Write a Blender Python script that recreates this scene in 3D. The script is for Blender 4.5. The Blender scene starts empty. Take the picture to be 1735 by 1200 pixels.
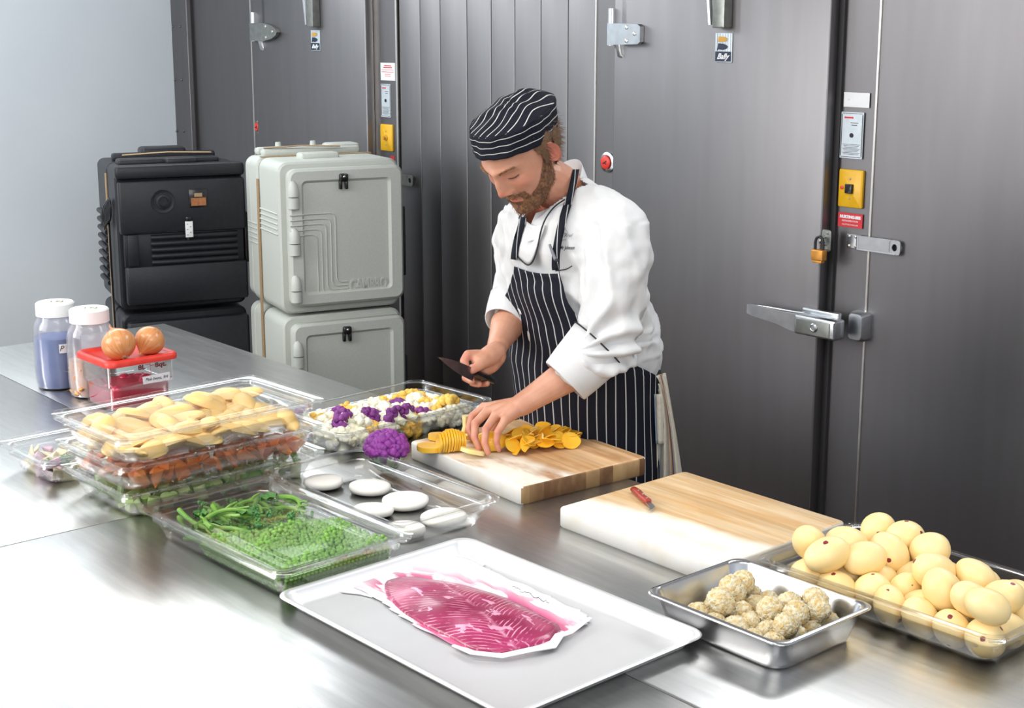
import bpy, bmesh, math, random
import numpy as np
from mathutils import Vector, Matrix, Euler

SC = bpy.context.scene
COL = SC.collection

# ------------------------------------------------------------------ camera
CAMZ, PITCH, FPX, CYO = 1.963, math.radians(11.737), 2446.1, -50.36
cam_d = bpy.data.cameras.new('camera')
cam = bpy.data.objects.new('camera', cam_d)
COL.objects.link(cam)
cam.location = (0, 0, CAMZ)
cam.rotation_euler = (math.pi / 2 - PITCH, 0, 0)
cam_d.sensor_fit = 'HORIZONTAL'
cam_d.sensor_width = 36.0
cam_d.lens = FPX / 1735 * 36.0
cam_d.shift_y = CYO / 1735
cam_d.clip_end = 60
SC.camera = cam

# ------------------------------------------------------------------ world, lights, exposure
SC.view_settings.view_transform = 'Standard'
SC.view_settings.look = 'None'
SC.view_settings.exposure = 0.0
SC.view_settings.gamma = 1.0
SC.view_settings.use_curve_mapping = False
SC.cycles.transparent_max_bounces = 64
SC.cycles.max_bounces = 10
SC.cycles.glossy_bounces = 6
SC.cycles.caustics_reflective = False
SC.cycles.caustics_refractive = False
w = bpy.data.worlds.new('room_light')
SC.world = w
w.use_nodes = True
wn = w.node_tree.nodes
wb = wn['Background']
wb.inputs[0].default_value = (0.80, 0.88, 1.0, 1)
wb.inputs[1].default_value = 0.75


def area_light(name, loc, target, size, sizey, power, color=(1, 1, 1)):
    l = bpy.data.lights.new(name, 'AREA')
    l.shape = 'RECTANGLE'
    l.size, l.size_y, l.energy, l.color = size, sizey, power, color
    o = bpy.data.objects.new(name, l)
    COL.objects.link(o)
    o.location = loc
    o.rotation_euler = (Vector(target) - Vector(loc)).to_track_quat('-Z', 'Y').to_euler()
    return o


# tall window daylight from the left, in front of the tables
area_light('window_light', (-3.9, 2.2, 2.5), (0.2, 3.4, 1.2), 2.6, 2.0, 138, (1.0, 0.99, 0.97))
# added front fill from behind the camera, brightens pan sides and near faces
area_light('front_fill_light', (0.8, -1.6, 2.7), (-0.1, 3.2, 1.0), 3.2, 1.8, 88, (1.0, 0.985, 0.96))
# overhead lights; the right, left and rear ones are added for brightness
area_light('right_fill_light', (2.0, 4.0, 3.3), (0.9, 2.6, 0.9), 2.2, 0.6, 55, (0.95, 0.98, 1.0))  # added lamp, brightens the worktop at the lower right
area_light('left_wall_fill_light', (-3.3, 4.9, 3.3), (-3.0, 6.6, 1.9), 2.0, 0.6, 56, (0.86, 0.95, 1.0))  # added lamp aimed at the white wall to lift its tone
area_light('ceiling_light_strip', (-0.8, 2.2, 3.35), (-0.6, 2.9, 0.9), 2.4, 0.8, 60, (1, 0.98, 0.95))
area_light('rear_glare_light', (-2.0, 6.3, 2.85), (-0.9, 3.0, 0.9), 2.4, 0.8, 36, (0.93, 0.97, 1.0))  # added low lamp, placed so the near left worktop mirrors it

TZ = 0.9                                    # worktop height
TA = math.radians(-49.9)                    # the tables' long direction
U = Vector((math.cos(TA), math.sin(TA), 0))
V = Vector((-math.sin(TA), math.cos(TA), 0))
CORNER = Vector((-1.263, 5.132, 0))         # far left corner of the tables
RX = random.Random(7)


def ray(px, py):
    c, s = math.cos(PITCH), math.sin(PITCH)
    dx, u = (px - 867.5) / FPX, -(py - 600 - CYO) / FPX
    return Vector((dx, c + u * s, u * c - s))


def atz(px, py, z=TZ):
    r = ray(px, py)
    return Vector((0, 0, CAMZ)) + r * ((z - CAMZ) / r.z)


def aty(px, py, y):
    r = ray(px, py)
    return Vector((0, 0, CAMZ)) + r * (y / r.y)


def atplane(px, py, p0, n):
    r = ray(px, py)
    o = Vector((0, 0, CAMZ))
    return o + r * ((p0 - o).dot(n) / r.dot(n))


# ------------------------------------------------------------------ object helpers
def tag(o, label=None, cat=None, group=None, kind=None):
    if label: o['label'] = label
    if cat: o['category'] = cat
    if group: o['group'] = group
    if kind: o['kind'] = kind
    return o


def empty(name, loc=(0, 0, 0), rz=0.0, label=None, cat=None, group=None):
    o = bpy.data.objects.new(name, None)
    COL.objects.link(o)
    o.location = loc
    o.rotation_euler = (0, 0, rz)
    o.empty_display_size = 0.05
    return tag(o, label, cat, group)


class MB:
    """collects shapes; build() links them as one mesh object"""
    def __init__(s):
        s.v, s.f, s.m = [], [], []

    def add(s, vs, fs, mi=0, mat=None):
        b = len(s.v)
        s.v += [tuple(mat @ Vector(p)) for p in vs] if mat is not None else [tuple(p) for p in vs]
        s.f += [tuple(i + b for i in f) for f in fs]
        s.m += [mi] * len(fs)
        return s

    def box(s, c, d, mi=0, mat=None, bev=0.0):
        if bev > 0:
            x, y, z = d[0] / 2, d[1] / 2, d[2] / 2
            b = min(bev, x * .99, y * .99, z * .99)
            rings = [(x - b, y - b, b * .3, -z), (x - b * .3, y - b * .3, b * .7, -z + b * .3), (x, y, b, -z + b),
                     (x, y, b, z - b), (x - b * .3, y - b * .3, b * .7, z - b * .3), (x - b, y - b, b * .3, z)]
            m = Matrix.Translation(c)
            return s.rr(rings, mi=mi, mat=(mat @ m) if mat is not None else m, n=3)
        x, y, z = d[0] / 2, d[1] / 2, d[2] / 2
        vs = [(c[0] + i * x, c[1] + j * y, c[2] + k * z) for i in (-1, 1) for j in (-1, 1) for k in (-1, 1)]
        fs = [(0, 1, 3, 2), (4, 6, 7, 5), (0, 4, 5, 1), (2, 3, 7, 6), (0, 2, 6, 4), (1, 5, 7, 3)]
        return s.add(vs, fs, mi, mat)

    def rr(s, rings, mi=0, mat=None, n=5, cap0=True, cap1=True):
        """rounded rectangle rings (half_l, half_w, radius, z) lofted"""
        vs, fs = [], []
        N = 4 * (n + 1)
        for hl, hw, r, z in rings:
            r = max(1e-5, min(r, hl * .999, hw * .999))
            for k, (sx, sy) in enumerate(((1, 1), (-1, 1), (-1, -1), (1, -1))):
                for j in range(n + 1):
                    a = math.pi / 2 * (k + j / n)
                    vs.append((sx * (hl - r) + r * math.cos(a), sy * (hw - r) + r * math.sin(a), z))
        for i in range(len(rings) - 1):
            for j in range(N):
                a, b = i * N + j, i * N + (j + 1) % N
                fs.append((a, b, b + N, a + N))
        if cap0: fs.append(tuple(range(N))[::-1])
        if cap1: fs.append(tuple((len(rings) - 1) * N + j for j in range(N)))
        return s.add(vs, fs, mi, mat)

    def lathe(s, prof, mi=0, mat=None, n=32, cap=True):
        vs, fs = [], []
        for r, z in prof:
            for j in range(n):
                a = 2 * math.pi * j / n
                vs.append((r * math.cos(a), r * math.sin(a), z))
        for i in range(len(prof) - 1):
            for j in range(n):
                a, b = i * n + j, i * n + (j + 1) % n
                fs.append((a, b, b + n, a + n))
        if cap:
            fs.append(tuple(range(n))[::-1])
            fs.append(tuple((len(prof) - 1) * n + j for j in range(n)))
        return s.add(vs, fs, mi, mat)

    def tube(s, pts, rad, mi=0, n=8, mat=None, cap=True, flat=1.0, up=None):
        """tube along points, rad a number or a list; flat squeezes the second axis"""
        pts = [Vector(p) for p in pts]
        R = rad if isinstance(rad, (list, tuple)) else [rad] * len(pts)
        vs, fs = [], []
        pu = Vector(up) if up is not None else None
        for i, p in enumerate(pts):
            d = (pts[min(i + 1, len(pts) - 1)] - pts[max(i - 1, 0)]).normalized()
            if pu is None:
                pu = Vector((0, 0, 1)) if abs(d.z) < .9 else Vector((1, 0, 0))
            a = d.cross(pu)
            if a.length < 1e-6: a = d.cross(Vector((.3, .5, .8)))
            a.normalize()
            b = a.cross(d).normalized()
            if up is None: pu = b
            for j in range(n):
                t = 2 * math.pi * j / n
                vs.append(p + a * (R[i] * math.cos(t)) + b * (R[i] * flat * math.sin(t)))
        for i in range(len(pts) - 1):
            for j in range(n):
                q, r = i * n + j, i * n + (j + 1) % n
                fs.append((q, q + n, r + n, r))
        if cap:
            fs.append(tuple(range(n)))
            fs.append(tuple((len(pts) - 1) * n + j for j in range(n))[::-1])
        return s.add(vs, fs, mi, mat)

    def prism(s, poly, z0, z1, mi=0, mat=None):
        n = len(poly)
        vs = [(p[0], p[1], z0) for p in poly] + [(p[0], p[1], z1) for p in poly]
        fs = [tuple(range(n))[::-1], tuple(range(n, 2 * n))] + [(i, (i + 1) % n, (i + 1) % n + n, i + n) for i in range(n)]
        return s.add(vs, fs, mi, mat)

    def blob(s, c, r, mi=0, seg=12, rings=8, noise=0.0, seed=0, mat=None):
        rr = random.Random(seed)
        ph = [(rr.uniform(-1, 1), rr.uniform(-1, 1), rr.uniform(-1, 1), rr.uniform(0, 6.28), rr.uniform(1.5, 4)) for _ in range(5)]
        r = r if isinstance(r, (tuple, list)) else (r, r, r)
        vs = [(c[0], c[1], c[2] - r[2])]
        for i in range(1, rings):
            t = math.pi * i / rings
            for j in range(seg):
                a = 2 * math.pi * j / seg
                d = (math.sin(t) * math.cos(a), math.sin(t) * math.sin(a), -math.cos(t))
                k = 1 + noise * sum(math.sin(f * (d[0] * x + d[1] * y + d[2] * z) + p) for x, y, z, p, f in ph) / 2.2
                vs.append((c[0] + r[0] * d[0] * k, c[1] + r[1] * d[1] * k, c[2] + r[2] * d[2] * k))
        vs.append((c[0], c[1], c[2] + r[2]))
        fs = [(0, 1 + (j + 1) % seg, 1 + j) for j in range(seg)]
        for i in range(rings - 2):
            for j in range(seg):
                a, b = 1 + i * seg + j, 1 + i * seg + (j + 1) % seg
                fs.append((a, b, b + seg, a + seg))
        L = len(vs) - 1
        fs += [(L, L - seg + j, L - seg + (j + 1) % seg) for j in range(seg)]
        return s.add(vs, fs, mi, mat)

    def mesh(s, name, mats, smooth=True, angle=40):
        me = bpy.data.meshes.new(name)
        me.from_pydata(s.v, [], s.f)
        mats = mats if isinstance(mats, (list, tuple)) else [mats]
        for m in mats: me.materials.append(m)
        me.polygons.foreach_set('material_index', s.m)
        if smooth:
            me.polygons.foreach_set('use_smooth', [True] * len(me.polygons))
            bm = bmesh.new()
            bm.from_mesh(me)
            lim = math.radians(angle)
            for e in bm.edges:
                if len(e.link_faces) == 2 and e.calc_face_angle(0) > lim: e.smooth = False
            bm.to_mesh(me)
            bm.free()
        me.update()
        return me

    def build(s, name, mats, parent=None, smooth=True, loc=None, rot=None, angle=40):
        o = bpy.data.objects.new(name, s.mesh(name, mats, smooth, angle))
        COL.objects.link(o)
        if parent is not None: o.parent = parent
        if loc is not None: o.location = loc
        if rot is not None: o.rotation_euler = rot
        return o


def copy_tree(o, parent=None):
    c = o.copy()
    COL.objects.link(c)
    c.parent = parent
    for ch in o.children: copy_tree(ch, c)
    return c


def text_mesh(txt, size, name, mat, parent=None, depth=0.0, shear=0.0, loc=(0, 0, 0), rot=(0, 0, 0), align='CENTER', sx=1.0, bold=0.0):
    """lettering as a mesh part"""
    cu = bpy.data.curves.new(name, 'FONT')
    cu.body, cu.size, cu.extrude, cu.shear = txt, size, depth, shear
    cu.align_x, cu.align_y = align, 'CENTER'
    cu.offset = bold
    cu.resolution_u = 3
    t = bpy.data.objects.new(name, cu)
    COL.objects.link(t)
    bpy.context.view_layer.update()
    me = bpy.data.meshes.new_from_object(t.evaluated_get(bpy.context.evaluated_depsgraph_get()))
    bpy.data.objects.remove(t)
    me.materials.clear()
    me.materials.append(mat)
    o = bpy.data.objects.new(name, me)
    COL.objects.link(o)
    o.parent = parent
    o.location, o.rotation_euler, o.scale = loc, rot, (sx, 1, 1)
    return o


# ------------------------------------------------------------------ materials
def nodes_of(m):
    m.use_nodes = True
    nt = m.node_tree
    return nt, nt.nodes, nt.links


def pm(name, c1, c2=None, scale=20, rough=0.5, metal=0.0, bump=0.0, bscale=None, detail=4, stretch=(1, 1, 1),
       spec=0.5, sss=0.0, ramp=(0.35, 0.65), coat=0.0, rvar=0.0, rot=(0, 0, 0), sheen=0.0):
    """principled material with two colours mixed by noise, and a noise bump"""
    m = bpy.data.materials.new(name)
    nt, N, L = nodes_of(m)
    b = N['Principled BSDF']
    b.inputs['Roughness'].default_value = rough
    b.inputs['Metallic'].default_value = metal
    b.inputs['Specular IOR Level'].default_value = spec
    b.inputs['Coat Weight'].default_value = coat
    b.inputs['Coat Roughness'].default_value = 0.08
    b.inputs['Sheen Weight'].default_value = sheen
    if sss > 0:
        b.inputs['Subsurface Weight'].default_value = sss
        b.inputs['Subsurface Scale'].default_value = 0.006
        b.inputs['Subsurface Radius'].default_value = (1.0, 0.5, 0.3)
    tc = N.new('ShaderNodeTexCoord')
    mp = N.new('ShaderNodeMapping')
    mp.inputs['Scale'].default_value = stretch
    mp.inputs['Rotation'].default_value = rot
    L.new(tc.outputs['Object'], mp.inputs[0])
    no = N.new('ShaderNodeTexNoise')
    no.inputs['Scale'].default_value = scale
    no.inputs['Detail'].default_value = detail
    L.new(mp.outputs[0], no.inputs['Vector'])
    cr = N.new('ShaderNodeValToRGB')
    c2 = c2 or tuple(x * .9 for x in c1)
    cr.color_ramp.elements[0].position, cr.color_ramp.elements[1].position = ramp
    cr.color_ramp.elements[0].color = (*c1, 1)
    cr.color_ramp.elements[1].color = (*c2, 1)
    L.new(no.outputs[0], cr.inputs[0])
    L.new(cr.outputs[0], b.inputs['Base Color'])
    if rvar:
        mr = N.new('ShaderNodeMapRange')
        mr.inputs[3].default_value, mr.inputs[4].default_value = rough - rvar, rough + rvar
        L.new(no.outputs[0], mr.inputs[0])
        L.new(mr.outputs[0], b.inputs['Roughness'])
    if bump:
        n2 = N.new('ShaderNodeTexNoise')
        n2.inputs['Scale'].default_value = bscale or scale
        n2.inputs['Detail'].default_value = detail
        L.new(mp.outputs[0], n2.inputs['Vector'])
        bp = N.new('ShaderNodeBump')
        bp.inputs['Strength'].default_value = bump
        bp.inputs['Distance'].default_value = 0.01
        L.new(n2.outputs[0], bp.inputs['Height'])
        L.new(bp.outputs[0], b.inputs['Normal'])
    return m


def clear_plastic(name, tint=(0.982, 0.984, 0.98), rough=0.05, body=0.003, fac=0.45, haze=(0.9, 0.9, 0.9)):
    """thin clear polycarbonate: lets light through, mirrors at grazing angles"""
    m = bpy.data.materials.new(name)
    nt, N, L = nodes_of(m)
    N.remove(N['Principled BSDF'])
    out = N['Material Output']
    tr = N.new('ShaderNodeBsdfTransparent')
    tr.inputs[0].default_value = (*tint, 1)
    gl = N.new('ShaderNodeBsdfGlossy')
    gl.inputs['Color'].default_value = (1, 1, 1, 1)
    gl.inputs['Roughness'].default_value = rough
    lw = N.new('ShaderNodeFresnel')
    lw.inputs['IOR'].default_value = 1.42
    no = N.new('ShaderNodeTexNoise')
    no.inputs['Scale'].default_value = 14
    bp = N.new('ShaderNodeBump')
    bp.inputs['Strength'].default_value = 0.004
    L.new(no.outputs[0], bp.inputs['Height'])
    L.new(bp.outputs[0], gl.inputs['Normal'])
    mu = N.new('ShaderNodeMath')
    mu.operation = 'MULTIPLY'
    mu.inputs[1].default_value = fac
    L.new(lw.outputs[0], mu.inputs[0])
    mx = N.new('ShaderNodeMixShader')
    L.new(mu.outputs[0], mx.inputs[0])
    di = N.new('ShaderNodeBsdfDiffuse')
    di.inputs[0].default_value = (*haze, 1)
    m2 = N.new('ShaderNodeMixShader')
    m2.inputs[0].default_value = body
    L.new(tr.outputs[0], m2.inputs[1])
    L.new(di.outputs[0], m2.inputs[2])
    L.new(m2.outputs[0], mx.inputs[1])
    L.new(gl.outputs[0], mx.inputs[2])
    L.new(mx.outputs[0], out.inputs[0])
    return m


M = {}
M['table'] = pm('brushed_worktop_steel', (0.64, 0.635, 0.62), (0.53, 0.53, 0.52), 5, 0.31, 1.0, 0.008, 50, stretch=(1, 9, 1), rvar=0.06)
M['steel'] = pm('pan_steel', (0.66, 0.66, 0.66), (0.56, 0.56, 0.57), 9, 0.24, 1.0, rvar=0.06)
M['alu'] = pm('sheet_pan_aluminium', (0.87, 0.87, 0.87), (0.82, 0.82, 0.82), 5, 0.42, 0.68, rvar=0.05)
M['fridge'] = pm('brushed_cooler_steel', (0.215, 0.207, 0.212), (0.202, 0.195, 0.199), 3, 0.46, 1.0, 0.002, 40, stretch=(6, 6, .6), rvar=0.02)
M['seam'] = pm('dark_seal', (0.03, 0.028, 0.03), None, 30, 0.5)
M['bright_edge'] = pm('polished_edge', (0.75, 0.72, 0.68), None, 20, 0.3, 1.0)
M['chrome'] = pm('cast_chrome', (0.62, 0.64, 0.66), (0.52, 0.54, 0.56), 25, 0.28, 1.0)
M['dullcast'] = pm('dull_cast_zinc', (0.30, 0.31, 0.29), (0.24, 0.25, 0.23), 40, 0.4, 0.8)
M['wall'] = pm('painted_wall', (0.78, 0.84, 0.88), (0.76, 0.82, 0.865), 3, 0.75, 0.0, 0.02, 90)
M['floor'] = pm('quarry_tile_floor', (0.16, 0.085, 0.045), (0.11, 0.06, 0.035), 8, 0.5, 0.0, 0.05)
M['ceiling'] = pm('ceiling_paint', (0.72, 0.73, 0.75), None, 4, 0.8)
M['clear'] = clear_plastic('clear_polycarbonate')
M['lid'] = clear_plastic('clear_lid_polycarbonate', (0.988, 0.990, 0.986), 0.035, 0.005, 0.24)
M['black'] = pm('black_plastic', (0.010, 0.011, 0.014), (0.014, 0.015, 0.019), 60, 0.42, 0.0, 0.06, 500, spec=.35)
M['blackgloss'] = pm('black_nylon_latch', (0.01, 0.01, 0.011), None, 60, 0.2)
M['grey'] = pm('speckled_grey_polyethylene', (0.50, 0.53, 0.48), (0.55, 0.57, 0.52), 350, 0.5, 0.0, 0.04, 500, ramp=(.42, .58))
M['strap'] = pm('tan_webbing', (0.38, 0.26, 0.14), (0.30, 0.2, 0.11), 200, 0.8)
M['yellow'] = pm('yellow_plate_enamel', (0.80, 0.46, 0.015), (0.74, 0.40, 0.012), 30, 0.4)
M['red'] = pm('red_plastic', (0.75, 0.05, 0.03), (0.68, 0.035, 0.025), 30, 0.35)
M['white'] = pm('white_label', (0.80, 0.80, 0.80), (0.76, 0.77, 0.78), 40, 0.5)
M['silverlabel'] = pm('silver_label', (0.62, 0.68, 0.72), (0.56, 0.62, 0.66), 60, 0.4, 0.3)
M['ink'] = pm('black_ink', (0.015, 0.015, 0.02), None, 60, 0.6)
M['redink'] = pm('red_ink', (0.65, 0.03, 0.04), None, 60, 0.6)
M['orange'] = pm('logo_ochre', (0.62, 0.33, 0.04), None, 60, 0.5)
M['navy'] = pm('logo_navy', (0.01, 0.02, 0.05), None, 60, 0.4)

# ------------------------------------------------------------------ the room
WP = atz(1400, 540, 1.05)                     # a point on the cooler's face
WN = -V                                       # its outward normal


def wall_pt(px, py):                          # a pixel on the cooler's face -> (s along the wall, z)
    p = atplane(px, py, WP, V)
    return (p - WP).dot(U), p.z


WEMP = Matrix(((U.x, -V.x, 0, WP.x), (U.y, -V.y, 0, WP.y), (0, 0, 1, 0), (0, 0, 0, 1)))
# local frame of the face: x along the wall (to the right), y out of the wall, z up
# (right-handed would be x, y = -V; x cross y = -z so flip when building)


def wm(s, z, out=0.0):
    return WP + U * s - V * out + Vector((0, 0, z - WP.z))


def wempty(name, s, z, label, cat, group=None):
    """an Empty on the cooler face: local x along the wall, local y up, local z out of the wall"""
    o = empty(name, wm(s, z), 0, label, cat, group)
    o.rotation_euler = (math.pi / 2, 0, TA)
    return o


def struct(mb, name, mat, **k):
    o = mb.build(name, mat, None, **k)
    o['kind'] = 'structure'
    return o


s_left, _ = wall_pt(326, 200)
s_r = 2.6
flo = MB()
flo.box((0, 5, -0.05), (16, 16, 0.1))
struct(flo, 'floor', M['floor'], smooth=False)
cei = MB()
cei.box((0, 6.2, 3.45), (16, 9.5, 0.1))
struct(cei, 'ceiling', M['ceiling'], smooth=False)


def wall_box(mb, s0, s1, z0, z1, d0, d1, mi=0, bev=0.0):
    """box on the wall: s range, z range, depth out of the wall d0..d1"""
    m = Matrix.Translation(wm((s0 + s1) / 2, (z0 + z1) / 2, (d0 + d1) / 2)) @ Matrix.Rotation(TA, 4, 'Z')
    return mb.box((0, 0, 0), (abs(s1 - s0), abs(d1 - d0), abs(z1 - z0)), mi, m, bev)


# seam positions measured along the face
def ss(px, py=200): return wall_pt(px, py)[0]


z_top = 2.32
# cooler face panels (fixed)
fix = MB()
wall_box(fix, s_left, ss(431, 150) - 0.002, 0, z_top, -0.1, 0)
wall_box(fix, ss(431, 150), ss(449, 150), 0, z_top, -0.1, 0.004)
wall_box(fix, ss(449, 150), ss(641, 150), 0, z_top, -0.1, -0.03)
wall_box(fix, ss(641, 150), ss(675, 150), 0, z_top, -0.1, 0.004)
xs = [677, 712, 746, 791, 832, 872, 916, 962]
for a, b in zip(xs[:-1], xs[1:]):
    wall_box(fix, ss(a, 100) + .0015, ss(b, 100) - .0015, 0, z_top, -0.1, 0, bev=0.003)
wall_box(fix, ss(962, 100) + .0015, ss(1010, 150) - .002, 0, z_top, -0.1, 0, bev=0.003)
wall_box(fix, ss(1012, 150), ss(1054, 150), 0, z_top, -0.1, 0.004)
wall_box(fix, ss(1054, 150), ss(1423, 150), 0, z_top, -0.1, -0.03)
wall_box(fix, ss(1423, 150) + 0.004, ss(1487, 150), 0, z_top, -0.1, 0.0)
wall_box(fix, ss(1489.5, 150), s_r, 0, z_top, -0.1, 0.004)
struct(fix, 'wall_back', M['fridge'])
# the white wall behind and above the cooler
rw = MB()
wall_box(rw, s_left - 1.5, s_r + 2.0, 0, 3.4, -1.6, -1.5)
struct(rw, 'wall_rear', M['wall'], smooth=False)
ct_ = MB()
wall_box(ct_, s_left, s_r, z_top, z_top + .02, -1.5, -.1)
struct(ct_, 'trim_9', M['fridge'], smooth=False)
# bright caulk lines and edge trims
for k, (a, b, d, mk) in enumerate([(429.3, 431, .006, 'bright_edge'), (673.5, 676, .008, 'bright_edge'), (1009.6, 1012, .008, 'bright_edge'),
                                   (1487, 1490.2, .009, 'bright_edge')]):
    t = MB()
    wall_box(t, ss(a, 150), ss(b, 150), 0, z_top, -.02, d)
    struct(t, 'trim_%d' % (k + 1), M[mk], smooth=False)
# riveted corner strip at the cooler's left end
t = MB()
wall_box(t, ss(300, 0) - .01, ss(322, 0) + 0.02, 0, z_top, -.1, 0.035, bev=.003)
for pz in (45, 135, 222, 305):
    for px in (302, 314):
        s_, z_ = wall_pt(px + pz * .035, pz)
        t.blob(wm(s_, z_, .036), .006, seg=8, rings=5)
struct(t, 'trim_5', M['fridge'])
t = MB()
wall_box(t, ss(324, 0) - .004, ss(324, 0) + 0.012, 0, z_top, -.02, 0.012)
struct(t, 'trim_6', M['seam'], smooth=False)
# white painted wall that runs forward from the cooler's left end
lw = MB()
p0 = wm(ss(300, 0) - .01, 0, 0)
m = Matrix.Translation(p0 + U * -.05 + V * -3.0 + Vector((0, 0, 1.7 - WP.z * 0))) @ Matrix.Rotation(TA, 4, 'Z')
m.translation.z = 1.7
lw.box((0, 0, 0), (0.1, 6.6, 3.4), 0, m)
struct(lw, 'wall_left', M['wall'], smooth=False)


# doors: a leaf standing proud of the face, with a dark gasket round it
def cooler_door(n, a, b):
    g = MB()
    wall_box(g, a - .004, b + .012, 0.02, 2.26, -.03, 0.012)
    l = MB()
    wall_box(l, a + .003, b - .006, 0.04, 2.24, 0.012, 0.055, bev=.006)
    d = empty('door_%d' % n, wm((a + b) / 2, 0, 0))
    d['kind'] = 'structure'
    return d, g, l


dr, g, l = cooler_door(1, ss(1057, 150), ss(1424, 150))
inv = Matrix.Translation(-dr.location)
for nm, mb, mt in (('gasket', g, 'seam'), ('leaf', l, 'fridge')):
    mb.v = [tuple(inv @ Vector(p)) for p in mb.v]
    mb.build(nm, M[mt], dr)
dl, g, l = cooler_door(2, ss(450.5, 150), ss(640, 150))
inv = Matrix.Translation(-dl.location)
for nm, mb, mt in (('gasket', g, 'bright_edge'), ('leaf', l, 'fridge')):
    mb.v = [tuple(inv @ Vector(p)) for p in mb.v]
    mb.build(nm, M[mt], dl)


def wp(px, py, out=0.0):
    p = atplane(px, py, WP - V * out, V)
    return (p - WP).dot(U), p.z


def span(px0, py0, px1, py1, out=0.0):
    a, b = wp(px0, py0, out), wp(px1, py1, out)
    return (a[0] + b[0]) / 2, (a[1] + b[1]) / 2, abs(b[0] - a[0]), abs(b[1] - a[1])


# --- hinges
def hinge(name, px0, py0, px1, py1, label, rounded):
    s, z, w_, h_ = span(px0, py0, px1, py1, .06)
    e = wempty(name, s, z, label, None, None)
    e.parent = dl if rounded else dr
    e.location = Vector(e.location) - e.parent.location
    b = MB()
    if rounded:
        poly = [(-w_ / 2, -h_ / 2), (0, -h_ / 2), (w_ * .28, -h_ * .38), (w_ * .45, -h_ * .18), (w_ / 2, 0), (w_ * .45, h_ * .18), (w_ * .28, h_ * .38), (0, h_ / 2), (-w_ / 2, h_ / 2)]
    else:
        c = .012
        poly = [(-w_ / 2, -h_ / 2), (w_ / 2 - c, -h_ / 2 + .004), (w_ / 2, -h_ / 2 + .012), (w_ / 2, h_ / 2 - .012), (w_ / 2 - c, h_ / 2 - .004), (-w_ / 2, h_ / 2)]
    b.prism(poly, .056, .075)
    b.build('hinge_plate', M['dullcast' if rounded else 'chrome'], e, angle=25)
    k = MB()
    k.tube([(-w_ / 2 + .004, -h_ / 2 - .002, .055), (-w_ / 2 + .004, h_ / 2 + .05, .055)], .016, n=14)
    k.build('knuckle', M['chrome'], e)
    st = MB()
    st.box((-w_ * .10, h_ * .5 + .06, .03), (.035, .16, .05), bev=.006)
    st.tube([(-w_ * .2, -h_ / 2 + .01, .05), (-w_ * .2, -h_ / 2 - .03, .045), (-w_ * .02, -h_ / 2 - .06, .02)], [.024, .02, .012], n=10)
    st.build('bracket', M['chrome'], e)
    for q in ((.1, .3), (.1, -.3), (.34, .02)):
        c = MB()
        c.lathe([(.007, 0), (.007, .002), (.004, .004), (.0005, .004)], mat=Matrix.Translation((w_ * q[0], h_ * q[1], .075)), n=12)
        c.build('screw', M['bright_edge'], e)
    return e


hinge('door_hinge', 1034, 39, 1089, 77, 'bright squared chrome hinge on the right cooler door', False)
hinge('door_hinge', 427, 39, 474, 70, 'dull rounded grey hinge on the left cooler door', True)


def gbox(px0, py0, px1, py1, d0, d1, mb, mi=0, bev=0.0, out=None):
    a = wp(px0, py0, d1 if out is None else out)
    b = wp(px1, py1, d1 if out is None else out)
    return wall_box(mb, min(a[0], b[0]), max(a[0], b[0]), min(a[1], b[1]), max(a[1], b[1]), d0, d1, mi, bev)


# --- door closers (only the lower end shows)
for px, lab in ((1218, 'grey steel door closer at the top of the right cooler door'), (529, 'grey steel door closer at the top of the left cooler door')):
    s, z, _, _ = span(px, 40, px, 44, .07)
    k = 1.0
    e = wempty('door_closer', s, z, lab, 'door closer')
    b = MB()
    b.box((.018, .13, .075), (.052, .28, .04), bev=.004)
    b.build('housing', M['dullcast'], e)
    b = MB()
    b.tube([(-.028, 0, .08), (-.05, .27, .09)], .010, n=8)
    b.tube([(-.042, 0, .07), (-.045, .27, .07)], .006, n=8)
    b.build('arm', M['chrome'], e)

# --- round red release buttons
for (x, y, r, lab) in ((1029, 275, .028, 'round red release button in a chrome ring, beside the right cooler door'),
                       (438, 215, .024, 'round red release button in a chrome ring, beside the left cooler door')):
    s, z = wp(x, y, .01)
    e = wempty('release_button', s, z, lab, 'button', None)
    b = MB()
    b.lathe([(r * 1.35, .004), (r * 1.3, .012), (r * 1.0, .016), (r * .95, .012), (.001, .012)], n=28)
    b.build('ring', M['chrome'], e)
    b = MB()
    b.lathe([(r * .9, .010), (r * .88, .02), (r * .7, .024), (.001, .024)], n=24)
    b.build('red_disc', M['red'], e)
    b = MB()
    b.box((0, 0, .0245), (.02, .004, .002), mat=Matrix.Rotation(.5, 4, 'Z'))
    b.box((.004, -.003, .0245), (.012, .003, .002), mat=Matrix.Rotation(-.3, 4, 'Z'))
    b.build('keyhole', M['ink'], e)


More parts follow.
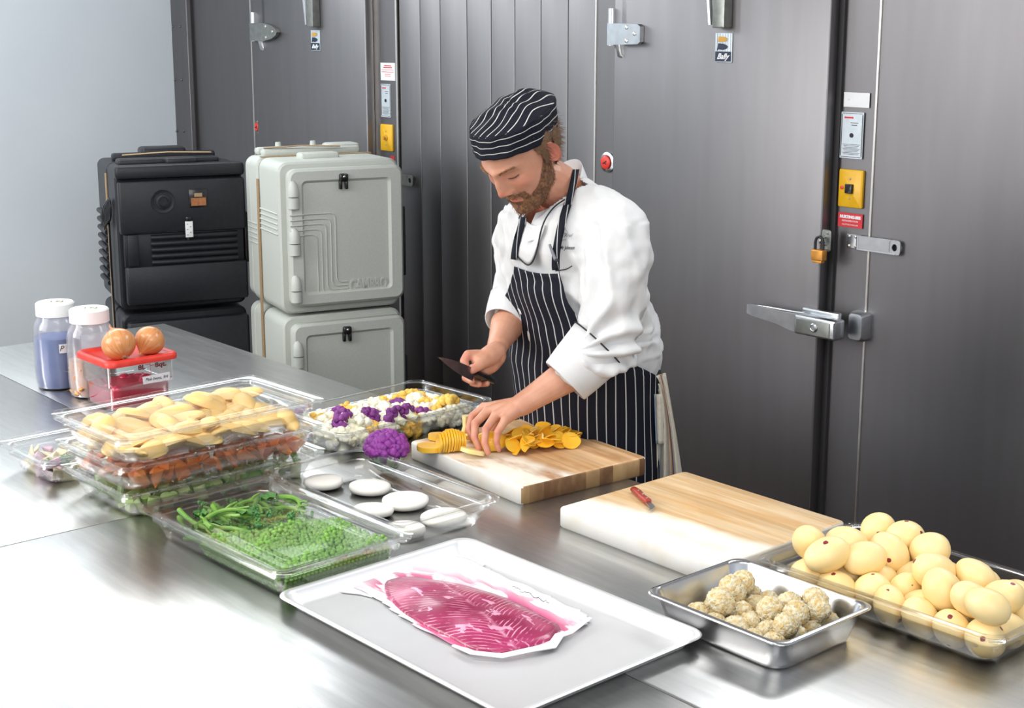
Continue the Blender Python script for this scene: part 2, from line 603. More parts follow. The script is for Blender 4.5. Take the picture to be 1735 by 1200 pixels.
# --- maker's plates
def makers_plate(px0, py0, px1, py1, label):
    s, z, w_, h_ = span(px0, py0, px1, py1, .057)
    e = wempty('makers_plate', s, z, label, 'sign', None)
    b = MB()
    b.box((0, 0, .057), (w_, h_, .004), bev=.001)
    for i in range(6):
        b.box((-w_ * .4 + i * w_ * .16, h_ * .17, .0595), (w_ * .05, h_ * .62, .002))
    b.build('plate', M['silverlabel'], e)
    b = MB()
    b.box((0, -h_ * .3, .0595), (w_ * .92, h_ * .34, .003))
    pb = [(-w_ * .3, -.11 * h_ + .0), (-w_ * .3, .10 * h_)]
    b.prism([(-w_ * .34, -.09 * h_), (-w_ * .3, -.05 * h_), (0, -.075 * h_), (w_ * .2, -.03 * h_), (w_ * .28, .035 * h_), (w_ * .2, .09 * h_), (0, .14 * h_), (-w_ * .28, .15 * h_)], .058, .0622)
    b.build('dark_emblem', M['navy'], e)
    b = MB()
    b.prism([(-w_ * .3, .2 * h_), (0, .2 * h_), (w_ * .2, .235 * h_), (w_ * .26, .29 * h_), (w_ * .2, .34 * h_), (0, .38 * h_), (-w_ * .27, .385 * h_)], .058, .0622)
    b.build('ochre_emblem', M['orange'], e)
    text_mesh('Bally', h_ * .27, 'lettering', M['white'], e, .0006, .45, (0, -h_ * .3, .0625), sx=w_ / (h_ * .27) * .36, bold=.0006)
    return e


makers_plate(1213, 56, 1240, 106, "small striped maker's plate reading Bally, right cooler door")
makers_plate(527, 51, 543, 86, "small striped maker's plate reading Bally, left cooler door")


# --- frame labels and switches
def flat_label(name, px0, py0, px1, py1, label, mat, th=.0015, out=.004):
    s, z, w_, h_ = span(px0, py0, px1, py1, out)
    e = wempty(name, s, z, label, 'label')
    b = MB()
    b.box((0, 0, out + th / 2), (w_, h_, th))
    b.build('sheet', M[mat], e, smooth=False)
    return e, w_, h_, out + th


def rules(e, rows, mat, z, th=.0006):
    b = MB()
    for (x, y, w_, h_) in rows: b.box((x, y, z + th / 2), (w_, h_, th))
    return b.build('printed_lines', M[mat], e, smooth=False)


e, w_, h_, t_ = flat_label('blank_label', 1431, 156, 1473, 183, 'blank white sticker, topmost on the right door frame', 'white')
rules(e, [(-w_ * .3, 0, w_ * .06, h_ * .12)], 'silverlabel', t_)
e, w_, h_, t_ = flat_label('warning_label', 645, 106, 670, 137, 'white sticker with red print, topmost on the left door frame', 'white')
rules(e, [(0, h_ * .33, w_ * .5, h_ * .05), (0, h_ * .23, w_ * .6, h_ * .05), (0, h_ * .1, w_ * .8, h_ * .02), (0, -.02 * h_, w_ * .8, h_ * .03), (0, -.15 * h_, w_ * .4, h_ * .03), (0, -.25 * h_, w_ * .4, h_ * .03)], 'redink', t_)


def thermo(px0, py0, px1, py1, label):
    e, w_, h_, t_ = flat_label('instruction_plate', px0, py0, px1, py1, label, 'silverlabel', .003)
    e['category'] = 'sign'
    rules(e, [(-w_ * .46, 0, w_ * .03, h_ * .9), (w_ * .46, 0, w_ * .03, h_ * .9), (0, h_ * .47, w_ * .9, .0015), (0, -h_ * .47, w_ * .9, .0015),
              (.1 * w_, h_ * .27, w_ * .35, .0018), (.1 * w_, h_ * .22, w_ * .25, .0025)] + [(0, -h_ * (.2 + .03 * i), w_ * (.78 - .1 * (i % 3)), .0012) for i in range(8)], 'ink', t_)
    rules(e, [(-w_ * .15, h_ * .38, w_ * .4, .005)], 'redink', t_).name = 'red_heading'
    b = MB()
    b.lathe([(.007, 0), (.007, .002), (.001, .002)], mat=Matrix.Translation((0, 0, t_)), n=14)
    b.build('sight_hole', M['ink'], e)


thermo(1427, 189, 1461, 270, 'tall silver instruction plate on the right door frame')
thermo(646, 142, 663, 199, 'tall silver instruction plate on the left door frame')


def switch(px0, py0, px1, py1, label, rocker):
    s, z, w_, h_ = span(px0, py0, px1, py1, .012)
    e = wempty('light_switch', s, z, label, 'light switch', None)
    b = MB()
    b.rr([(w_ / 2, h_ / 2, .004, .002), (w_ / 2, h_ / 2, .004, .010), (w_ / 2 - .004, h_ / 2 - .004, .003, .0135)], n=4)
    b.build('plate', M['yellow'], e)
    b = MB()
    if rocker: b.box((0, 0, .016), (w_ * .3, h_ * .25, .014), bev=.002)
    else: b.lathe([(.013, .012), (.013, .018), (.007, .019), (.007, .03), (.001, .03)], n=16)
    b.build('rocker' if rocker else 'key_knob', M['blackgloss' if rocker else 'orange'], e)
    for q in (-.26, .26):
        b = MB()
        b.blob((0, q * h_, .0135), .0035, seg=8, rings=5)
        b.build('screw', M['chrome'], e)
    if rocker:
        b = MB()
        b.lathe([(.006, .0125), (.006, .016), (.001, .017)], mat=Matrix.Translation((-w_ * .33, .002, 0)), n=12)
        b.build('indicator_lamp', M['red'], e)


switch(1422, 286, 1459, 354, 'yellow switch plate with black rocker, right door frame', True)
switch(644, 210, 665, 257, 'yellow key switch plate on the left door frame', False)
e, w_, h_, t_ = flat_label('service_sticker', 1421, 359, 1461, 388, 'red service sticker with white lettering above the right hasp', 'redink')
text_mesh('HURTING-BEE', h_ * .27, 'lettering', M['white'], e, .0003, 0, (0, h_ * .22, t_ + .0005), sx=w_ * .9 / (h_ * .27 * 6.7), bold=.0009)
text_mesh('REFRIGERATION', h_ * .17, 'lettering', M['white'], e, .0003, 0, (0, -h_ * .06, t_ + .0005), sx=w_ * .72 / (h_ * .17 * 8.1))
text_mesh('HOTSCHALLR', h_ * .14, 'lettering', M['white'], e, .0003, 0, (0, -h_ * .32, t_ + .0005), sx=w_ * .7 / (h_ * .14 * 6.7))
e, w_, h_, t_ = flat_label('service_sticker', 662, 264, 669, 288, 'red service sticker half hidden behind the grey food carrier', 'redink')


# --- hasps
def hasp(px0, py0, px1, py1, label, mat):
    s, z, w_, h_ = span(px0, py0, px1, py1, .02)
    e = wempty('door_hasp', s, z, label, 'hasp', None)
    b = MB()
    b.box((-w_ * .39, 0, .007), (w_ * .22, h_ * .8, .004), bev=.001)
    b.tube([(-w_ * .265, -h_ * .42, .012), (-w_ * .265, h_ * .42, .012)], .008, n=12)
    b.build('hinge_leaf', M[mat], e)
    for q in ((-.45, .28), (-.45, -.28), (-.33, .28), (-.33, -.28)):
        c = MB()
        c.blob((q[0] * w_, q[1] * h_, .009), (.005, .005, .003), seg=8, rings=5)
        c.build('screw', M['bright_edge'], e)
    b = MB()
    th0, th1 = .016, .020
    x0, x1, hh = -w_ * .24, w_ * .5, h_ * .42
    n, ri = 32, hh * .42
    cx, hx = x1 - hh * .9, hh * .9
    ring_o, ring_i = [], []
    for i in range(n):
        a = 2 * math.pi * i / n
        c_, s_ = math.cos(a), math.sin(a)
        k = (abs(c_ / hx) ** 5 + abs(s_ / hh) ** 5) ** (-.2)
        ring_o.append((cx + k * c_, k * s_))
        ring_i.append((cx + ri * c_, ri * 1.15 * s_))
    vs, fs = [], []
    for z_ in (th0, th1):
        vs += [(x, y, z_) for x, y in ring_o] + [(x, y, z_) for x, y in ring_i]
    for i in range(n):
        j = (i + 1) % n
        fs += [(2 * n + i, 2 * n + j, 3 * n + j, 3 * n + i), (i, n + i, n + j, j), (i, j, 2 * n + j, 2 * n + i), (n + i, 3 * n + i, 3 * n + j, n + j)]
    b.add(vs, fs)
    xe = cx - hx * .8
    b.box(((x0 + xe) / 2, 0, (th0 + th1) / 2), (xe - x0, hh * 2, th1 - th0))
    b.box(((x0 + x1) / 2 - hh * .3, hh * .93, .0205), (x1 - x0 - hh * .8, hh * .12, .003))
    b.box(((x0 + x1) / 2 - hh * .3, -hh * .93, .0205), (x1 - x0 - hh * .8, hh * .12, .003))
    b.build('strap', M[mat], e)


hasp(1431, 394, 1524, 436, 'galvanised hasp folded open over the right door frame', 'chrome')
hasp(640, 288, 699, 318, 'dark hasp sticking out beside the grey food carrier', 'dullcast')

# --- staple and padlock
s, z = wp(1399, 408, .06)
e = wempty('lock_staple', s, z, 'small steel staple plate that the brass padlock hangs from', 'staple')
b = MB()
b.rr([(.017, .034, .008, .055), (.017, .034, .008, .058), (.015, .032, .007, .060)], n=4)
for q in (-.024, .024):
    b.blob((.006, q, .060), (.004, .004, .003), seg=8, rings=5)
b.build('plate', M['dullcast'], e)
b = MB()
pts = [(-.003, .012 * math.cos(a), .060 + .024 * math.sin(a)) for a in [math.pi * i / 8 for i in range(9)]]
b.tube(pts, .0042, n=8)
b.build('loop', M['chrome'], e)
s, z = wp(1388, 432, .08)
e = wempty('padlock', s, z, 'brass bodied padlock hanging on the right cooler door', 'padlock')
b = MB()
b.box((0, 0, .082), (.046, .034, .024), bev=.004)
b.box((0, -.021, .082), (.034, .008, .018), bev=.002)
b.build('body', pm('padlock_brass', (0.72, 0.33, 0.05), (0.55, 0.24, 0.05), 60, 0.45, 0.5), e)
b = MB()
b.tube([(-.015, .012, .082), (-.015, .040, .082), (-.011, .052, .082), (0, .057, .082), (.011, .052, .082), (.015, .040, .082), (.015, .012, .082)], .0045, n=8)
b.build('shackle', M['ink'], e)

# --- the big door latch
s0, z0 = wp(1271, 527, .1)
s1, z1 = wp(1425, 556, .1)
s, z = (s0 + s1) / 2, (z0 + z1) / 2
W_ = s1 - s0
e = wempty('door_latch', s, z, 'long chrome pull latch on the right cooler door', 'latch')
b = MB()
# base plate and keeper
b.box((W_ * .22, .006, .065), (W_ * .40, .062, .02), bev=.006)
b.build('base_plate', M['chrome'], e)
b = MB()
b.rr([(.030, .046, .012, .002), (.030, .046, .012, .030), (.024, .040, .012, .044)], mat=Matrix.Translation((W_ * .525, -.002, 0)), n=4)
b.build('keeper', M['chrome'], e)
b = MB()
X0, X1 = W_ * .05, W_ * .49
b.box(((X0 + X1) / 2, -.008, .1), (X1 - X0, .062, .05), bev=.007)
b.build('latch_body', M['chrome'], e)
b = MB()
b.box(((X0 + X1) / 2 - .004, -.01, .1265), ((X1 - X0) * .80, .045, .003), bev=.001)
b.build('face_plate', M['dullcast'], e)
b = MB()
b.lathe([(.014, .126), (.014, .131), (.011, .133), (.009, .131), (.007, .134), (.001, .134)], mat=Matrix.Translation(((X0 + X1) / 2 + .002, -.008, 0)), n=22)
b.build('lock_cylinder', M['chrome'], e)
b = MB()
L0 = -W_ / 2
ends = [(X0 + .03, -.036, .022, .100, .122), (X0 - .02, -.032, .021, .104, .121), (X0 - .07, -.020, .021, .110, .123), (L0 + .03, -.009, .026, .110, .126), (L0 + .004, -.004, .026, .106, .122), (L0, .000, .024, .096, .116)]
vs, fs = [], []
for (x, y0, y1, z0, z1) in ends: vs += [(x, y0, z0), (x, y1, z0), (x, y1, z1), (x, y0, z1)]
for i in range(len(ends) - 1):
    for j in range(4):
        a, c = i * 4 + j, i * 4 + (j + 1) % 4
        fs.append((a, c, c + 4, a + 4))
fs += [(3, 2, 1, 0), tuple(len(vs) - 4 + k for k in range(4))]
b.add(vs, fs)
b.tube([(L0 + .003, .016, .112), (L0 + .004, .017, .096), (L0 + .03, .016, .085), (X0 - .05, .016, .078), (X0 + .02, .018, .076)], [.006, .007, .007, .007, .007], n=8, flat=.7)
b.build('handle', M['chrome'], e)

# ------------------------------------------------------------------ worktables
def table_pt(u, v): return CORNER + U * u - V * v


def worktable(u0, u1, v0, v1, label):
    c = table_pt((u0 + u1) / 2, (v0 + v1) / 2)
    e = empty('steel_worktable', (c.x, c.y, 0), TA, label, 'table', None)
    L_, W_ = u1 - u0 - .0015, v1 - v0 - .0015
    b = MB()
    b.rr([(L_ / 2 - .004, W_ / 2 - .004, .004, TZ - .045), (L_ / 2, W_ / 2, .006, TZ - .042), (L_ / 2, W_ / 2, .006, TZ - .004), (L_ / 2 - .0004, W_ / 2 - .0004, .006, TZ - .0004), (L_ / 2 - .0015, W_ / 2 - .0015, .006, TZ)], n=3)
    b.build('worktop', M['table'], e, angle=60)
    b = MB()
    b.rr([(L_ / 2 - .06, W_ / 2 - .06, .01, .25), (L_ / 2 - .06, W_ / 2 - .06, .01, .275)], n=3)
    b.build('undershelf', M['steel'], e)
    for i in (-1, 1):
        for j in (-1, 1):
            b = MB()
            b.tube([(i * (L_ / 2 - .07), j * (W_ / 2 - .07), .03), (i * (L_ / 2 - .07), j * (W_ / 2 - .07), TZ - .04)], .02, n=14)
            b.tube([(i * (L_ / 2 - .07), j * (W_ / 2 - .07), 0), (i * (L_ / 2 - .07), j * (W_ / 2 - .07), .03)], .026, n=14)
            b.build('leg', M['steel'], e)
    return e


worktable(0, 3.72, 0, .75, 'long steel worktable along the cook, carrying both cutting boards')
worktable(.02, 1.88, .75, 1.66, 'steel worktable at the front left under the pea pan')
worktable(1.88, 3.74, .75, 1.66, 'steel worktable at the front right corner under the sheet pan')

# ------------------------------------------------------------------ food carriers on castors at the back
def carrier_frame(px, py, z, name, label, deg):
    """front face runs along V; its left front corner passes through the pixel at height z"""
    p = atz(px, py, z)
    return empty(name, (p.x, p.y, 0), math.radians(deg), label, 'food carrier')


def groove(b, pts, r, mi=0, n=6):
    b.tube(pts, r, mi, n=n)


# grey carrier: local x along the front (to the right), local y to the back, z up
CWID, CDEP = 0.497, 0.45
CT = 1.445                                     # top of the front
gc = carrier_frame(470, 274, 1.45, 'food_carrier', 'tall light grey insulated food carrier with two doors, beside the black one', 27)
zs_up = (0.853, CT)                             # upper compartment
zs_lo = (0.22, 0.84)


def grey_shell():
    b = MB()
    for (z0, z1) in ((zs_up[0], zs_up[1]), (zs_lo[0], zs_lo[1])):
        # rounded shell as bands across the depth
        for (y0, y1, ins) in ((.0, .245, 0), (.245, .275, .022), (.275, .37, 0), (.37, .385, .012), (.385, CDEP, .006)):
            m = Matrix.Translation((CWID / 2, (y0 + y1) / 2, (z0 + z1) / 2)) @ Matrix.Rotation(math.pi / 2, 4, 'X')
            hl, hw, d = CWID / 2 - ins, (z1 - z0) / 2 - ins, (y1 - y0) / 2
            b.rr([(hl - .008, hw - .008, .035, -d), (hl, hw, .04, -d + .008), (hl, hw, .04, d - .008), (hl - .008, hw - .008, .035, d)], mat=m, n=5)
    # ribs wrapped over the top
    for y in (.03, .06, .09):
        pass
    b.box((CWID / 2, .33, CT + .012), (CWID * .84, .05, .03), bev=.012)
    b.box((CWID / 2, .41, CT + .012), (CWID * .84, .05, .03), bev=.012)
    b.box((CWID / 2 - .03, .16, CT + .006), (.16, .07, .03), bev=.010)
    b.box((CWID * .80, .38, CT + .02), (.14, .10, .034), bev=.014)
    for x in (.14, .29):
        b.tube([(x, .42, CT), (x, .42, CT + .045)], [.016, .011], n=10)
    # base with castor housings
    b.box((CWID / 2, CDEP / 2, .17), (CWID * .96, CDEP * .96, .12), bev=.02)
    return b


grey_shell().build('shell', M['grey'], gc)
for z0, z1, full in ((*zs_up, True), (*zs_lo, False)):
    h = z1 - z0
    b = MB()
    # door slab with raised border and recessed panel
    mf = Matrix.Translation((CWID / 2 + .014, -.0, (z0 + z1) / 2 + .004)) @ Matrix.Rotation(math.pi / 2, 4, 'X')
    hl, hw = CWID / 2 - .012, h / 2 - .028
    b.rr([(hl - .003, hw - .003, .03, 0), (hl, hw, .034, .008), (hl, hw, .034, .034), (hl - .010, hw - .010, .028, .044),
          (hl - .052, hw - .045, .02, .044), (hl - .062, hw - .055, .016, .033)], mat=mf, n=6)
    d = b.build('door', M['grey'], gc)
    if full:
        b = MB()
        for i in range(5):
            o = .020 * i
            zt = z1 - .20 - o * 1.0
            x0 = .028
            xr = .205 - o * .95
            xin = .215 - o * .95
            zb = z0 + .118 - o * .7
            y1, y2 = -.0445, -.0335
            b.tube([(x0, y1, zt), (.075, y1, zt), (.09, y2, zt), (xin - .02, y2, zt), (xin - .006, y2, zt - .006), (xin, y2, zt - .02), (xin, y2, zb + .02),
                    (xin + .006, y2, zb + .006), (xin + .02, y2, zb), (.262, y2, zb)], .0032, n=6)
        b.build('door_ridge', M['grey'], d)
        b = MB()
        for i in range(5):
            zt = z1 - .20 - .020 * i
            b.tube([(-.0005, .02, zt), (-.0005, .24, zt)], .0035, n=6)
            b.tube([(-.0005, .29, zt - .07), (-.0005, .41, zt - .07)], .0035, n=6)
        b.build('side_ridge', M['grey'], gc)
        t = text_mesh('CAMBRO', .064, 'embossed_lettering', M['grey'], d, .003, 0, (.348, -.034, z0 + .098), (math.pi / 2, 0, 0), sx=.60, bold=.0015)
    else:
        b = MB()
        b.tube([(.075, -.0335, z1 - .42), (.17, -.0335, z1 - .40), (.18, -.0335, z1 - .41), (.18, -.0335, z1 - .46)], .004, n=6)
        b.build('door_ridge', M['grey'], d)
    # hinges with a rounded cap
    for zc in ([z1 - .135, z1 - .315, z1 - .50] if full else [z1 - .155, z1 - .34, z1 - .52]):
        b = MB()
        b.tube([(.045, -.045, zc - .038), (.045, -.045, zc + .004)], .022, n=14)
        b.build('hinge', M['grey'], d)
        b = MB()
        b.tube([(.045, -.045, zc + .008), (.045, -.045, zc + .03), (.044, -.042, zc + .05), (.043, -.036, zc + .062), (.042, -.03, zc + .068)], [.022, .0215, .018, .011, .003], n=14)
        b.build('hinge_cap', M['grey'], d)
    # latch on the right edge and top
    b = MB()
    b.box((CWID + .006, -.004, (z0 + z1) / 2 - .035), (.022, .05, .28 if full else .3), bev=.006)
    b.build('side_handle', M['black'], gc)
    b = MB()
    lx, lz = CWID * .50, z1 - .075
    b.box((lx, -.045, lz + .012), (.036, .024, .032), bev=.007)
    b.box((lx - .012, -.043, lz - .016), (.011, .018, .034), bev=.003)
    b.box((lx + .012, -.043, lz - .016), (.011, .018, .034), bev=.003)
    b.build('latch', M['blackgloss'], d)
    b = MB()
    b.blob((lx, -.058, lz + .016), (.005, .002, .005), seg=10, rings=6)
    b.build('latch_pin', M['bright_edge'], d)
b = MB()                                       # tan strap in the channel round the body
b.box((-.001, .26, .76), (.004, .026, 1.2))
b.box((CWID / 2, .26, CT + .001), (CWID - .03, .026, .004))
b.tube([(.05, .33, CT + .03), (.2, .31, CT + .036), (.36, .29, CT + .03)], .012, n=6, flat=.25, up=(0, 0, 1))
b.build('strap', M['strap'], gc)
for x in (.06, CWID - .06):
    for y in (.08, CDEP - .08):
        b = MB()
        b.lathe([(.03, -.016), (.062, -.014), (.0625, .014), (.03, .016)], mat=Matrix.Translation((x, y, .0625)) @ Matrix.Rotation(math.pi / 2, 4, 'Y'), n=20)
        b.box((x, y, .095), (.045, .05, .05), bev=.006)
        b.build('castor', M['black'], gc)

# black carrier
BW, BD = 0.515, 0.50
bc = carrier_frame(194, 292, 1.385, 'heated_food_carrier', 'tall black insulated food carrier with dial and orange display, by the white wall', 24)
b = MB()
BT = 1.385
for (z0, z1) in ((.815, BT + .02), (.15, .80)):
    for (y0, y1, ins) in ((.012, .20, .0), (.20, .245, .028), (.245, BD, .004)):
        m = Matrix.Translation((BW / 2, (y0 + y1) / 2, (z0 + z1) / 2)) @ Matrix.Rotation(math.pi / 2, 4, 'X')
        hl, hw, d_ = BW / 2 - ins, (z1 - z0) / 2 - ins, (y1 - y0) / 2
        b.rr([(hl - .008, hw - .008, .026, -d_), (hl, hw, .03, -d_ + .008), (hl, hw, .03, d_ - .008), (hl - .008, hw - .008, .026, d_)], mat=m, n=5)
b.box((BW / 2, .33, BT + .03), (BW * .84, .05, .035), bev=.01)
b.box((BW / 2 - .02, .14, BT + .025), (BW * .80, .09, .03), bev=.01)
b.box((BW / 2 + .02, .07, BT + .03), (.13, .08, .03), bev=.01)
b.box((BW * .52, .42, BT + .035), (.19, .12, .055), bev=.015)
b.box((BW / 2, BD / 2, .13), (BW * .96, BD * .96, .07), bev=.02)
for i in range(9):
    b.tube([(-.002, .27, 1.18 - i * .036), (-.002, .48, 1.18 - i * .036)], .011, n=8)
for i in range(3):
    b.tube([(.03, -.002 + .0, BT + .012 - i * .0), (BW - .03, -.002, BT + .012)], .008, n=8)
b.build('shell', M['black'], bc)
b = MB()                                       # lip above the door
b.box((BW / 2, -.002, BT - .002), (BW + .006, .065, .055), bev=.014)
b.build('top_lip', M['black'], bc)


def face(b, x0, x1, z0, z1, y0, y1, bev=.006, mi=0):
    return b.box(((x0 + x1) / 2, (y0 + y1) / 2, (z0 + z1) / 2), (x1 - x0, abs(y1 - y0), z1 - z0), mi, None, bev)


for (z0, z1, full) in ((.845, BT - .035, True), (.19, .775, False)):
    b = MB()
    zt = z1
    if full:
        face(b, .004, BW - .002, zt - .215, zt, -.052, .0, .012)
        face(b, .018, BW - .002, z0, zt - .345, -.052, .0, .012)
        face(b, .018, BW - .01, zt - .35, zt - .20, -.030, .0, .004)
        face(b, .03, .072, zt - .345, zt - .215, -.045, -.02, .004)
        for i in range(5):
            zc = zt - .232 - i * .0255
            b.tube([(.125, -.031, zc), (.15, -.036, zc), (BW - .07, -.036, zc), (BW - .04, -.031, zc)], .0118, n=10)
    else:
        face(b, .015, BW - .002, z0, zt, -.045, .0, .012)
    d = b.build('door', M['black'], bc)
    b = MB()
    b.box((BW + .004, -.008, z0 + (z1 - z0) * .50), (.02, .045, .21), bev=.005)
    b.build('side_handle', M['blackgloss'], bc)
    if full:
        b = MB()
        mz = Matrix.Translation((.175, -.0525, zt - .085)) @ Matrix.Rotation(math.pi / 2, 4, 'X')
        b.lathe([(.048, -.001), (.046, .004), (.036, .001), (.030, .002), (.029, .010), (.020, .012), (.018, .006), (.001, .006)], mat=mz, n=32)
        b.build('dial', M['black'], d)
        b = MB()
        x_, z_ = .318, zt - .078
        face(b, x_ - .038, x_ + .038, z_ - .038, z_ + .038, -.056, -.050, .003)
        b.build('display_bezel', M['blackgloss'], d)
        b = MB()
        face(b, x_ - .030, x_ + .030, z_ - .030, z_ + .002, -.0575, -.0555, 0)
        b.build('display_window', pm('amber_display', (0.42, 0.16, 0.05), (0.25, 0.10, 0.05), 90, 0.3), d)
        b = MB()
        face(b, x_ - .016, x_ + .016, z_ + .006, z_ + .021, -.0575, -.0555, 0)
        b.build('display_label', M['strap'], d)
        b = MB()
        face(b, .262, .285, zt - .170, zt - .150, -.062, -.05, .003)
        b.build('latch', M['blackgloss'], d)
        b = MB()
        face(b, .268, .278, zt - .262, zt - .232, -.046, -.036, .003)
        b.build('latch_tongue', M['blackgloss'], d)
        b = MB()
        face(b, .260, .290, zt - .235, zt - .170, -.060, -.053, .001)
        b.build('tag', M['white'], d)
        b = MB()
        for i in range(5): b.box((.268 + (i % 2) * .012, -.0604, zt - .225 + i * .011), (.006, .001, .002))
        b.build('tag_print', M['ink'], d, smooth=False)
b = MB()
b.box((-.003, .222, .76), (.004, .03, 1.20))
b.tube([(.07, .235, BT + .046), (.25, .20, BT + .056), (.43, .19, BT + .050)], .016, n=6, flat=.2, up=(0, 0, 1))
b.build('strap', M['strap'], bc)
b = MB()                                       # coiled power cord at the left side
for i in range(6):
    a0 = i * .35
    pts = []
    for k in range(15):
        t = 2 * math.pi * k / 14
        pts.append((-.014 - .003 * i, .10 + .012 * i + .035 * math.sin(t), 1.225 - .008 * i + .045 * math.cos(t) - .012 * math.sin(t)))
    b.tube(pts, .0042, n=6)
b.tube([(-.012, .14, 1.26), (-.012, .15, 1.0), (-.012, .13, .6), (-.012, .1, .35)], .0042, n=6)
b.build('power_cord', M['blackgloss'], bc)
for x in (.06, BW - .06):
    for y in (.08, BD - .08):
        b = MB()
        b.lathe([(.03, -.016), (.062, -.014), (.0625, .014), (.03, .016)], mat=Matrix.Translation((x, y, .0625)) @ Matrix.Rotation(math.pi / 2, 4, 'Y'), n=20)
        b.box((x, y, .095), (.045, .05, .05), bev=.006)
        b.build('castor', M['black'], bc)

# ------------------------------------------------------------------ pans
def pan_rings(L, W, H, th=.0028, lip=.016, drop=.006, shoulder=True, r=.034, taper=.014):
    hl, hw = L / 2, W / 2
    il, iw = hl - lip, hw - lip
    R = []
    # outside, bottom centre upwards
    R += [(il - taper - .012, iw - taper - .012, r - .006, 0), (il - taper - .003, iw - taper - .003, r, .004), (il - taper, iw - taper, r + .002, .012)]
    if shoulder:
        R += [(il - .004, iw - .004, r, H - .026), (il + .0035, iw + .0035, r + .002, H - .023), (il + .004, iw + .004, r + .002, H - .006)]
    else:
        R += [(il, iw, r, H - .008)]
    R += [(il + .007, iw + .007, r, H - .004), (hl - .003, hw - .003, r * .75, H - .004), (hl - .0015, hw - .0015, r * .75, H - drop), (hl, hw, r * .75, H - drop), (hl, hw, r * .75, H - .002), (hl - .002, hw - .002, r * .75, H)]
    R += [(il + .002, iw + .002, r, H), (il - .001, iw - .001, r, H - .004)]
    if shoulder:
        R += [(il + .001, iw + .001, r, H - .0215), (il - .007, iw - .007, r, H - .0265)]
    R += [(il - taper - th, iw - taper - th, r, .014), (il - taper - .006, iw - taper - .006, r - .002, .006), (il - taper - .014, iw - taper - .014, r - .008, th)]
    return R


def food_pan(c, ang, L, W, H, z, label, name='clear_food_pan', mat='clear', shoulder=True, **k):
    e = empty(name, (c[0], c[1], z), ang, label, 'food pan')
    b = MB()
    b.rr(pan_rings(L, W, H, shoulder=shoulder, **k), n=7)
    b.build('tub', M[mat], e, angle=50)
    return e


def pan_lid(c, ang, L, W, z, label, group=None):
    """flat clear cover with a raised rim, lying on a pan's rim"""
    e = empty('clear_pan_lid', (c[0], c[1], z), ang, label, 'pan lid', group)
    hl, hw = L / 2, W / 2
    R = [(hl - .032, hw - .032, .022, -.008), (hl - .022, hw - .022, .024, -.0075), (hl - .018, hw - .018, .024, .0005), (hl + .001, hw + .001, .024, .001), (hl + .003, hw + .003, .024, .002), (hl + .003, hw + .003, .024, .0055), (hl + .001, hw + .001, .024, .007),
         (hl - .013, hw - .013, .024, .007), (hl - .017, hw - .017, .024, .004), (hl - .022, hw - .022, .022, -.004), (hl - .034, hw - .034, .02, -.0055), (hl - .060, hw - .060, .02, -.0055), (hl - .064, hw - .064, .018, -.0035), (hl - .068, hw - .068, .018, -.0055), (hl - .08, hw - .08, .01, -.0055)]
    b = MB()
    b.rr(R, n=7)
    b.build('cover', M['lid'], e, angle=50)
    return e


SA = 0.7480                                     # the stack's turn
CA1, CA2, CA3 = (-.7446, 3.2596), (-.7395, 3.2215), (-.7325, 3.178)
panA1 = food_pan(CA1, SA - .01, .53, .325, .064, TZ, 'clear food pan of chopped green leeks, bottom of the three-pan stack')
panA2 = food_pan(CA2, SA, .53, .325, .064, TZ + .0725, 'clear food pan of orange chunks, middle of the three-pan stack')
panA3 = food_pan(CA3, SA + .006, .525, .325, .064, TZ + .145, 'clear food pan of yellow peeled wedges, top of the three-pan stack')
pan_lid(CA1, SA - .01, .53, .325, TZ + .064, 'clear lid on the bottom pan of chopped leeks')
pan_lid(CA2, SA, .53, .325, TZ + .1365, 'clear lid on the middle pan of orange chunks')
pan_lid(CA3, SA + .006, .525, .325, TZ + .209, 'clear lid on the topmost stacked pan, over yellow wedges')
DC = (-.4915, 2.8195)
panD = food_pan(DC, -.8246, .535, .325, .064, TZ, 'lidded clear food pan of green peas and broccoli rabe')
pan_lid(DC, -.8246, .535, .325, TZ + .064, 'clear lid over the peas and broccoli rabe')
panE = food_pan((-.3106 + .0175 * .748, 3.0612 + .0175 * .664), -.8445, .521, .290, .064, TZ, 'clear open food pan holding flat white patties')
panF = food_pan((-.3473, 3.7339), .7812, .532, .322, .066, TZ, 'clear open food pan heaped with coloured cauliflower florets')
panG = food_pan((.7521, 2.5159), -.8557, .52, .323, .068, TZ, 'clear open food pan heaped with peeled pale potatoes')
_k = atz(75, 788, TZ + .068)
_ka = .745
KC = (_k.x - .1325 * math.cos(_ka - math.pi / 2) + .1625 * math.cos(_ka), _k.y - .1325 * math.sin(_ka - math.pi / 2) + .1625 * math.sin(_ka))
panK = food_pan(KC, _ka, .325, .265, .064, TZ, 'small clear food pan of potato pieces and herbs at the left')
pan_lid(KC, _ka, .325, .265, TZ + .064, 'clear lid on the small pan of potato pieces and herbs')
panH = food_pan((.4372, 2.4108), -.8574, .316, .262, .066, TZ, 'stainless steel food pan of breaded balls, beside the potatoes', 'steel_food_pan', 'steel', False, th=.001, lip=.010, drop=.004, r=.032, taper=.012)

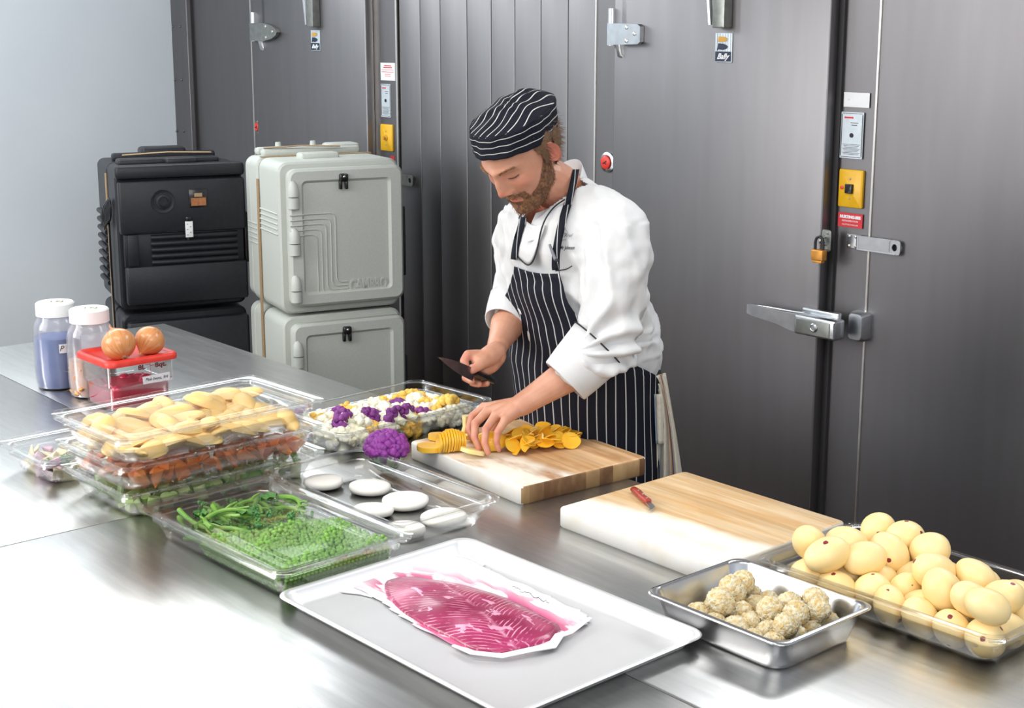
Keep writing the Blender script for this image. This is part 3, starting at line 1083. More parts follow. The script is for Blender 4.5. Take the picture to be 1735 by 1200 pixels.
# sheet pan
ST = (-.0505, 2.4355)
SANG = -.8403
e = empty('sheet_pan', (ST[0], ST[1], TZ), SANG, 'large shallow aluminium sheet pan holding the bagged pink fish', 'sheet pan')
hl, hw = .3305, .2345
b = MB()
b.rr([(hl - .034, hw - .034, .02, 0), (hl - .025, hw - .025, .024, .004), (hl - .012, hw - .012, .03, .024), (hl - .002, hw - .002, .034, .0235), (hl, hw, .035, .0255), (hl - .002, hw - .002, .034, .0275), (hl - .006, hw - .006, .034, .028),
      (hl - .011, hw - .011, .032, .0268), (hl - .0135, hw - .0135, .03, .023), (hl - .027, hw - .027, .024, .005), (hl - .036, hw - .036, .02, .0012)], n=8)
b.build('tray', M['alu'], e, angle=60)


# cutting boards
def wood_mat(name, light, dark, white, stain, seed):
    m = bpy.data.materials.new(name)
    nt, N, L = nodes_of(m)
    bs = N['Principled BSDF']
    bs.inputs['Roughness'].default_value = .55
    tc = N.new('ShaderNodeTexCoord')
    mp = N.new('ShaderNodeMapping')
    mp.inputs['Scale'].default_value = (2.2, 34, 20)
    mp.inputs['Location'].default_value = (seed, seed * .7, 0)
    L.new(tc.outputs['Object'], mp.inputs[0])
    n1 = N.new('ShaderNodeTexNoise')
    n1.inputs['Scale'].default_value = 1.6
    n1.inputs['Detail'].default_value = 7
    n1.inputs['Distortion'].default_value = .5
    L.new(mp.outputs[0], n1.inputs['Vector'])
    r1 = N.new('ShaderNodeValToRGB')
    r1.color_ramp.elements[0].position, r1.color_ramp.elements[1].position = .36, .66
    r1.color_ramp.elements[0].color, r1.color_ramp.elements[1].color = (*light, 1), (*dark, 1)
    L.new(n1.outputs[0], r1.inputs[0])
    # glued staves
    sx = N.new('ShaderNodeSeparateXYZ')
    L.new(tc.outputs['Object'], sx.inputs[0])
    mu = N.new('ShaderNodeMath'); mu.operation = 'MULTIPLY'; mu.inputs[1].default_value = 24
    L.new(sx.outputs['Y'], mu.inputs[0])
    fl = N.new('ShaderNodeMath'); fl.operation = 'FLOOR'
    L.new(mu.outputs[0], fl.inputs[0])
    wn_ = N.new('ShaderNodeTexWhiteNoise'); wn_.noise_dimensions = '1D'
    L.new(fl.outputs[0], wn_.inputs['W'])
    hs = N.new('ShaderNodeMix'); hs.data_type = 'RGBA'; hs.blend_type = 'MULTIPLY'
    hs.inputs['Factor'].default_value = .18
    L.new(r1.outputs[0], hs.inputs['A'])
    L.new(wn_.outputs['Value'], hs.inputs['B'])
    # knife-scraped pale zone towards the edges
    n2 = N.new('ShaderNodeTexNoise')
    n2.inputs['Scale'].default_value = 6
    L.new(tc.outputs['Object'], n2.inputs['Vector'])
    ay = N.new('ShaderNodeMath'); ay.operation = 'MULTIPLY'; ay.inputs[1].default_value = -5.2
    L.new(sx.outputs['Y'], ay.inputs[0])
    ad = N.new('ShaderNodeMath'); ad.operation = 'ADD'
    L.new(ay.outputs[0], ad.inputs[0])
    L.new(n2.outputs[0], ad.inputs[1])
    r2 = N.new('ShaderNodeValToRGB')
    r2.color_ramp.elements[0].position, r2.color_ramp.elements[1].position = .75, 1.45 if False else 1.0
    L.new(ad.outputs[0], r2.inputs[0])
    mx = N.new('ShaderNodeMix'); mx.data_type = 'RGBA'
    L.new(r2.outputs[0], mx.inputs['Factor'])
    L.new(hs.outputs['Result'], mx.inputs['A'])
    mx.inputs['B'].default_value = (*white, 1)
    # stains
    mp3 = N.new('ShaderNodeMapping')
    mp3.inputs['Scale'].default_value = (1, 2.5, 1)
    mp3.inputs['Location'].default_value = (seed * 3, 1, 0)
    L.new(tc.outputs['Object'], mp3.inputs[0])
    n3 = N.new('ShaderNodeTexNoise')
    n3.inputs['Scale'].default_value = 7
    n3.inputs['Detail'].default_value = 6
    L.new(mp3.outputs[0], n3.inputs['Vector'])
    r3 = N.new('ShaderNodeValToRGB')
    r3.color_ramp.elements[0].position, r3.color_ramp.elements[1].position = .50, .72
    r3.color_ramp.elements[1].color = (stain[3],) * 3 + (1,)
    L.new(n3.outputs[0], r3.inputs[0])
    m4 = N.new('ShaderNodeMix'); m4.data_type = 'RGBA'
    L.new(r3.outputs[0], m4.inputs['Factor'])
    L.new(mx.outputs['Result'], m4.inputs['A'])
    m4.inputs['B'].default_value = (*stain[:3], 1)
    L.new(m4.outputs['Result'], bs.inputs['Base Color'])
    bp = N.new('ShaderNodeBump')
    bp.inputs['Strength'].default_value = .08
    bp.inputs['Distance'].default_value = .01
    L.new(n1.outputs[0], bp.inputs['Height'])
    L.new(bp.outputs[0], bs.inputs['Normal'])
    return m


def end_grain(name):
    m = bpy.data.materials.new(name)
    nt, N, L = nodes_of(m)
    bs = N['Principled BSDF']
    bs.inputs['Roughness'].default_value = .7
    tc = N.new('ShaderNodeTexCoord')
    mp = N.new('ShaderNodeMapping')
    mp.inputs['Scale'].default_value = (18, 18, 10)
    L.new(tc.outputs['Object'], mp.inputs[0])
    sy = N.new('ShaderNodeSeparateXYZ')
    L.new(tc.outputs['Object'], sy.inputs[0])
    my = N.new('ShaderNodeMath'); my.operation = 'MULTIPLY'; my.inputs[1].default_value = 24
    L.new(sy.outputs['Y'], my.inputs[0])
    fy_ = N.new('ShaderNodeMath'); fy_.operation = 'FLOOR'
    L.new(my.outputs[0], fy_.inputs[0])
    vo = N.new('ShaderNodeTexWhiteNoise'); vo.noise_dimensions = '1D'
    L.new(fy_.outputs[0], vo.inputs['W'])
    no = N.new('ShaderNodeTexNoise')
    no.inputs['Scale'].default_value = 1.3
    no.inputs['Detail'].default_value = 6
    L.new(mp.outputs[0], no.inputs['Vector'])
    mx = N.new('ShaderNodeMix'); mx.data_type = 'RGBA'; mx.inputs['Factor'].default_value = .62
    L.new(vo.outputs['Value'], mx.inputs['A'])
    L.new(no.outputs['Color'], mx.inputs['B'])
    r = N.new('ShaderNodeValToRGB')
    r.color_ramp.elements[0].position, r.color_ramp.elements[1].position = .3, .7
    r.color_ramp.elements[0].color, r.color_ramp.elements[1].color = (.16, .075, .03, 1), (.52, .33, .15, 1)
    L.new(mx.outputs['Result'], r.inputs[0])
    L.new(r.outputs[0], bs.inputs['Base Color'])
    return m


M['board_worn'] = wood_mat('worn_maple', (.80, .52, .28), (.60, .33, .14), (.84, .76, .64), (.40, .18, .06, .9), 2.3)
M['board_clean'] = wood_mat('scrubbed_maple', (.84, .63, .38), (.70, .42, .18), (.88, .82, .70), (.60, .33, .12, .25), 5.1)
M['board_edge'] = pm('bleached_board_edge', (.78, .76, .71), (.74, .68, .58), 14, .7, ramp=(.5, .75))
M['endgrain'] = end_grain('stained_end_grain')


def cutting_board(c, ang, L, W, H, label, mt, endm):
    e = empty('cutting_board', (c[0], c[1], TZ), ang, label, 'cutting board')
    b = MB()
    b.rr([(L / 2 - .003, W / 2 - .003, .010, 0), (L / 2, W / 2, .012, .004), (L / 2, W / 2, .012, H - .005), (L / 2 - .0015, W / 2 - .0015, .012, H - .0015), (L / 2 - .005, W / 2 - .005, .010, H)], n=4)
    o = b.build('block', [M[mt], M['board_edge'], M[endm]], e, angle=50)
    for p in o.data.polygons:
        n = p.normal
        if n.z < .6: p.material_index = 2 if n.x > .75 else 1
    return e


BH = .045
JC, JA, JL, JW = (.3993, 2.9204), -.8656, .459, .397
IC, IA, IL, IW = (.0346, 3.4004), -.9246, .458, .3823
cutting_board(JC, JA, JL, JW, BH, 'pale scrubbed wooden cutting board with the red-handled paring knife on it', 'board_clean', 'board_edge')
cutting_board(IC, IA, IL, IW, BH, 'worn wooden cutting board with dark end grain under the sliced golden beets', 'board_worn', 'endgrain')

# paring knife on the right board
zb = TZ + BH
k0, k1, k2 = atz(1072, 828, zb + .008), atz(1099, 852, zb + .008), atz(1112, 862, zb + .003)
d = (k1 - k0)
ang = math.atan2(d.y, d.x)
e = empty('paring_knife', (k0.x, k0.y, zb), ang, 'small paring knife with a red riveted handle, lying on the pale board', 'knife')
hlen = d.length
b = MB()
b.tube([(0, 0, .008), (.006, 0, .0085), (hlen * .3, .001, .0085), (hlen * .6, -.001, .0085), (hlen * .9, .001, .0085), (hlen, 0, .008)], [.004, .0085, .010, .0085, .0095, .006], n=12, flat=.75, up=(0, 0, 1))
b.build('handle', pm('red_handle_wood', (.36, .045, .025), (.28, .03, .02), 60, .35), e)
for q in (.35, .62, .88):
    b = MB()
    b.blob((hlen * q, 0, .0155), (.0025, .0025, .001), seg=8, rings=5)
    b.build('rivet', M['bright_edge'], e)
b = MB()
bl = .048
poly = [(hlen - .004, -.006), (hlen + bl * .5, -.0075), (hlen + bl * .85, -.012), (hlen + bl, -.019), (hlen + bl * .9, -.0135 + .006), (hlen + bl * .6, .004), (hlen - .004, .0065)]
b.prism(poly, .0065, .0085)
b.build('blade', M['chrome'], e)

# ------------------------------------------------------------------ jars, red-lidded box, onions
M['jar'] = clear_plastic('milky_jar_plastic', (0.95, 0.95, 0.97), .15, .09, .5, (.92, .92, .95))
M['jarcap'] = pm('white_jar_cap', (.86, .87, .86), (.82, .83, .82), 30, .4)
M['capprint'] = pm('pale_green_cap_print', (.66, .72, .52), (.80, .80, .62), 40, .5)
M['bluefill'] = pm('violet_blue_liquid', (.05, .14, .44), (.10, .17, .48), 20, .25, detail=3, ramp=(.4, .75))
M['pinkfill'] = pm('peach_brine', (.88, .40, .18), (.92, .56, .38), 25, .3)
M['tape'] = pm('white_tape', (.86, .82, .84), (.80, .77, .80), 60, .6)


def jar(px, py, r, h, fill, label, fmat, off=(0, 0, 0)):
    p = atz(px, py, TZ) + Vector(off)
    p += Vector((0, r, 0))
    e = empty('gallon_jar', (p.x, p.y, TZ), -.3, label, 'jar')
    b = MB()
    pr = [(r * .80, 0), (r * .93, .006), (r * .97, .02), (r, .05), (r, h * .60), (r * .985, h * .68), (r * .92, h * .76), (r * .80, h * .81), (r * .75, h * .84), (r * .75, h * .95)]
    b.lathe(pr, n=40, cap=False)
    b.lathe([(max(a - .002, .001), z + (.002 if i == 0 else 0)) for i, (a, z) in enumerate(pr)][::-1], n=40, cap=False)
    b.add([(r * .80 * math.cos(t), r * .80 * math.sin(t), 0) for t in [i * math.pi / 20 for i in range(40)]], [tuple(range(40))[::-1]])
    b.build('jar_body', M['jar'], e)
    b = MB()
    R_ = r * .82
    b.lathe([(R_ - .003, h * .845), (R_, h * .85), (R_, h * .985), (R_ - .004, h), (R_ - .012, h), (R_ - .016, h - .002), (.001, h - .002)], n=40)
    b.build('cap', M['jarcap'], e)
    b = MB()
    b.lathe([(R_ * .75, h - .002), (R_ * .75, h - .0012), (.001, h - .0012)], n=32)
    c = b.build('cap_print', M['capprint'], e)
    b = MB()
    for i in range(5): b.box((-.012 + i * .008, .01 + .004 * (i % 2), h - .001), (.003, .012, .0006), mat=Matrix.Rotation(.4 * (-1) ** i, 4, 'Z'))
    b.build('cap_writing', M['ink'], e, smooth=False)
    b = MB()
    q = [(a - .004, z) for a, z in pr[1:] if z < fill * h]
    b.lathe([(q[0][0] * .9, .003)] + q + [(q[-1][0], fill * h)], n=36)
    b.build('contents', fmat, e)
    return e


ja = jar(90, 664, .069, .258, .60, 'tall white-capped jar of violet blue liquid', M['bluefill'])
b = MB()
t_ = [(math.cos(a) * .0700, math.sin(a) * .0700) for a in [math.radians(x) for x in range(-52, -19, 4)]]
for z0, z1 in ((.115, .142),):
    n = len(t_)
    b.add([(x, y, z0) for x, y in t_] + [(x, y, z1) for x, y in t_], [(i, i + 1, n + i + 1, n + i) for i in range(n - 1)])
b.build('tape_label', M['tape'], ja)
text_mesh('P', .022, 'handwriting', M['ink'], ja, .0002, .3, (math.cos(math.radians(-47)) * .0706, math.sin(math.radians(-47)) * .0706, .129), (math.pi / 2, 0, math.radians(43)))
jb = jar(151, 681, .069, .258, .42, 'white-capped jar of orange pickled pieces, in front of the blue one', M['pinkfill'], (-.010, .016, 0))

LIDC, LIDA = (-1.0962, 4.0039), .7183
SQ, SH = .212, .150
cb = empty('square_storage_box', (LIDC[0], LIDC[1], TZ), LIDA, 'clear square storage box of red beets with writing on its side', 'food box')
b = MB()
h2 = SQ / 2 - .006
b.rr([(h2 - .016, h2 - .016, .02, 0), (h2 - .008, h2 - .008, .026, .006), (h2 - .006, h2 - .006, .03, SH * .46), (h2 - .001, h2 - .001, .03, SH * .48), (h2, h2, .03, SH * .5), (h2, h2, .03, SH - .004),
      (h2 - .0025, h2 - .0025, .03, SH - .004), (h2 - .0025, h2 - .0025, .03, SH * .5), (h2 - .009, h2 - .009, .03, SH * .46), (h2 - .011, h2 - .011, .026, .008), (h2 - .018, h2 - .018, .02, .003)], n=6)
b.build('tub', M['clear'], cb, angle=50)
b = MB()
for zz in (.56, .53): b.box((.0, -h2 - .0002, SH * .9), (.0, .0, .0))
b = MB()
b.box((.020, -h2 - .0006, SH * .755), (.0012, .0006, SH * .28))
b.box((.013, -h2 - .0006, SH * .87), (.014, .0006, .0014))
b.box((.028, -h2 - .0006, SH * .84), (.014, .0006, .0014))
b.box((.0, -h2 - .0006, SH * .56), (SQ * .8, .0006, .0012))
b.build('scale_mark', M['redink'], cb, smooth=False)
M['dkred'] = pm('dark_red_print', (.16, .02, .02), None, 40, .6)
text_mesh('8L', .018, 'scale_number', M['dkred'], cb, .0003, 0, (-.006, -h2 - .001, SH * .83), (math.pi / 2, 0, 0), sx=1.25, bold=.0006)
text_mesh('8qt.', .018, 'scale_number', M['dkred'], cb, .0003, 0, (.052, -h2 - .001, SH * .83), (math.pi / 2, 0, 0), sx=1.25, bold=.0006)
b = MB()
tp = [(-.004, SH * .50), (.02, SH * .505), (.05, SH * .50), (.078, SH * .515), (.079, SH * .66), (.05, SH * .66), (-.006, SH * .645)]
b.add([(x, -h2 - .0012, z) for x, z in tp], [tuple(range(len(tp)))])
b.build('tape_label', M['tape'], cb, smooth=False)
text_mesh('Pink beets, 9/4', .0125, 'handwriting', M['ink'], cb, .0002, .35, (.037, -h2 - .0018, SH * .58), (math.pi / 2, 0, 0), sx=.93)
b = MB()                                       # pink brine
M['brine'] = clear_plastic('pink_brine', (.95, .22, .30), .05, .5, .3, (.85, .04, .12))
b.rr([(h2 - .02, h2 - .02, .02, .0045), (h2 - .0125, h2 - .0125, .026, .0105), (h2 - .0105, h2 - .0105, .028, SH * .42)], n=5)
b.build('brine', M['brine'], cb)

rl = empty('red_box_lid', (LIDC[0], LIDC[1], TZ + SH), LIDA, 'red plastic lid on the square beet box, under two onions', 'lid')
b = MB()
k = SQ / 2 + .004
b.rr([(k, k, .03, -.014), (k + .001, k + .001, .032, -.002), (k - .002, k - .002, .032, .002), (k - .006, k - .006, .03, .004), (k - .014, k - .014, .026, .004), (k - .019, k - .019, .022, .001), (k - .023, k - .023, .02, -.004), (k - .04, k - .04, .01, -.004)], n=7, cap0=False)
b.rr([(k - .002, k - .002, .03, -.014), (k - .003, k - .003, .03, -.002), (k - .03, k - .03, .02, -.006)], n=7, cap0=False)
b.build('cover', M['red'], rl, angle=60)
M['red'].node_tree.nodes['Principled BSDF'].inputs['Roughness'].default_value = .4


def onion_mat():
    m = bpy.data.materials.new('onion_skin')
    nt, N, L = nodes_of(m)
    bs = N['Principled BSDF']
    bs.inputs['Roughness'].default_value = .3
    bs.inputs['Coat Weight'].default_value = .2
    tc = N.new('ShaderNodeTexCoord')
    sx = N.new('ShaderNodeSeparateXYZ')
    L.new(tc.outputs['Object'], sx.inputs[0])
    at_ = N.new('ShaderNodeMath'); at_.operation = 'ARCTAN2'
    L.new(sx.outputs['Y'], at_.inputs[0]); L.new(sx.outputs['X'], at_.inputs[1])
    cb_ = N.new('ShaderNodeCombineXYZ')
    L.new(at_.outputs[0], cb_.inputs[0])
    L.new(sx.outputs['Z'], cb_.inputs[2])
    mp = N.new('ShaderNodeMapping'); mp.inputs['Scale'].default_value = (9, 1, 12)
    L.new(cb_.outputs[0], mp.inputs[0])
    no = N.new('ShaderNodeTexNoise'); no.inputs['Scale'].default_value = 1.4; no.inputs['Detail'].default_value = 5
    L.new(mp.outputs[0], no.inputs['Vector'])
    cr = N.new('ShaderNodeValToRGB')
    cr.color_ramp.elements[0].position, cr.color_ramp.elements[1].position = .35, .7
    cr.color_ramp.elements[0].color, cr.color_ramp.elements[1].color = (.74, .36, .15, 1), (.58, .20, .05, 1)
    L.new(no.outputs[0], cr.inputs[0])
    L.new(cr.outputs[0], bs.inputs['Base Color'])
    return m


M['onion'] = onion_mat()
M['root'] = pm('dry_root', (.45, .30, .16), (.3, .18, .09), 80, .8)


def onion(px, py, r, rot, label):
    zc = TZ + SH - .004 + r * .93
    p = atz(px, py, zc)
    e = empty('yellow_onion', (p.x, p.y, zc), 0, label, 'onion')
    e.rotation_euler = Vector(rot).to_track_quat('Z', 'Y').to_euler()
    b = MB()
    pr = []
    for i in range(19):
        t = math.pi * i / 18
        q = math.sin(t)
        z = -math.cos(t) * .93
        k_ = q * (1.0 if z < .3 else 1 - .12 * (z - .3))
        if i >= 16: z += (i - 15) * .07
        pr.append((max(k_ * r, .0035 if i > 9 else .002), z * r))
    b.lathe(pr, n=36)
    b.build('bulb', M['onion'], e)
    b = MB()
    rr_ = random.Random(int(px))
    for i in range(16):
        a = rr_.uniform(0, 6.28)
        d_ = rr_.uniform(.2, .7)
        b.tube([(0, 0, -r * .9), (math.cos(a) * d_ * .010, math.sin(a) * d_ * .010, -r * (.95 + rr_.uniform(0, .06))), (math.cos(a) * d_ * .02, math.sin(a) * d_ * .02, -r * (.92 + rr_.uniform(0, .1)))], .0007, n=4)
    b.blob((0, 0, -r * .9), (.007, .007, .004), seg=10, rings=6)
    b.build('roots', M['root'], e)
    b = MB()
    b.tube([(0, 0, r * .95), (.002, .001, r * 1.12), (.006, .003, r * 1.26), (.004, .008, r * 1.36)], [.007, .0045, .003, .0006], n=8, flat=.6)
    b.build('neck', M['onion'], e)


onion(201, 583, .0475, (-.45, .55, .70), 'larger yellow onion on the red lid, roots facing out')
onion(254, 577, .0425, (-.45, -.60, -.66), 'smaller yellow onion on the red lid, nearer the black carrier')

# ------------------------------------------------------------------ bagged fish on the sheet pan
zf = TZ + .0035
ctr = Vector((ST[0], ST[1], 0))
fe = empty('vacuum_bagged_fish', (ctr.x, ctr.y, zf), SANG, 'pink cured fish fillet sealed in a clear bag on white paper', 'bagged fish')
invf = (Matrix.Translation((ctr.x, ctr.y, zf)) @ Matrix.Rotation(SANG, 4, 'Z')).inverted()


def poly_local(pts, z=None):
    out = []
    for px, py in pts:
        q = invf @ atz(px, py, zf)
        out.append((q.x, q.y))
    return out


def inside(p, poly):
    x, y = p
    c = False
    j = len(poly) - 1
    for i in range(len(poly)):
        xi, yi = poly[i]
        xj, yj = poly[j]
        if (yi > y) != (yj > y) and x < (xj - xi) * (y - yi) / (yj - yi) + xi: c = not c
        j = i
    return c


def edge_d(p, poly):
    best = 9
    P = Vector(p)
    for i in range(len(poly)):
        a, b_ = Vector(poly[i]), Vector(poly[(i + 1) % len(poly)])
        t = max(0, min(1, (P - a).dot(b_ - a) / max((b_ - a).length_squared, 1e-9)))
        best = min(best, (P - (a + (b_ - a) * t)).length)
    return best


def smooth_poly(poly, it=2):
    for _ in range(it):
        q = []
        for i in range(len(poly)):
            a, b_ = poly[i], poly[(i + 1) % len(poly)]
            q += [(a[0] * .75 + b_[0] * .25, a[1] * .75 + b_[1] * .25), (a[0] * .25 + b_[0] * .75, a[1] * .25 + b_[1] * .75)]
        poly = q
    return poly


def pillow(poly, rings, hfun, zbase=0.0, bottom=True):
    """closed mesh over a polygon: rings shrink to the centre line, height from hfun(edge distance, x, y)"""
    cx = sum(p[0] for p in poly) / len(poly)
    cy = sum(p[1] for p in poly) / len(poly)
    b = MB()
    n = len(poly)
    vs, fs = [], []
    for r_ in range(rings + 1):
        t = 1 - r_ / (rings + .5)
        for (x, y) in poly:
            X, Y = cx + (x - cx) * t, cy + (y - cy) * t
            vs.append((X, Y, zbase + hfun(1 - t, X, Y)))
    vs.append((cx, cy, zbase + hfun(1, cx, cy)))
    for r_ in range(rings):
        for i in range(n):
            a, c = r_ * n + i, r_ * n + (i + 1) % n
            fs.append((a, c, c + n, a + n))
    for i in range(n): fs.append((rings * n + i, rings * n + (i + 1) % n, (rings + 1) * n))
    if bottom:
        o = len(vs)
        vs += [(x, y, zbase - .0004) for x, y in poly]
        fs.append(tuple(o + i for i in range(n))[::-1])
        for i in range(n): fs.append((i, o + i, o + (i + 1) % n, (i + 1) % n))
    b.add(vs, fs)
    return b


fish_px = [(652, 990), (668, 984), (690, 981), (712, 982), (728, 986), (748, 988), (790, 996), (850, 1014), (890, 1032), (925, 1052), (952, 1066), (942, 1084), (905, 1097), (860, 1107), (820, 1108), (788, 1098), (765, 1083), (735, 1070), (705, 1053), (683, 1040), (664, 1022), (652, 1006)]
fp = smooth_poly(poly_local(fish_px), 1)


def fish_mat():
    m = bpy.data.materials.new('cured_fish')
    nt, N, L = nodes_of(m)
    bs = N['Principled BSDF']
    bs.inputs['Roughness'].default_value = .3
    bs.inputs['Coat Weight'].default_value = .25
    bs.inputs['Coat Roughness'].default_value = .12
    tc = N.new('ShaderNodeTexCoord')
    mp = N.new('ShaderNodeMapping')
    mp.inputs['Rotation'].default_value = (0, 0, .25)
    L.new(tc.outputs['Object'], mp.inputs[0])
    sx = N.new('ShaderNodeSeparateXYZ')
    L.new(mp.outputs[0], sx.inputs[0])
    ab = N.new('ShaderNodeMath'); ab.operation = 'ABSOLUTE'
    L.new(sx.outputs['Y'], ab.inputs[0])
    # chevron muscle bands: x + |y| bands
    ma = N.new('ShaderNodeMath'); ma.operation = 'MULTIPLY_ADD'; ma.inputs[1].default_value = .8
    L.new(ab.outputs[0], ma.inputs[0]); L.new(sx.outputs['X'], ma.inputs[2])
    n0 = N.new('ShaderNodeTexNoise'); n0.inputs['Scale'].default_value = 22
    L.new(tc.outputs['Object'], n0.inputs['Vector'])
    m2 = N.new('ShaderNodeMath'); m2.operation = 'MULTIPLY_ADD'; m2.inputs[1].default_value = .012
    L.new(n0.outputs[0], m2.inputs[0]); L.new(ma.outputs[0], m2.inputs[2])
    m3 = N.new('ShaderNodeMath'); m3.operation = 'MULTIPLY'; m3.inputs[1].default_value = 560
    L.new(m2.outputs[0], m3.inputs[0])
    sn = N.new('ShaderNodeMath'); sn.operation = 'SINE'
    L.new(m3.outputs[0], sn.inputs[0])
    r = N.new('ShaderNodeMapRange'); r.inputs[1].default_value = .55; r.inputs[2].default_value = 1
    L.new(sn.outputs[0], r.inputs[0])
    n1 = N.new('ShaderNodeTexNoise'); n1.inputs['Scale'].default_value = 40; n1.inputs['Detail'].default_value = 3
    L.new(tc.outputs['Object'], n1.inputs['Vector'])
    r1 = N.new('ShaderNodeMapRange'); r1.inputs[1].default_value = .42; r1.inputs[2].default_value = .62
    L.new(n1.outputs[0], r1.inputs[0])
    mu = N.new('ShaderNodeMath'); mu.operation = 'MULTIPLY'
    L.new(r.outputs[0], mu.inputs[0]); L.new(r1.outputs[0], mu.inputs[1])
    # white blotches
    mp2 = N.new('ShaderNodeMapping'); mp2.inputs['Scale'].default_value = (1, 2.2, 1)
    L.new(tc.outputs['Object'], mp2.inputs[0])
    n2 = N.new('ShaderNodeTexNoise'); n2.inputs['Scale'].default_value = 26; n2.inputs['Detail'].default_value = 3
    L.new(mp2.outputs[0], n2.inputs['Vector'])
    r2 = N.new('ShaderNodeMapRange'); r2.inputs[1].default_value = .63; r2.inputs[2].default_value = .66
    L.new(n2.outputs[0], r2.inputs[0])
    # pale centre line
    cl = N.new('ShaderNodeMath'); cl.operation = 'MULTIPLY_ADD'; cl.inputs[1].default_value = -160; cl.inputs[2].default_value = .9
    L.new(ab.outputs[0], cl.inputs[0])
    clm = N.new('ShaderNodeMath'); clm.operation = 'MULTIPLY'; clm.use_clamp = True
    L.new(cl.outputs[0], clm.inputs[0]); L.new(r1.outputs[0], clm.inputs[1])
    mxx = N.new('ShaderNodeMath'); mxx.operation = 'MAXIMUM'
    L.new(mu.outputs[0], mxx.inputs[0]); L.new(r2.outputs[0], mxx.inputs[1])
    mx3 = N.new('ShaderNodeMath'); mx3.operation = 'MAXIMUM'
    L.new(mxx.outputs[0], mx3.inputs[0]); L.new(clm.outputs[0], mx3.inputs[1])
    base = N.new('ShaderNodeValToRGB')
    base.color_ramp.elements[0].position, base.color_ramp.elements[1].position = .35, .7
    base.color_ramp.elements[0].color, base.color_ramp.elements[1].color = (.24, .007, .055, 1), (.43, .035, .13, 1)
    n4 = N.new('ShaderNodeTexNoise'); n4.inputs['Scale'].default_value = 12
    L.new(tc.outputs['Object'], n4.inputs['Vector'])
    L.new(n4.outputs[0], base.inputs[0])
    mx = N.new('ShaderNodeMix'); mx.data_type = 'RGBA'
    L.new(mx3.outputs[0], mx.inputs['Factor'])
    L.new(base.outputs[0], mx.inputs['A'])
    mx.inputs['B'].default_value = (.74, .33, .45, 1)
    L.new(mx.outputs['Result'], bs.inputs['Base Color'])
    bp = N.new('ShaderNodeBump'); bp.inputs['Strength'].default_value = .25; bp.inputs['Distance'].default_value = .002
    L.new(mx3.outputs[0], bp.inputs['Height'])
    L.new(bp.outputs[0], bs.inputs['Normal'])
    return m


def fh(t, x, y):
    return .004 + .017 * (1 - (1 - min(1, t * 1.15)) ** 2.2) + .0012 * math.sin(x * 60) * min(1, t * 3)


b = pillow(fp, 12, fh, .0012)
b.build('fillet', fish_mat(), fe, angle=80)


def bag_mat():
    """white backing stained pink where the marinade gathers"""
    m = pm('stained_bag_film', (.86, .85, .87), (.88, .86, .88), 8, .22, coat=.3)
    nt, N, L = nodes_of(m)
    bs = N['Principled BSDF']
    tc = N.new('ShaderNodeTexCoord')
    mp = N.new('ShaderNodeMapping')
    mp.inputs['Scale'].default_value = (.7, 2.4, 1)
    mp.inputs['Rotation'].default_value = (0, 0, .15)
    mp.inputs['Location'].default_value = (.61, .34, 0)
    L.new(tc.outputs['Object'], mp.inputs[0])
    n = N.new('ShaderNodeTexNoise'); n.inputs['Scale'].default_value = 9; n.inputs['Detail'].default_value = 5; n.inputs['Distortion'].default_value = .8
    L.new(mp.outputs[0], n.inputs['Vector'])
    r = N.new('ShaderNodeMapRange'); r.inputs[1].default_value = .50; r.inputs[2].default_value = .56
    L.new(n.outputs[0], r.inputs[0])
    # fade away from the fish
    at_ = N.new('ShaderNodeAttribute'); at_.attribute_name = 'near'
    mu = N.new('ShaderNodeMath'); mu.operation = 'MULTIPLY'; mu.use_clamp = True
    L.new(r.outputs[0], mu.inputs[0]); L.new(at_.outputs['Fac'], mu.inputs[1])
    mx = N.new('ShaderNodeMix'); mx.data_type = 'RGBA'
    L.new(mu.outputs[0], mx.inputs['Factor'])
    mx.inputs['A'].default_value = (.86, .85, .87, 1)
    mx.inputs['B'].default_value = (.66, .13, .27, 1)
    L.new(mx.outputs['Result'], bs.inputs['Base Color'])
    return m


bag_px = [(584, 992), (640, 968), (700, 952), (760, 940), (800, 950), (850, 975), (905, 998), (955, 1022), (1004, 1046), (1000, 1060), (960, 1072), (945, 1100), (905, 1104), (850, 1113), (800, 1111), (768, 1098), (700, 1062), (660, 1035), (640, 1018)]
bp_ = poly_local(bag_px)
# grid over the bag outline
xs_ = [p[0] for p in bp_]
ys_ = [p[1] for p in bp_]
G = .006
nx, ny = int((max(xs_) - min(xs_)) / G) + 2, int((max(ys_) - min(ys_)) / G) + 2
b = MB()
idx, vs, fs, near = {}, [], [], []
bps = smooth_poly(bp_, 1)
for i in range(nx):
    for j in range(ny):
        x, y = min(xs_) + i * G, min(ys_) + j * G
        if inside((x, y), bps):
            de, df = edge_d((x, y), bps), (0 if inside((x, y), fp) else edge_d((x, y), fp))
            idx[i, j] = len(vs)
            z = .0012 + (.0 if df == 0 else .0016 * (1 + math.sin(x * 70 + 3 * math.sin(y * 50))) * min(1, df / .02) * 1.0)
            if x > .13 and de < .03: z += .006 * (1 - de / .03) * (1 + math.sin(x * 90 + y * 40)) * .6
            vs.append((x, y, z))
            near.append(max(0, 1.15 - df / .055))
for (i, j) in idx:
    if (i + 1, j) in idx and (i, j + 1) in idx and (i + 1, j + 1) in idx:
        fs.append((idx[i, j], idx[i + 1, j], idx[i + 1, j + 1], idx[i, j + 1]))
b.add(vs, fs)
o = b.build('bag', bag_mat(), fe)
at_ = o.data.attributes.new('near', 'FLOAT', 'POINT')
at_.data.foreach_set('value', near)
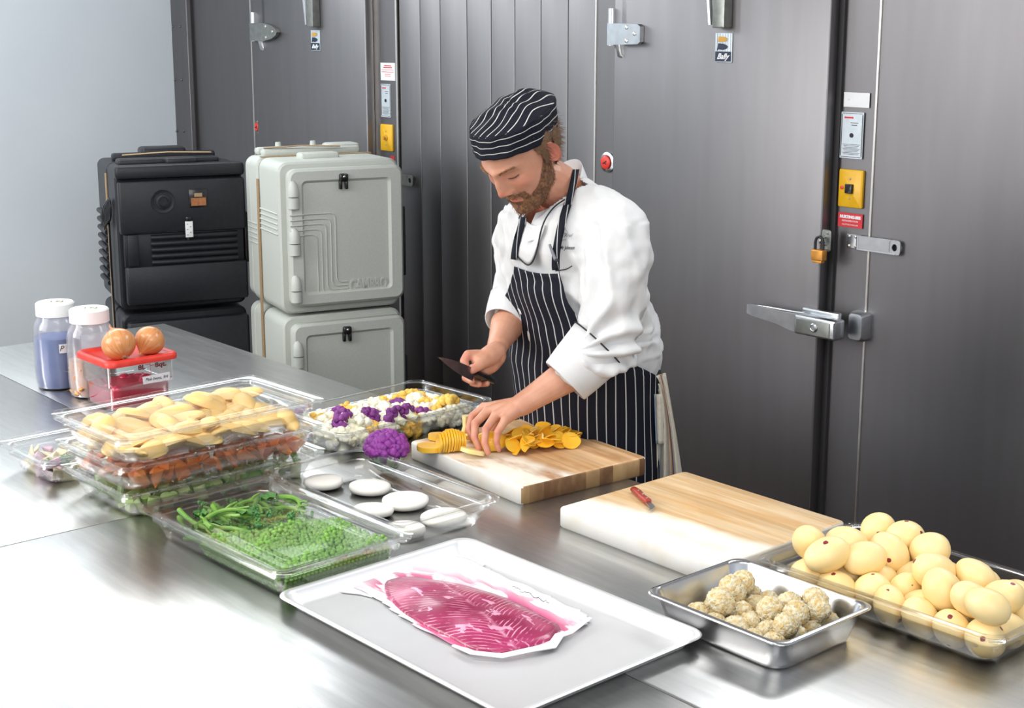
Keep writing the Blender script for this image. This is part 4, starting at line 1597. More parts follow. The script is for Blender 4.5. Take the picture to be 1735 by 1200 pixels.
sm = o.modifiers.new('th', 'SOLIDIFY'); sm.thickness = .0006
# curled white lip of the bag along its lower right side
lip = [(768, 1094), (800, 1109), (850, 1112), (900, 1104), (935, 1095), (947, 1080), (965, 1072), (1000, 1050)]
b = MB()
pts = []
for i, (px, py) in enumerate(lip):
    q = invf @ atz(px, py, zf + .006)
    pts.append((q.x, q.y, .006 + .003 * (i % 2)))
b.tube(pts, [.004, .007, .008, .008, .010, .009, .007, .004], n=10, flat=.45, up=(0, 0, 1))
b.build('bag_lip', M['tape'], fe)
b = MB()                                       # scribbled date on the paper
rr_ = random.Random(4)
for i in range(14):
    px = 868 + i * 4.4
    q0 = invf @ atz(px, 999 + i * 1.9 + rr_.uniform(-3, 3), zf)
    q1 = invf @ atz(px + 5, 1001 + i * 1.9 + rr_.uniform(-3, 3), zf)
    b.tube([(q0.x, q0.y, .0052), (q1.x, q1.y, .0052)], .0005, n=4)
b.build('handwriting', M['ink'], fe)
# loose tape flag and paper edge at the top of the tray
b = MB()
sh_px = [(500, 1000), (560, 985), (650, 958), (745, 930), (770, 930), (800, 945), (830, 962), (700, 985), (640, 1015), (600, 1005)]
shp = smooth_poly(poly_local(sh_px), 1)
b = pillow(shp, 3, lambda t, x, y: .0012 + .001 * math.sin(x * 40) * t, -.0002)
pe = b.build('parchment_sheet', pm('parchment', (.82, .81, .83), (.80, .79, .82), 10, .5), None)
pe.location = fe.location
pe.rotation_euler = fe.rotation_euler
tag(pe, 'white parchment sheet under the upper end of the bagged fish', 'parchment')

# ------------------------------------------------------------------ food in the pans
def local_inv(e):
    return (Matrix.Translation(e.location) @ Matrix.Rotation(e.rotation_euler.z, 4, 'Z')).inverted()


def pack(n, r, hl, hw, seed, flat=1.0, it=260, x0=None, x1=None, pull=(0, 0, 0)):
    """n spheres of radii r settling in a tray with half sizes hl, hw"""
    rs = np.random.RandomState(seed)
    R = np.array(r if hasattr(r, '__len__') else [r] * n, float)
    x0 = -hl if x0 is None else x0
    x1 = hl if x1 is None else x1
    P = np.stack([rs.uniform(x0, x1, n), rs.uniform(-hw, hw, n), rs.uniform(R.min(), R.max() * 5, n)], 1)
    for k in range(it):
        P[:, 2] -= .0022 * (1 - k / it * .6)
        P[:, 0] += pull[0]
        P[:, 1] += pull[1]
        for _ in range(3):
            D = P[:, None] - P[None]
            D[..., 2] /= flat
            d = np.sqrt((D ** 2).sum(-1)) + 1e-9
            m = (R[:, None] + R[None]) * .97
            ov = np.clip(m - d, 0, None)
            np.fill_diagonal(ov, 0)
            P += (D / d[..., None] * ov[..., None] * .5 * .5 * np.array([1, 1, flat])).sum(1)
            P[:, 0] = np.clip(P[:, 0], x0 + R, x1 - R)
            P[:, 1] = np.clip(P[:, 1], -hw + R, hw - R)
            P[:, 2] = np.maximum(P[:, 2], R * flat)
    return P


def scatter(protos, P, pan, name, label, cat, group, seed=1, zoff=.0035, tilt=1.0, special=None, scale=None, rz=None):
    """copies of the prototypes at the packed places, in the pan's frame"""
    rr_ = random.Random(seed)
    mw = Matrix.Translation(pan.location) @ Matrix.Rotation(pan.rotation_euler.z, 4, 'Z')
    out = []
    for i, p in enumerate(P):
        me = protos[i % len(protos)]
        o = bpy.data.objects.new(name, me)
        COL.objects.link(o)
        q = mw @ Vector((p[0], p[1], p[2] + zoff))
        o.location = q
        o.rotation_euler = (rr_.uniform(-1, 1) * 3.14 * tilt, rr_.uniform(-1, 1) * 3.14 * tilt, rr_.uniform(-3.14, 3.14) if rz is None else rz + rr_.uniform(-.5, .5))
        k = 1.0 if scale is None else scale[i]
        o.scale = (k, k, k)
        tag(o, label, cat, group)
        out.append(o)
    return out


# --- peeled potatoes, red eyes left in
def potato_mat():
    m = pm('peeled_potato', (.93, .73, .37), (.90, .66, .29), 14, .42, bump=.03, bscale=30, sss=.15)
    nt, N, L = nodes_of(m)
    bs = N['Principled BSDF']
    src = bs.inputs['Base Color'].links[0].from_socket
    oi = N.new('ShaderNodeObjectInfo')
    tc = N.new('ShaderNodeTexCoord')
    ad = N.new('ShaderNodeVectorMath'); ad.operation = 'ADD'
    cb_ = N.new('ShaderNodeVectorMath'); cb_.operation = 'SCALE'; cb_.inputs['Scale'].default_value = 17
    cc = N.new('ShaderNodeCombineXYZ')
    L.new(oi.outputs['Random'], cc.inputs[0]); L.new(oi.outputs['Random'], cc.inputs[1])
    L.new(cc.outputs[0], cb_.inputs[0])
    L.new(tc.outputs['Object'], ad.inputs[0]); L.new(cb_.outputs[0], ad.inputs[1])
    vo = N.new('ShaderNodeTexVoronoi'); vo.inputs['Scale'].default_value = 30
    L.new(ad.outputs[0], vo.inputs['Vector'])
    n = N.new('ShaderNodeTexNoise'); n.inputs['Scale'].default_value = 220
    L.new(ad.outputs[0], n.inputs['Vector'])
    s1 = N.new('ShaderNodeMath'); s1.operation = 'MULTIPLY_ADD'; s1.inputs[1].default_value = .09
    L.new(n.outputs[0], s1.inputs[0]); L.new(vo.outputs['Distance'], s1.inputs[2])
    lt = N.new('ShaderNodeMapRange'); lt.inputs[1].default_value = .19; lt.inputs[2].default_value = .17
    L.new(s1.outputs[0], lt.inputs[0])
    sp = N.new('ShaderNodeSeparateColor')
    L.new(vo.outputs['Color'], sp.inputs[0])
    gt = N.new('ShaderNodeMath'); gt.operation = 'GREATER_THAN'; gt.inputs[1].default_value = .12
    L.new(sp.outputs[0], gt.inputs[0])
    mu = N.new('ShaderNodeMath'); mu.operation = 'MULTIPLY'
    L.new(lt.outputs[0], mu.inputs[0]); L.new(gt.outputs[0], mu.inputs[1])
    mx = N.new('ShaderNodeMix'); mx.data_type = 'RGBA'
    L.new(mu.outputs[0], mx.inputs['Factor'])
    L.new(src, mx.inputs['A'])
    mx.inputs['B'].default_value = (.22, .02, .03, 1)
    L.new(mx.outputs['Result'], bs.inputs['Base Color'])
    return m


M['potato'] = potato_mat()
protos = []
for k in range(6):
    b = MB()
    rr_ = random.Random(k + 20)
    b.blob((0, 0, 0), (.036 * rr_.uniform(.98, 1.1), .031 * rr_.uniform(.95, 1.05), .029 * rr_.uniform(.95, 1.05)), seg=26, rings=18, noise=.035, seed=k)
    protos.append(b.mesh('potato', M['potato'], angle=80))
pr_ = np.random.RandomState(5).uniform(.0315, .0365, 42)
P = pack(42, pr_, .232, .133, 11, .95, 420)
scatter(protos, P, panG, 'peeled_potato', 'peeled pale yellow potato in the heaped clear pan at the right', 'potato', 'peeled potatoes in the clear pan', 3, .004, .35, scale=pr_ / .0315)

# --- breaded balls
M['crumb'] = pm('coarse_breadcrumb', (.93, .84, .60), (.80, .56, .22), 110, .85, bump=.9, bscale=230, detail=8, ramp=(.42, .62))
protos = []
for k in range(5):
    b = MB()
    b.blob((0, 0, 0), (.0235, .0225, .0215), seg=40, rings=28, noise=.04, seed=k + 50)
    rs = random.Random(k)
    nv = []
    for v in b.v:
        q = 1 + rs.uniform(-.08, .08)
        nv.append((v[0] * q, v[1] * q, v[2] * q))
    b.v = nv
    protos.append(b.mesh('breaded_ball', M['crumb'], angle=70))
br_ = np.random.RandomState(9).uniform(.0215, .0255, 29)
P = pack(29, br_, .126, .098, 4, .95, x0=-.100, x1=.120)
scatter(protos, P, panH, 'breaded_ball', 'pale crumb-coated ball piled in the steel food pan', 'breaded ball', 'breaded balls in the steel pan', 8, .003, 1, scale=br_ / .0225)
M['crumbs'] = pm('loose_crumbs', (.86, .78, .58), (.7, .55, .3), 200, .9)
b = MB()
rs = random.Random(12)
for i in range(240):
    x, y = rs.uniform(-.118, .118), rs.uniform(-.09, .09)
    s_ = rs.uniform(.0008, .0020)
    b.blob((x, y, s_ * .7), (s_, s_ * .8, s_ * .6), seg=5, rings=3)
c = b.build('loose_crumbs', M['crumbs'])
c.location = (panH.location.x, panH.location.y, TZ + .0030)
c.rotation_euler = (0, 0, panH.rotation_euler.z)
tag(c, 'loose crumbs on the floor of the steel pan', 'crumbs', None, 'stuff')

# --- flat white patties
M['patty'] = pm('floury_white_dough', (.95, .92, .85), (.93, .87, .75), 12, .65, bump=.05, bscale=50, ramp=(.55, .8))
invE = local_inv(panE)
specs = [((548, 820), .048, .042, 'white patty at the left end of the open pan, side towards the stack'),
         ((627, 829), .048, .042, 'second white patty from the left end of the open pan'),
         ((687, 852), .054, .047, 'large round white patty in the middle of the open pan'),
         ((752, 880), .050, .048, 'white patty seen through the near end wall of the open pan'),
         ((632, 868), .045, .036, 'white patty mostly hidden behind the pea pan rim'),
         ((690, 902), .045, .036, 'white patty showing below the pea pan corner')]
for i, ((px, py), a, c_, lab) in enumerate(specs):
    q = atz(px, py, TZ + .010)
    if i >= 4:
        l_ = invE @ q
        l_.y = max(l_.y, -.082)
        l_.x = min(l_.x, .17)
        q = invE.inverted() @ l_
    b = MB()
    pf = []
    n = 36
    rr_ = random.Random(i)
    ph = [rr_.uniform(0, 6) for _ in range(3)]
    prof = [(.80, -.0105), (.93, -.0085), (1.0, -.001), (.97, .006), (.86, .0095), (.5, .0105), (.02, .0110)]
    vs, fs = [], []
    for (k, z) in prof:
        for j in range(n):
            t = 2 * math.pi * j / n
            w_ = 1 + .03 * math.sin(2 * t + ph[0]) + .015 * math.sin(3 * t + ph[1])
            vs.append((a * k * w_ * math.cos(t), c_ * k * w_ * math.sin(t), z + (.0012 * math.sin(t + ph[2]) * k)))
    for r_ in range(len(prof) - 1):
        for j in range(n):
            fs.append((r_ * n + j, r_ * n + (j + 1) % n, (r_ + 1) * n + (j + 1) % n, (r_ + 1) * n + j))
    fs.append(tuple(range(n))[::-1])
    fs.append(tuple((len(prof) - 1) * n + j for j in range(n)))
    b.add(vs, fs)
    o = b.build('white_patty', M['patty'], None, angle=80)
    o.location = (q.x, q.y, TZ + .0142)
    o.rotation_euler = (0, 0, rr_.uniform(-.2, .2))
    tag(o, lab, 'patty', 'flat white patties')

# --- peas
M['pea'] = pm('green_pea', (.13, .32, .035), (.22, .44, .06), 90, .35, sss=.1)
M['bean'] = pm('green_stalk', (.10, .26, .035), (.20, .38, .06), 30, .4, stretch=(1, 1, 1))
M['leaf'] = pm('dark_green_leaf', (.035, .14, .03), (.09, .25, .05), 60, .5, bump=.2)
b = MB()
b.blob((0, 0, 0), .0049, seg=12, rings=8)
pea_me = b.mesh('green_pea', M['pea'])
rs = random.Random(31)
mwD = Matrix.Translation(panD.location) @ Matrix.Rotation(panD.rotation_euler.z, 4, 'Z')


def pea_height(x, y):
    # surface of the heap of peas: full at the near right end, falling to the stalks
    edge = .045 + .35 * (y) + .03 * math.sin(y * 30)
    t = (x + .075 - .25 * y) / .07
    return .010 + .039 * max(0, min(1, t)) + .004 * math.sin(x * 50 + y * 30)


pts = []
G = .0088
jx = 0
x = -.09
while x < .218:
    y = -.125
    jx += 1
    while y < .125:
        yy = y + (G / 2 if jx % 2 else 0)
        if (x + .075 - .25 * yy) > -.01 and abs(yy) < .126:
            h = pea_height(x, yy)
            wall_in = (.060 - h) * .22
            if x < .222 - wall_in and abs(yy) < .130 - wall_in:
                pts.append((x + rs.uniform(-.0030, .0030), yy + rs.uniform(-.0030, .0030), h + rs.uniform(-.0032, .0030), 0))
        y += G
    x += G * .87
# second layer just under, and the outer walls seen through the plastic
for (x, y, h, _) in list(pts)[::2]:
    if h > .018: pts.append((x + .003, y + .003, h - .007, 1))
walls = []
z = .008
while z < .046:
    f = z / .06
    x = -.06
    while x < .222 - (.06 - z) * .22 - .004:
        for sy in (-1, 1):
            yy = sy * (.1335 - (.06 - z) * .24)
            if z < pea_height(x, yy): walls.append((x + rs.uniform(-.001, .001), yy, z, 2))
        x += .0096
    y = -.12
    while y < .12:
        xx = .2335 - (.06 - z) * .24
        if z < pea_height(xx, y): walls.append((xx, y, z, 2))
        y += .0096
    z += .0084
# the nearest ones on top are individuals, the rest is one heap
tops = [p for p in pts if p[3] == 0 and p[0] > -.02]
tops.sort(key=lambda p: -(p[0] * .6 - p[1]))
single = tops[:300]
ss_ = set(single)
for p in single:
    o = bpy.data.objects.new('green_pea', pea_me)
    COL.objects.link(o)
    o.location = mwD @ Vector(p[:3])
    k = rs.uniform(.88, 1.12)
    o.scale = (k, k, k)
    tag(o, 'bright green shelled pea on top of the heap under the clear lid', 'pea', 'green peas in the lidded pan')
b = MB()
for p in pts + walls:
    if p in ss_: continue
    b.blob(p[:3], .0049 * rs.uniform(.9, 1.12), seg=8, rings=5)
b.rr([(.10, .10, .02, .004), (.12, .10, .02, .030)], mat=Matrix.Translation((.095, 0, 0)), n=3)
o = b.build('green_peas', M['pea'])
o.location, o.rotation_euler = panD.location, panD.rotation_euler
tag(o, 'rest of the green peas filling the near half of the lidded pan', 'peas', 'green peas in the lidded pan', 'stuff')

# --- broccoli rabe stalks
def stalk_mesh(k):
    rr_ = random.Random(k * 7 + 1)
    b = MB()
    Ln = rr_.uniform(.10, .16)
    bend = rr_.uniform(-.03, .03)
    pts = [(Ln * t - Ln / 2, bend * math.sin(t * 3.1), .004 * math.sin(t * 4 + k)) for t in [i / 7 for i in range(8)]]
    b.tube(pts, [.0055, .0052, .005, .0047, .0045, .0042, .004, .0032], n=8)
    # side shoots and bud cluster
    for s in range(2):
        p = Vector(pts[4 + s])
        b.tube([p, p + Vector((.015, .008 * (-1) ** s, .004)), p + Vector((.032, .012 * (-1) ** s, .006))], [.0028, .0024, .0018], n=6)
    e = Vector(pts[-1])
    for s in range(16):
        b.blob(e + Vector((rr_.uniform(-.008, .014), rr_.uniform(-.011, .011), rr_.uniform(-.006, .009))), rr_.uniform(.0025, .0045), 1, seg=6, rings=4, noise=.1)
    if k % 2 == 0:
        # ruffled leaf
        c = Vector(pts[5])
        vs, fs = [], []
        n = 6
        for i in range(n + 1):
            for j in range(5):
                u_, v_ = i / n, (j - 2) / 2
                wv = .016 * math.sin(math.pi * min(1, u_ * .9 + .08))
                vs.append(c + Vector((u_ * .045, v_ * wv + .01 * (1 if k % 4 else -1), .006 + .004 * math.sin(u_ * 14 + v_ * 4) + .004 * abs(v_))))
        for i in range(n):
            for j in range(4):
                a = i * 5 + j
                fs.append((a, a + 1, a + 6, a + 5))
        b.add(vs, fs, 1)
    return b.mesh('broccoli_rabe_stalk', [M['bean'], M['leaf']])


protos = [stalk_mesh(k) for k in range(10)]
rs = random.Random(77)
for i in range(78):
    lay = i / 78
    x = -.175 + rs.uniform(-.012, .17) * (1 if i % 3 else .7)
    y = rs.uniform(-.095, .105)
    if x > -.09 + .25 * y + .05: x -= .05
    z = .014 + .042 * lay * (1 - abs(x + .11) * 2.2)
    o = bpy.data.objects.new('broccoli_rabe_stalk', protos[i % 10])
    COL.objects.link(o)
    a = rs.choice([rs.uniform(-.5, .5), rs.uniform(.9, 2.2)]) if i % 4 else rs.uniform(2.6, 3.6)
    # keep the stalk inside the tub
    hx, hy = abs(math.cos(a)) * .072 + .01, abs(math.sin(a)) * .072 + .01
    x = max(-.222 + hx, min(x, .05))
    y = max(-.130 + hy, min(y, .130 - hy))
    o.location = mwD @ Vector((x, y, max(.009, z)))
    o.rotation_euler = (rs.uniform(-.4, .4), rs.uniform(-.12, .12), a + panD.rotation_euler.z)
    tag(o, 'bright green broccoli rabe stalk lying at the far end of the lidded pan', 'broccoli rabe', 'broccoli rabe in the lidded pan')

# --- chunks and wedges in the stacked pans
def chunk(k, s, mat, name, rx=(.7, 1.2)):
    """irregular cut piece: a convex hull of random points"""
    rr_ = random.Random(k + 900)
    bm = bmesh.new()
    for _ in range(9):
        v = Vector((rr_.uniform(-1, 1), rr_.uniform(-1, 1), rr_.uniform(-1, 1)))
        v = Vector((v.x * s[0], v.y * s[1], v.z * s[2]))
        bm.verts.new(v * rr_.uniform(*rx))
    bmesh.ops.convex_hull(bm, input=bm.verts[:])
    for v in [v for v in bm.verts if not v.link_faces]: bm.verts.remove(v)
    bmesh.ops.bevel(bm, geom=bm.edges[:], offset=min(s) * .09, segments=1, affect='EDGES')
    me = bpy.data.meshes.new(name)
    bm.to_mesh(me)
    bm.free()
    me.materials.append(mat)
    return me


M['orangev'] = pm('orange_flesh', (.98, .24, .05), (1.0, .40, .14), 25, .4, sss=.1, ramp=(.4, .7))
M['yellowv'] = pm('pale_yellow_flesh', (.92, .60, .20), (.95, .70, .34), 12, .38, sss=.15)
M['greenv'] = pm('cut_leek_green', (.46, .66, .22), (.74, .84, .44), 18, .4, sss=.08, ramp=(.4, .62))
M['greend'] = pm('dark_leek_green', (.16, .38, .08), (.34, .54, .16), 20, .4)

protos = [chunk(k, (.027, .022, .019), M['orangev'], 'orange_chunk', (.8, 1.25)) for k in range(12)]
P = pack(112, .0178, .222, .128, 21, .85, 200)
scatter(protos, P, panA2, 'orange_vegetable_chunk', 'cut orange vegetable chunk in the middle stacked pan', 'vegetable chunk', 'orange chunks in the middle pan', 5, .003)


def wedge_mesh(k):
    """peeled half-moon wedge"""
    rr_ = random.Random(k + 300)
    L_, W_, H_ = rr_.uniform(.036, .048), rr_.uniform(.019, .025), rr_.uniform(.014, .019)
    b = MB()
    n, m_ = 14, 10
    vs, fs = [], []
    for i in range(n + 1):
        t = -1 + 2 * i / n
        w_ = math.sqrt(max(1e-4, 1 - abs(t) ** 2.3))
        for j in range(m_):
            a = 2 * math.pi * j / m_
            yy, zz = math.cos(a), math.sin(a)
            if zz < 0: zz *= .35
            vs.append((L_ * t, W_ * w_ * yy * (1 - .15 * t), H_ * w_ * zz))
    for i in range(n):
        for j in range(m_):
            a, c = i * m_ + j, i * m_ + (j + 1) % m_
            fs.append((a, c, c + m_, a + m_))
    fs.append(tuple(range(m_))[::-1])
    fs.append(tuple(n * m_ + j for j in range(m_)))
    b.add(vs, fs)
    return b.mesh('yellow_wedge', M['yellowv'], angle=50)


protos = [wedge_mesh(k) for k in range(8)]
wr = np.random.RandomState(2).uniform(.0210, .0240, 84)
P = pack(84, wr, .222, .128, 33, .72, 220)
scatter(protos, P, panA3, 'yellow_wedge', 'peeled yellow half-moon wedge in the top stacked pan', 'wedge', 'yellow wedges in the top pan', 6, .002, .13, scale=wr / .0205)


def leek_mesh(k):
    """short cut tube or curved leaf section"""
    rr_ = random.Random(k + 600)
    b = MB()
    mi = 0 if k % 3 else 1
    if k % 2:
        r = rr_.uniform(.012, .016)
        pts = [(-.018, 0, 0), (0, 0, rr_.uniform(-.003, .003)), (.018, 0, 0)]
        b.tube(pts, [r, r * .95, r * .9], mi, n=10, flat=.8)
    else:
        vs, fs = [], []
        for i in range(6):
            for j in range(5):
                vs.append((-.02 + .008 * i, -.012 + .006 * j, .006 * math.cos((j - 2) * .9) + .002 * math.sin(i)))
        o_ = len(vs)
        vs += [(x, y, z - .0035) for x, y, z in vs]
        for i in range(5):
            for j in range(4):
                a = i * 5 + j
                fs += [(a, a + 5, a + 6, a + 1), (o_ + a, o_ + a + 1, o_ + a + 6, o_ + a + 5)]
        rim = [j for j in range(5)] + [i * 5 + 4 for i in range(1, 6)] + [25 + j for j in range(3, -1, -1)] + [i * 5 for i in range(4, 0, -1)]
        for q in range(len(rim)):
            a, c = rim[q], rim[(q + 1) % len(rim)]
            fs.append((a, c, o_ + c, o_ + a))
        b.add(vs, fs, mi)
    return b.mesh('chopped_leek', [M['greenv'], M['greend']])


protos = [leek_mesh(k) for k in range(12)]
P = pack(120, .0175, .222, .128, 45, .85, 200)
scatter(protos, P, panA1, 'chopped_leek_piece', 'chopped green leek piece in the bottom stacked pan', 'leek piece', 'chopped leeks in the bottom pan', 7, .003)

# --- small pan at the left: potato pieces, purple-skinned halves, herbs
M['paleveg'] = pm('pale_cut_potato', (.95, .82, .48), (.96, .88, .66), 15, .45, sss=.1)
M['purpleskin'] = pm('purple_skin', (.62, .30, .48), (.86, .62, .72), 25, .45, ramp=(.35, .7))
protos = [chunk(k + 40, (.026, .022, .016), M['paleveg'] if k % 3 else M['purpleskin'], 'potato_piece', (.8, 1.2)) for k in range(9)]
P = pack(66, .0165, .125, .095, 61, .85, 180)
scatter(protos, P, panK, 'cut_potato_piece', 'cut potato piece in the small pan at the left', 'potato piece', 'cut potato pieces in the small pan', 9, .003)
M['herb'] = pm('thyme_green', (.10, .22, .08), (.22, .36, .16), 60, .6)
rs = random.Random(5)
mwK = Matrix.Translation(panK.location) @ Matrix.Rotation(panK.rotation_euler.z, 4, 'Z')
for i in range(9):
    b = MB()
    L_ = .11
    pts = [Vector((L_ * t - L_ / 2, .004 * math.sin(t * 5 + i), .002 * math.cos(t * 7 + i))) for t in [q / 7 for q in range(8)]]
    b.tube(pts, .0009, n=5)
    for p in pts:
        for q in range(6):
            a = rs.uniform(0, 6.28)
            c = p + Vector((rs.uniform(-.006, .006), .005 * math.cos(a), .005 * math.sin(a)))
            b.blob(c, (.0042, .0018, .0012), seg=6, rings=4, mat=None)
    o = b.build('thyme_sprig', M['herb'])
    o.location = mwK @ Vector((-.055 + rs.uniform(-.015, .02), -.06 + i * .006, .038 + .002 * (i % 3)))
    o.rotation_euler = (0, 0, panK.rotation_euler.z + rs.uniform(-.35, .35) + 0.2)
    tag(o, 'sprig of thyme lying on the potato pieces in the small pan', 'herb', 'thyme sprigs in the small pan')

# --- beets in the square box
M['beet'] = pm('red_beet', (.78, .03, .10), (.60, .02, .08), 30, .3, coat=.3)
protos = []
for k in range(4):
    b = MB()
    b.blob((0, 0, 0), (.0185, .0185, .018), seg=20, rings=14, noise=.03, seed=k)
    b.tube([(0, 0, -.016), (.002, 0, -.026), (.006, .002, -.036)], [.004, .002, .0006], n=7)
    b.tube([(0, 0, .016), (0, .001, .022)], [.005, .004], n=8)
    protos.append(b.mesh('small_beet', M['beet']))
P = pack(26, .0195, .084, .084, 71, 1.0, 200)
scatter(protos, P, cb, 'small_red_beet', 'small red beet in the square box with the red lid', 'beet', 'small beets in the square box', 4, .005)

# pieces floating in the second jar
M['jarpiece'] = pm('pickled_orange_piece', (.90, .40, .12), (.92, .55, .25), 30, .4)
protos = [chunk(k + 70, (.020, .015, .012), M['jarpiece'], 'pickled_piece', (.8, 1.2)) for k in range(5)]
rs = random.Random(3)
fl = [o for o in jb.children if o.name.startswith('contents')][0]
for i in range(26):
    a, z = rs.uniform(0, 6.28), rs.uniform(.012, .10)
    o = bpy.data.objects.new('pickled_piece', protos[i % 5])
    COL.objects.link(o)
    o.location = jb.location + Vector((.052 * math.cos(a), .052 * math.sin(a), z))
    o.rotation_euler = (rs.uniform(-3, 3), rs.uniform(-3, 3), a)
    tag(o, 'orange pickled piece in the lower half of the second jar', 'pickled piece', 'pickled pieces in the jar')

# --- cauliflower
M['caul_w'] = pm('white_curd', (.88, .86, .72), (.82, .76, .52), 40, .6, bump=.8, bscale=110, detail=6, ramp=(.45, .75), sss=.1)
M['caul_y'] = pm('yellow_curd', (.92, .62, .14), (.86, .50, .08), 40, .6, bump=.8, bscale=110, detail=6, sss=.1)
M['caul_p'] = pm('purple_curd', (.26, .05, .28), (.14, .02, .16), 60, .55, bump=.8, bscale=110, detail=6)
M['stem'] = pm('pale_green_stem', (.72, .78, .48), (.80, .82, .62), 20, .5, sss=.1)
M['caul_big'] = pm('violet_curd', (.34, .055, .36), (.24, .035, .28), 60, .5, bump=.5, bscale=140, detail=6)


def floret(k, mat, flatcut=False):
    rr_ = random.Random(k * 13 + 5)
    b = MB()
    b.tube([(0, 0, -.026), (0, 0, -.012), (0, 0, -.002)], [.007, .0075, .011], 1, n=10)
    for i in range(5):
        a = i * 1.26 + rr_.uniform(-.3, .3)
        e = (math.cos(a) * .014, math.sin(a) * .014, .006)
        b.tube([(0, 0, -.012), (e[0] * .6, e[1] * .6, -.004), e], [.005, .0045, .006], 1, n=7)
    for i in range(26):
        u_, a = rr_.random(), rr_.uniform(0, 6.28)
        t = math.acos(1 - u_ * .98)
        R_ = .0195
        c = (R_ * math.sin(t) * math.cos(a), R_ * math.sin(t) * math.sin(a), -.001 + R_ * .72 * math.cos(t))
        b.blob(c, rr_.uniform(.0055, .0085), 0, seg=9, rings=7, noise=.12, seed=i + k)
    b.blob((0, 0, .002), (.017, .017, .011), 0, seg=12, rings=8)
    return b.mesh('cauliflower_floret', [mat, M['stem']], angle=80)


fw = [floret(k, M['caul_w']) for k in range(4)]
fy = [floret(k + 10, M['caul_y']) for k in range(3)]
fp_ = [floret(k + 20, M['caul_p']) for k in range(2)]
NF = 66
P = pack(NF, .0232, .225, .128, 81, .9, 300)
mwF = Matrix.Translation(panF.location) @ Matrix.Rotation(panF.rotation_euler.z, 4, 'Z')
rs = random.Random(15)
order = sorted(range(NF), key=lambda i: P[i][2])
toprank = {i: r for r, i in enumerate(order)}
purple_at = [atz(x, y, TZ + .055) for x, y in ((533, 703), (590, 695), (622, 708), (648, 705), (668, 672), (705, 690), (597, 718), (702, 700), (560, 690), (640, 690))]
loc_purple = [local_inv(panF) @ q for q in purple_at]
pidx = set()
for q in loc_purple:
    best = min((i for i in range(NF) if i not in pidx), key=lambda i: (P[i][0] - q.x) ** 2 + (P[i][1] - q.y) ** 2 + (P[i][2] - .075) ** 2 * 2.5)
    pidx.add(best)
for i, p in enumerate(P):
    u_ = rs.random()
    if i in pidx: me, lab, gp = fp_[i % 2], 'purple cauliflower floret among the paler ones in the clear pan', 'purple cauliflower florets'
    elif u_ < (.35 if p[0] < .05 else .62): me, lab, gp = fy[i % 3], 'yellow cauliflower floret in the open clear pan', 'yellow cauliflower florets'
    else: me, lab, gp = fw[i % 4], 'creamy white cauliflower floret in the open clear pan', 'white cauliflower florets'
    o = bpy.data.objects.new('cauliflower_floret', me)
    COL.objects.link(o)
    o.location = mwF @ Vector((p[0], p[1], p[2] + .006))
    o.rotation_euler = (rs.uniform(-1.3, 1.3), rs.uniform(-1.3, 1.3), rs.uniform(-3, 3))
    k = rs.uniform(1.22, 1.45)
    o.scale = (k, k, k)
    tag(o, lab, 'cauliflower', gp)

# the whole violet head between the pans
c = atz(655, 768, TZ + .05)
e = empty('whole_cauliflower', (c.x, c.y, TZ), 0, 'whole violet cauliflower head with green leaves beside the worn board', 'cauliflower')
b = MB()
rs = random.Random(8)
HR = .0545
b.blob((0, 0, .062), (HR * .86, HR * .86, HR * .66), seg=24, rings=16)
for i in range(190):
    t = math.acos(1 - rs.random() * 1.15)
    a = rs.uniform(0, 6.28)
    b.blob((HR * .86 * math.sin(t) * math.cos(a), HR * .86 * math.sin(t) * math.sin(a), .062 + HR * .70 * math.cos(t)), rs.uniform(.0065, .0115), seg=9, rings=7, noise=.1, seed=i)
b.build('curd', M['caul_big'], e, angle=80)
b = MB()
b.tube([(0, 0, .004), (0, 0, .02), (0, 0, .045)], [.016, .018, .03], n=14)
b.build('stump', M['stem'], e)
M['leafpale'] = pm('pale_leaf', (.36, .52, .26), (.60, .70, .46), 25, .5, bump=.2)
for i in range(8):
    a = i * .785 + .3
    vs, fs = [], []
    for p in range(7):
        for q in range(5):
            u_, v_ = p / 6, (q - 2) / 2
            r_ = .016 + .030 * math.sin(u_ * 1.6)
            ww = .014 * (1 - .5 * u_) * v_
            z = .006 + .042 * u_ + .004 * abs(v_)
            vs.append((r_ * math.cos(a) - ww * math.sin(a), r_ * math.sin(a) + ww * math.cos(a), z + .003 * math.sin(u_ * 9 + q)))
    for p in range(6):
        for q in range(4):
            k = p * 5 + q
            fs.append((k, k + 1, k + 6, k + 5))
    b = MB()
    b.add(vs, fs)
    o = b.build('leaf', M['leafpale'], e)
    sm = o.modifiers.new('t', 'SOLIDIFY'); sm.thickness = .0015

# --- golden beets on the worn board
M['gbeet'] = pm('golden_beet', (.90, .45, .02), (.92, .56, .05), 18, .3, sss=.15, coat=.2)
M['gbeet_dk'] = pm('golden_beet_rim', (.86, .32, .02), (.88, .42, .03), 18, .35, sss=.1)
M['gpale'] = pm('beet_end_cut', (.90, .78, .42), (.90, .66, .2), 30, .4)
ZB = TZ + .045


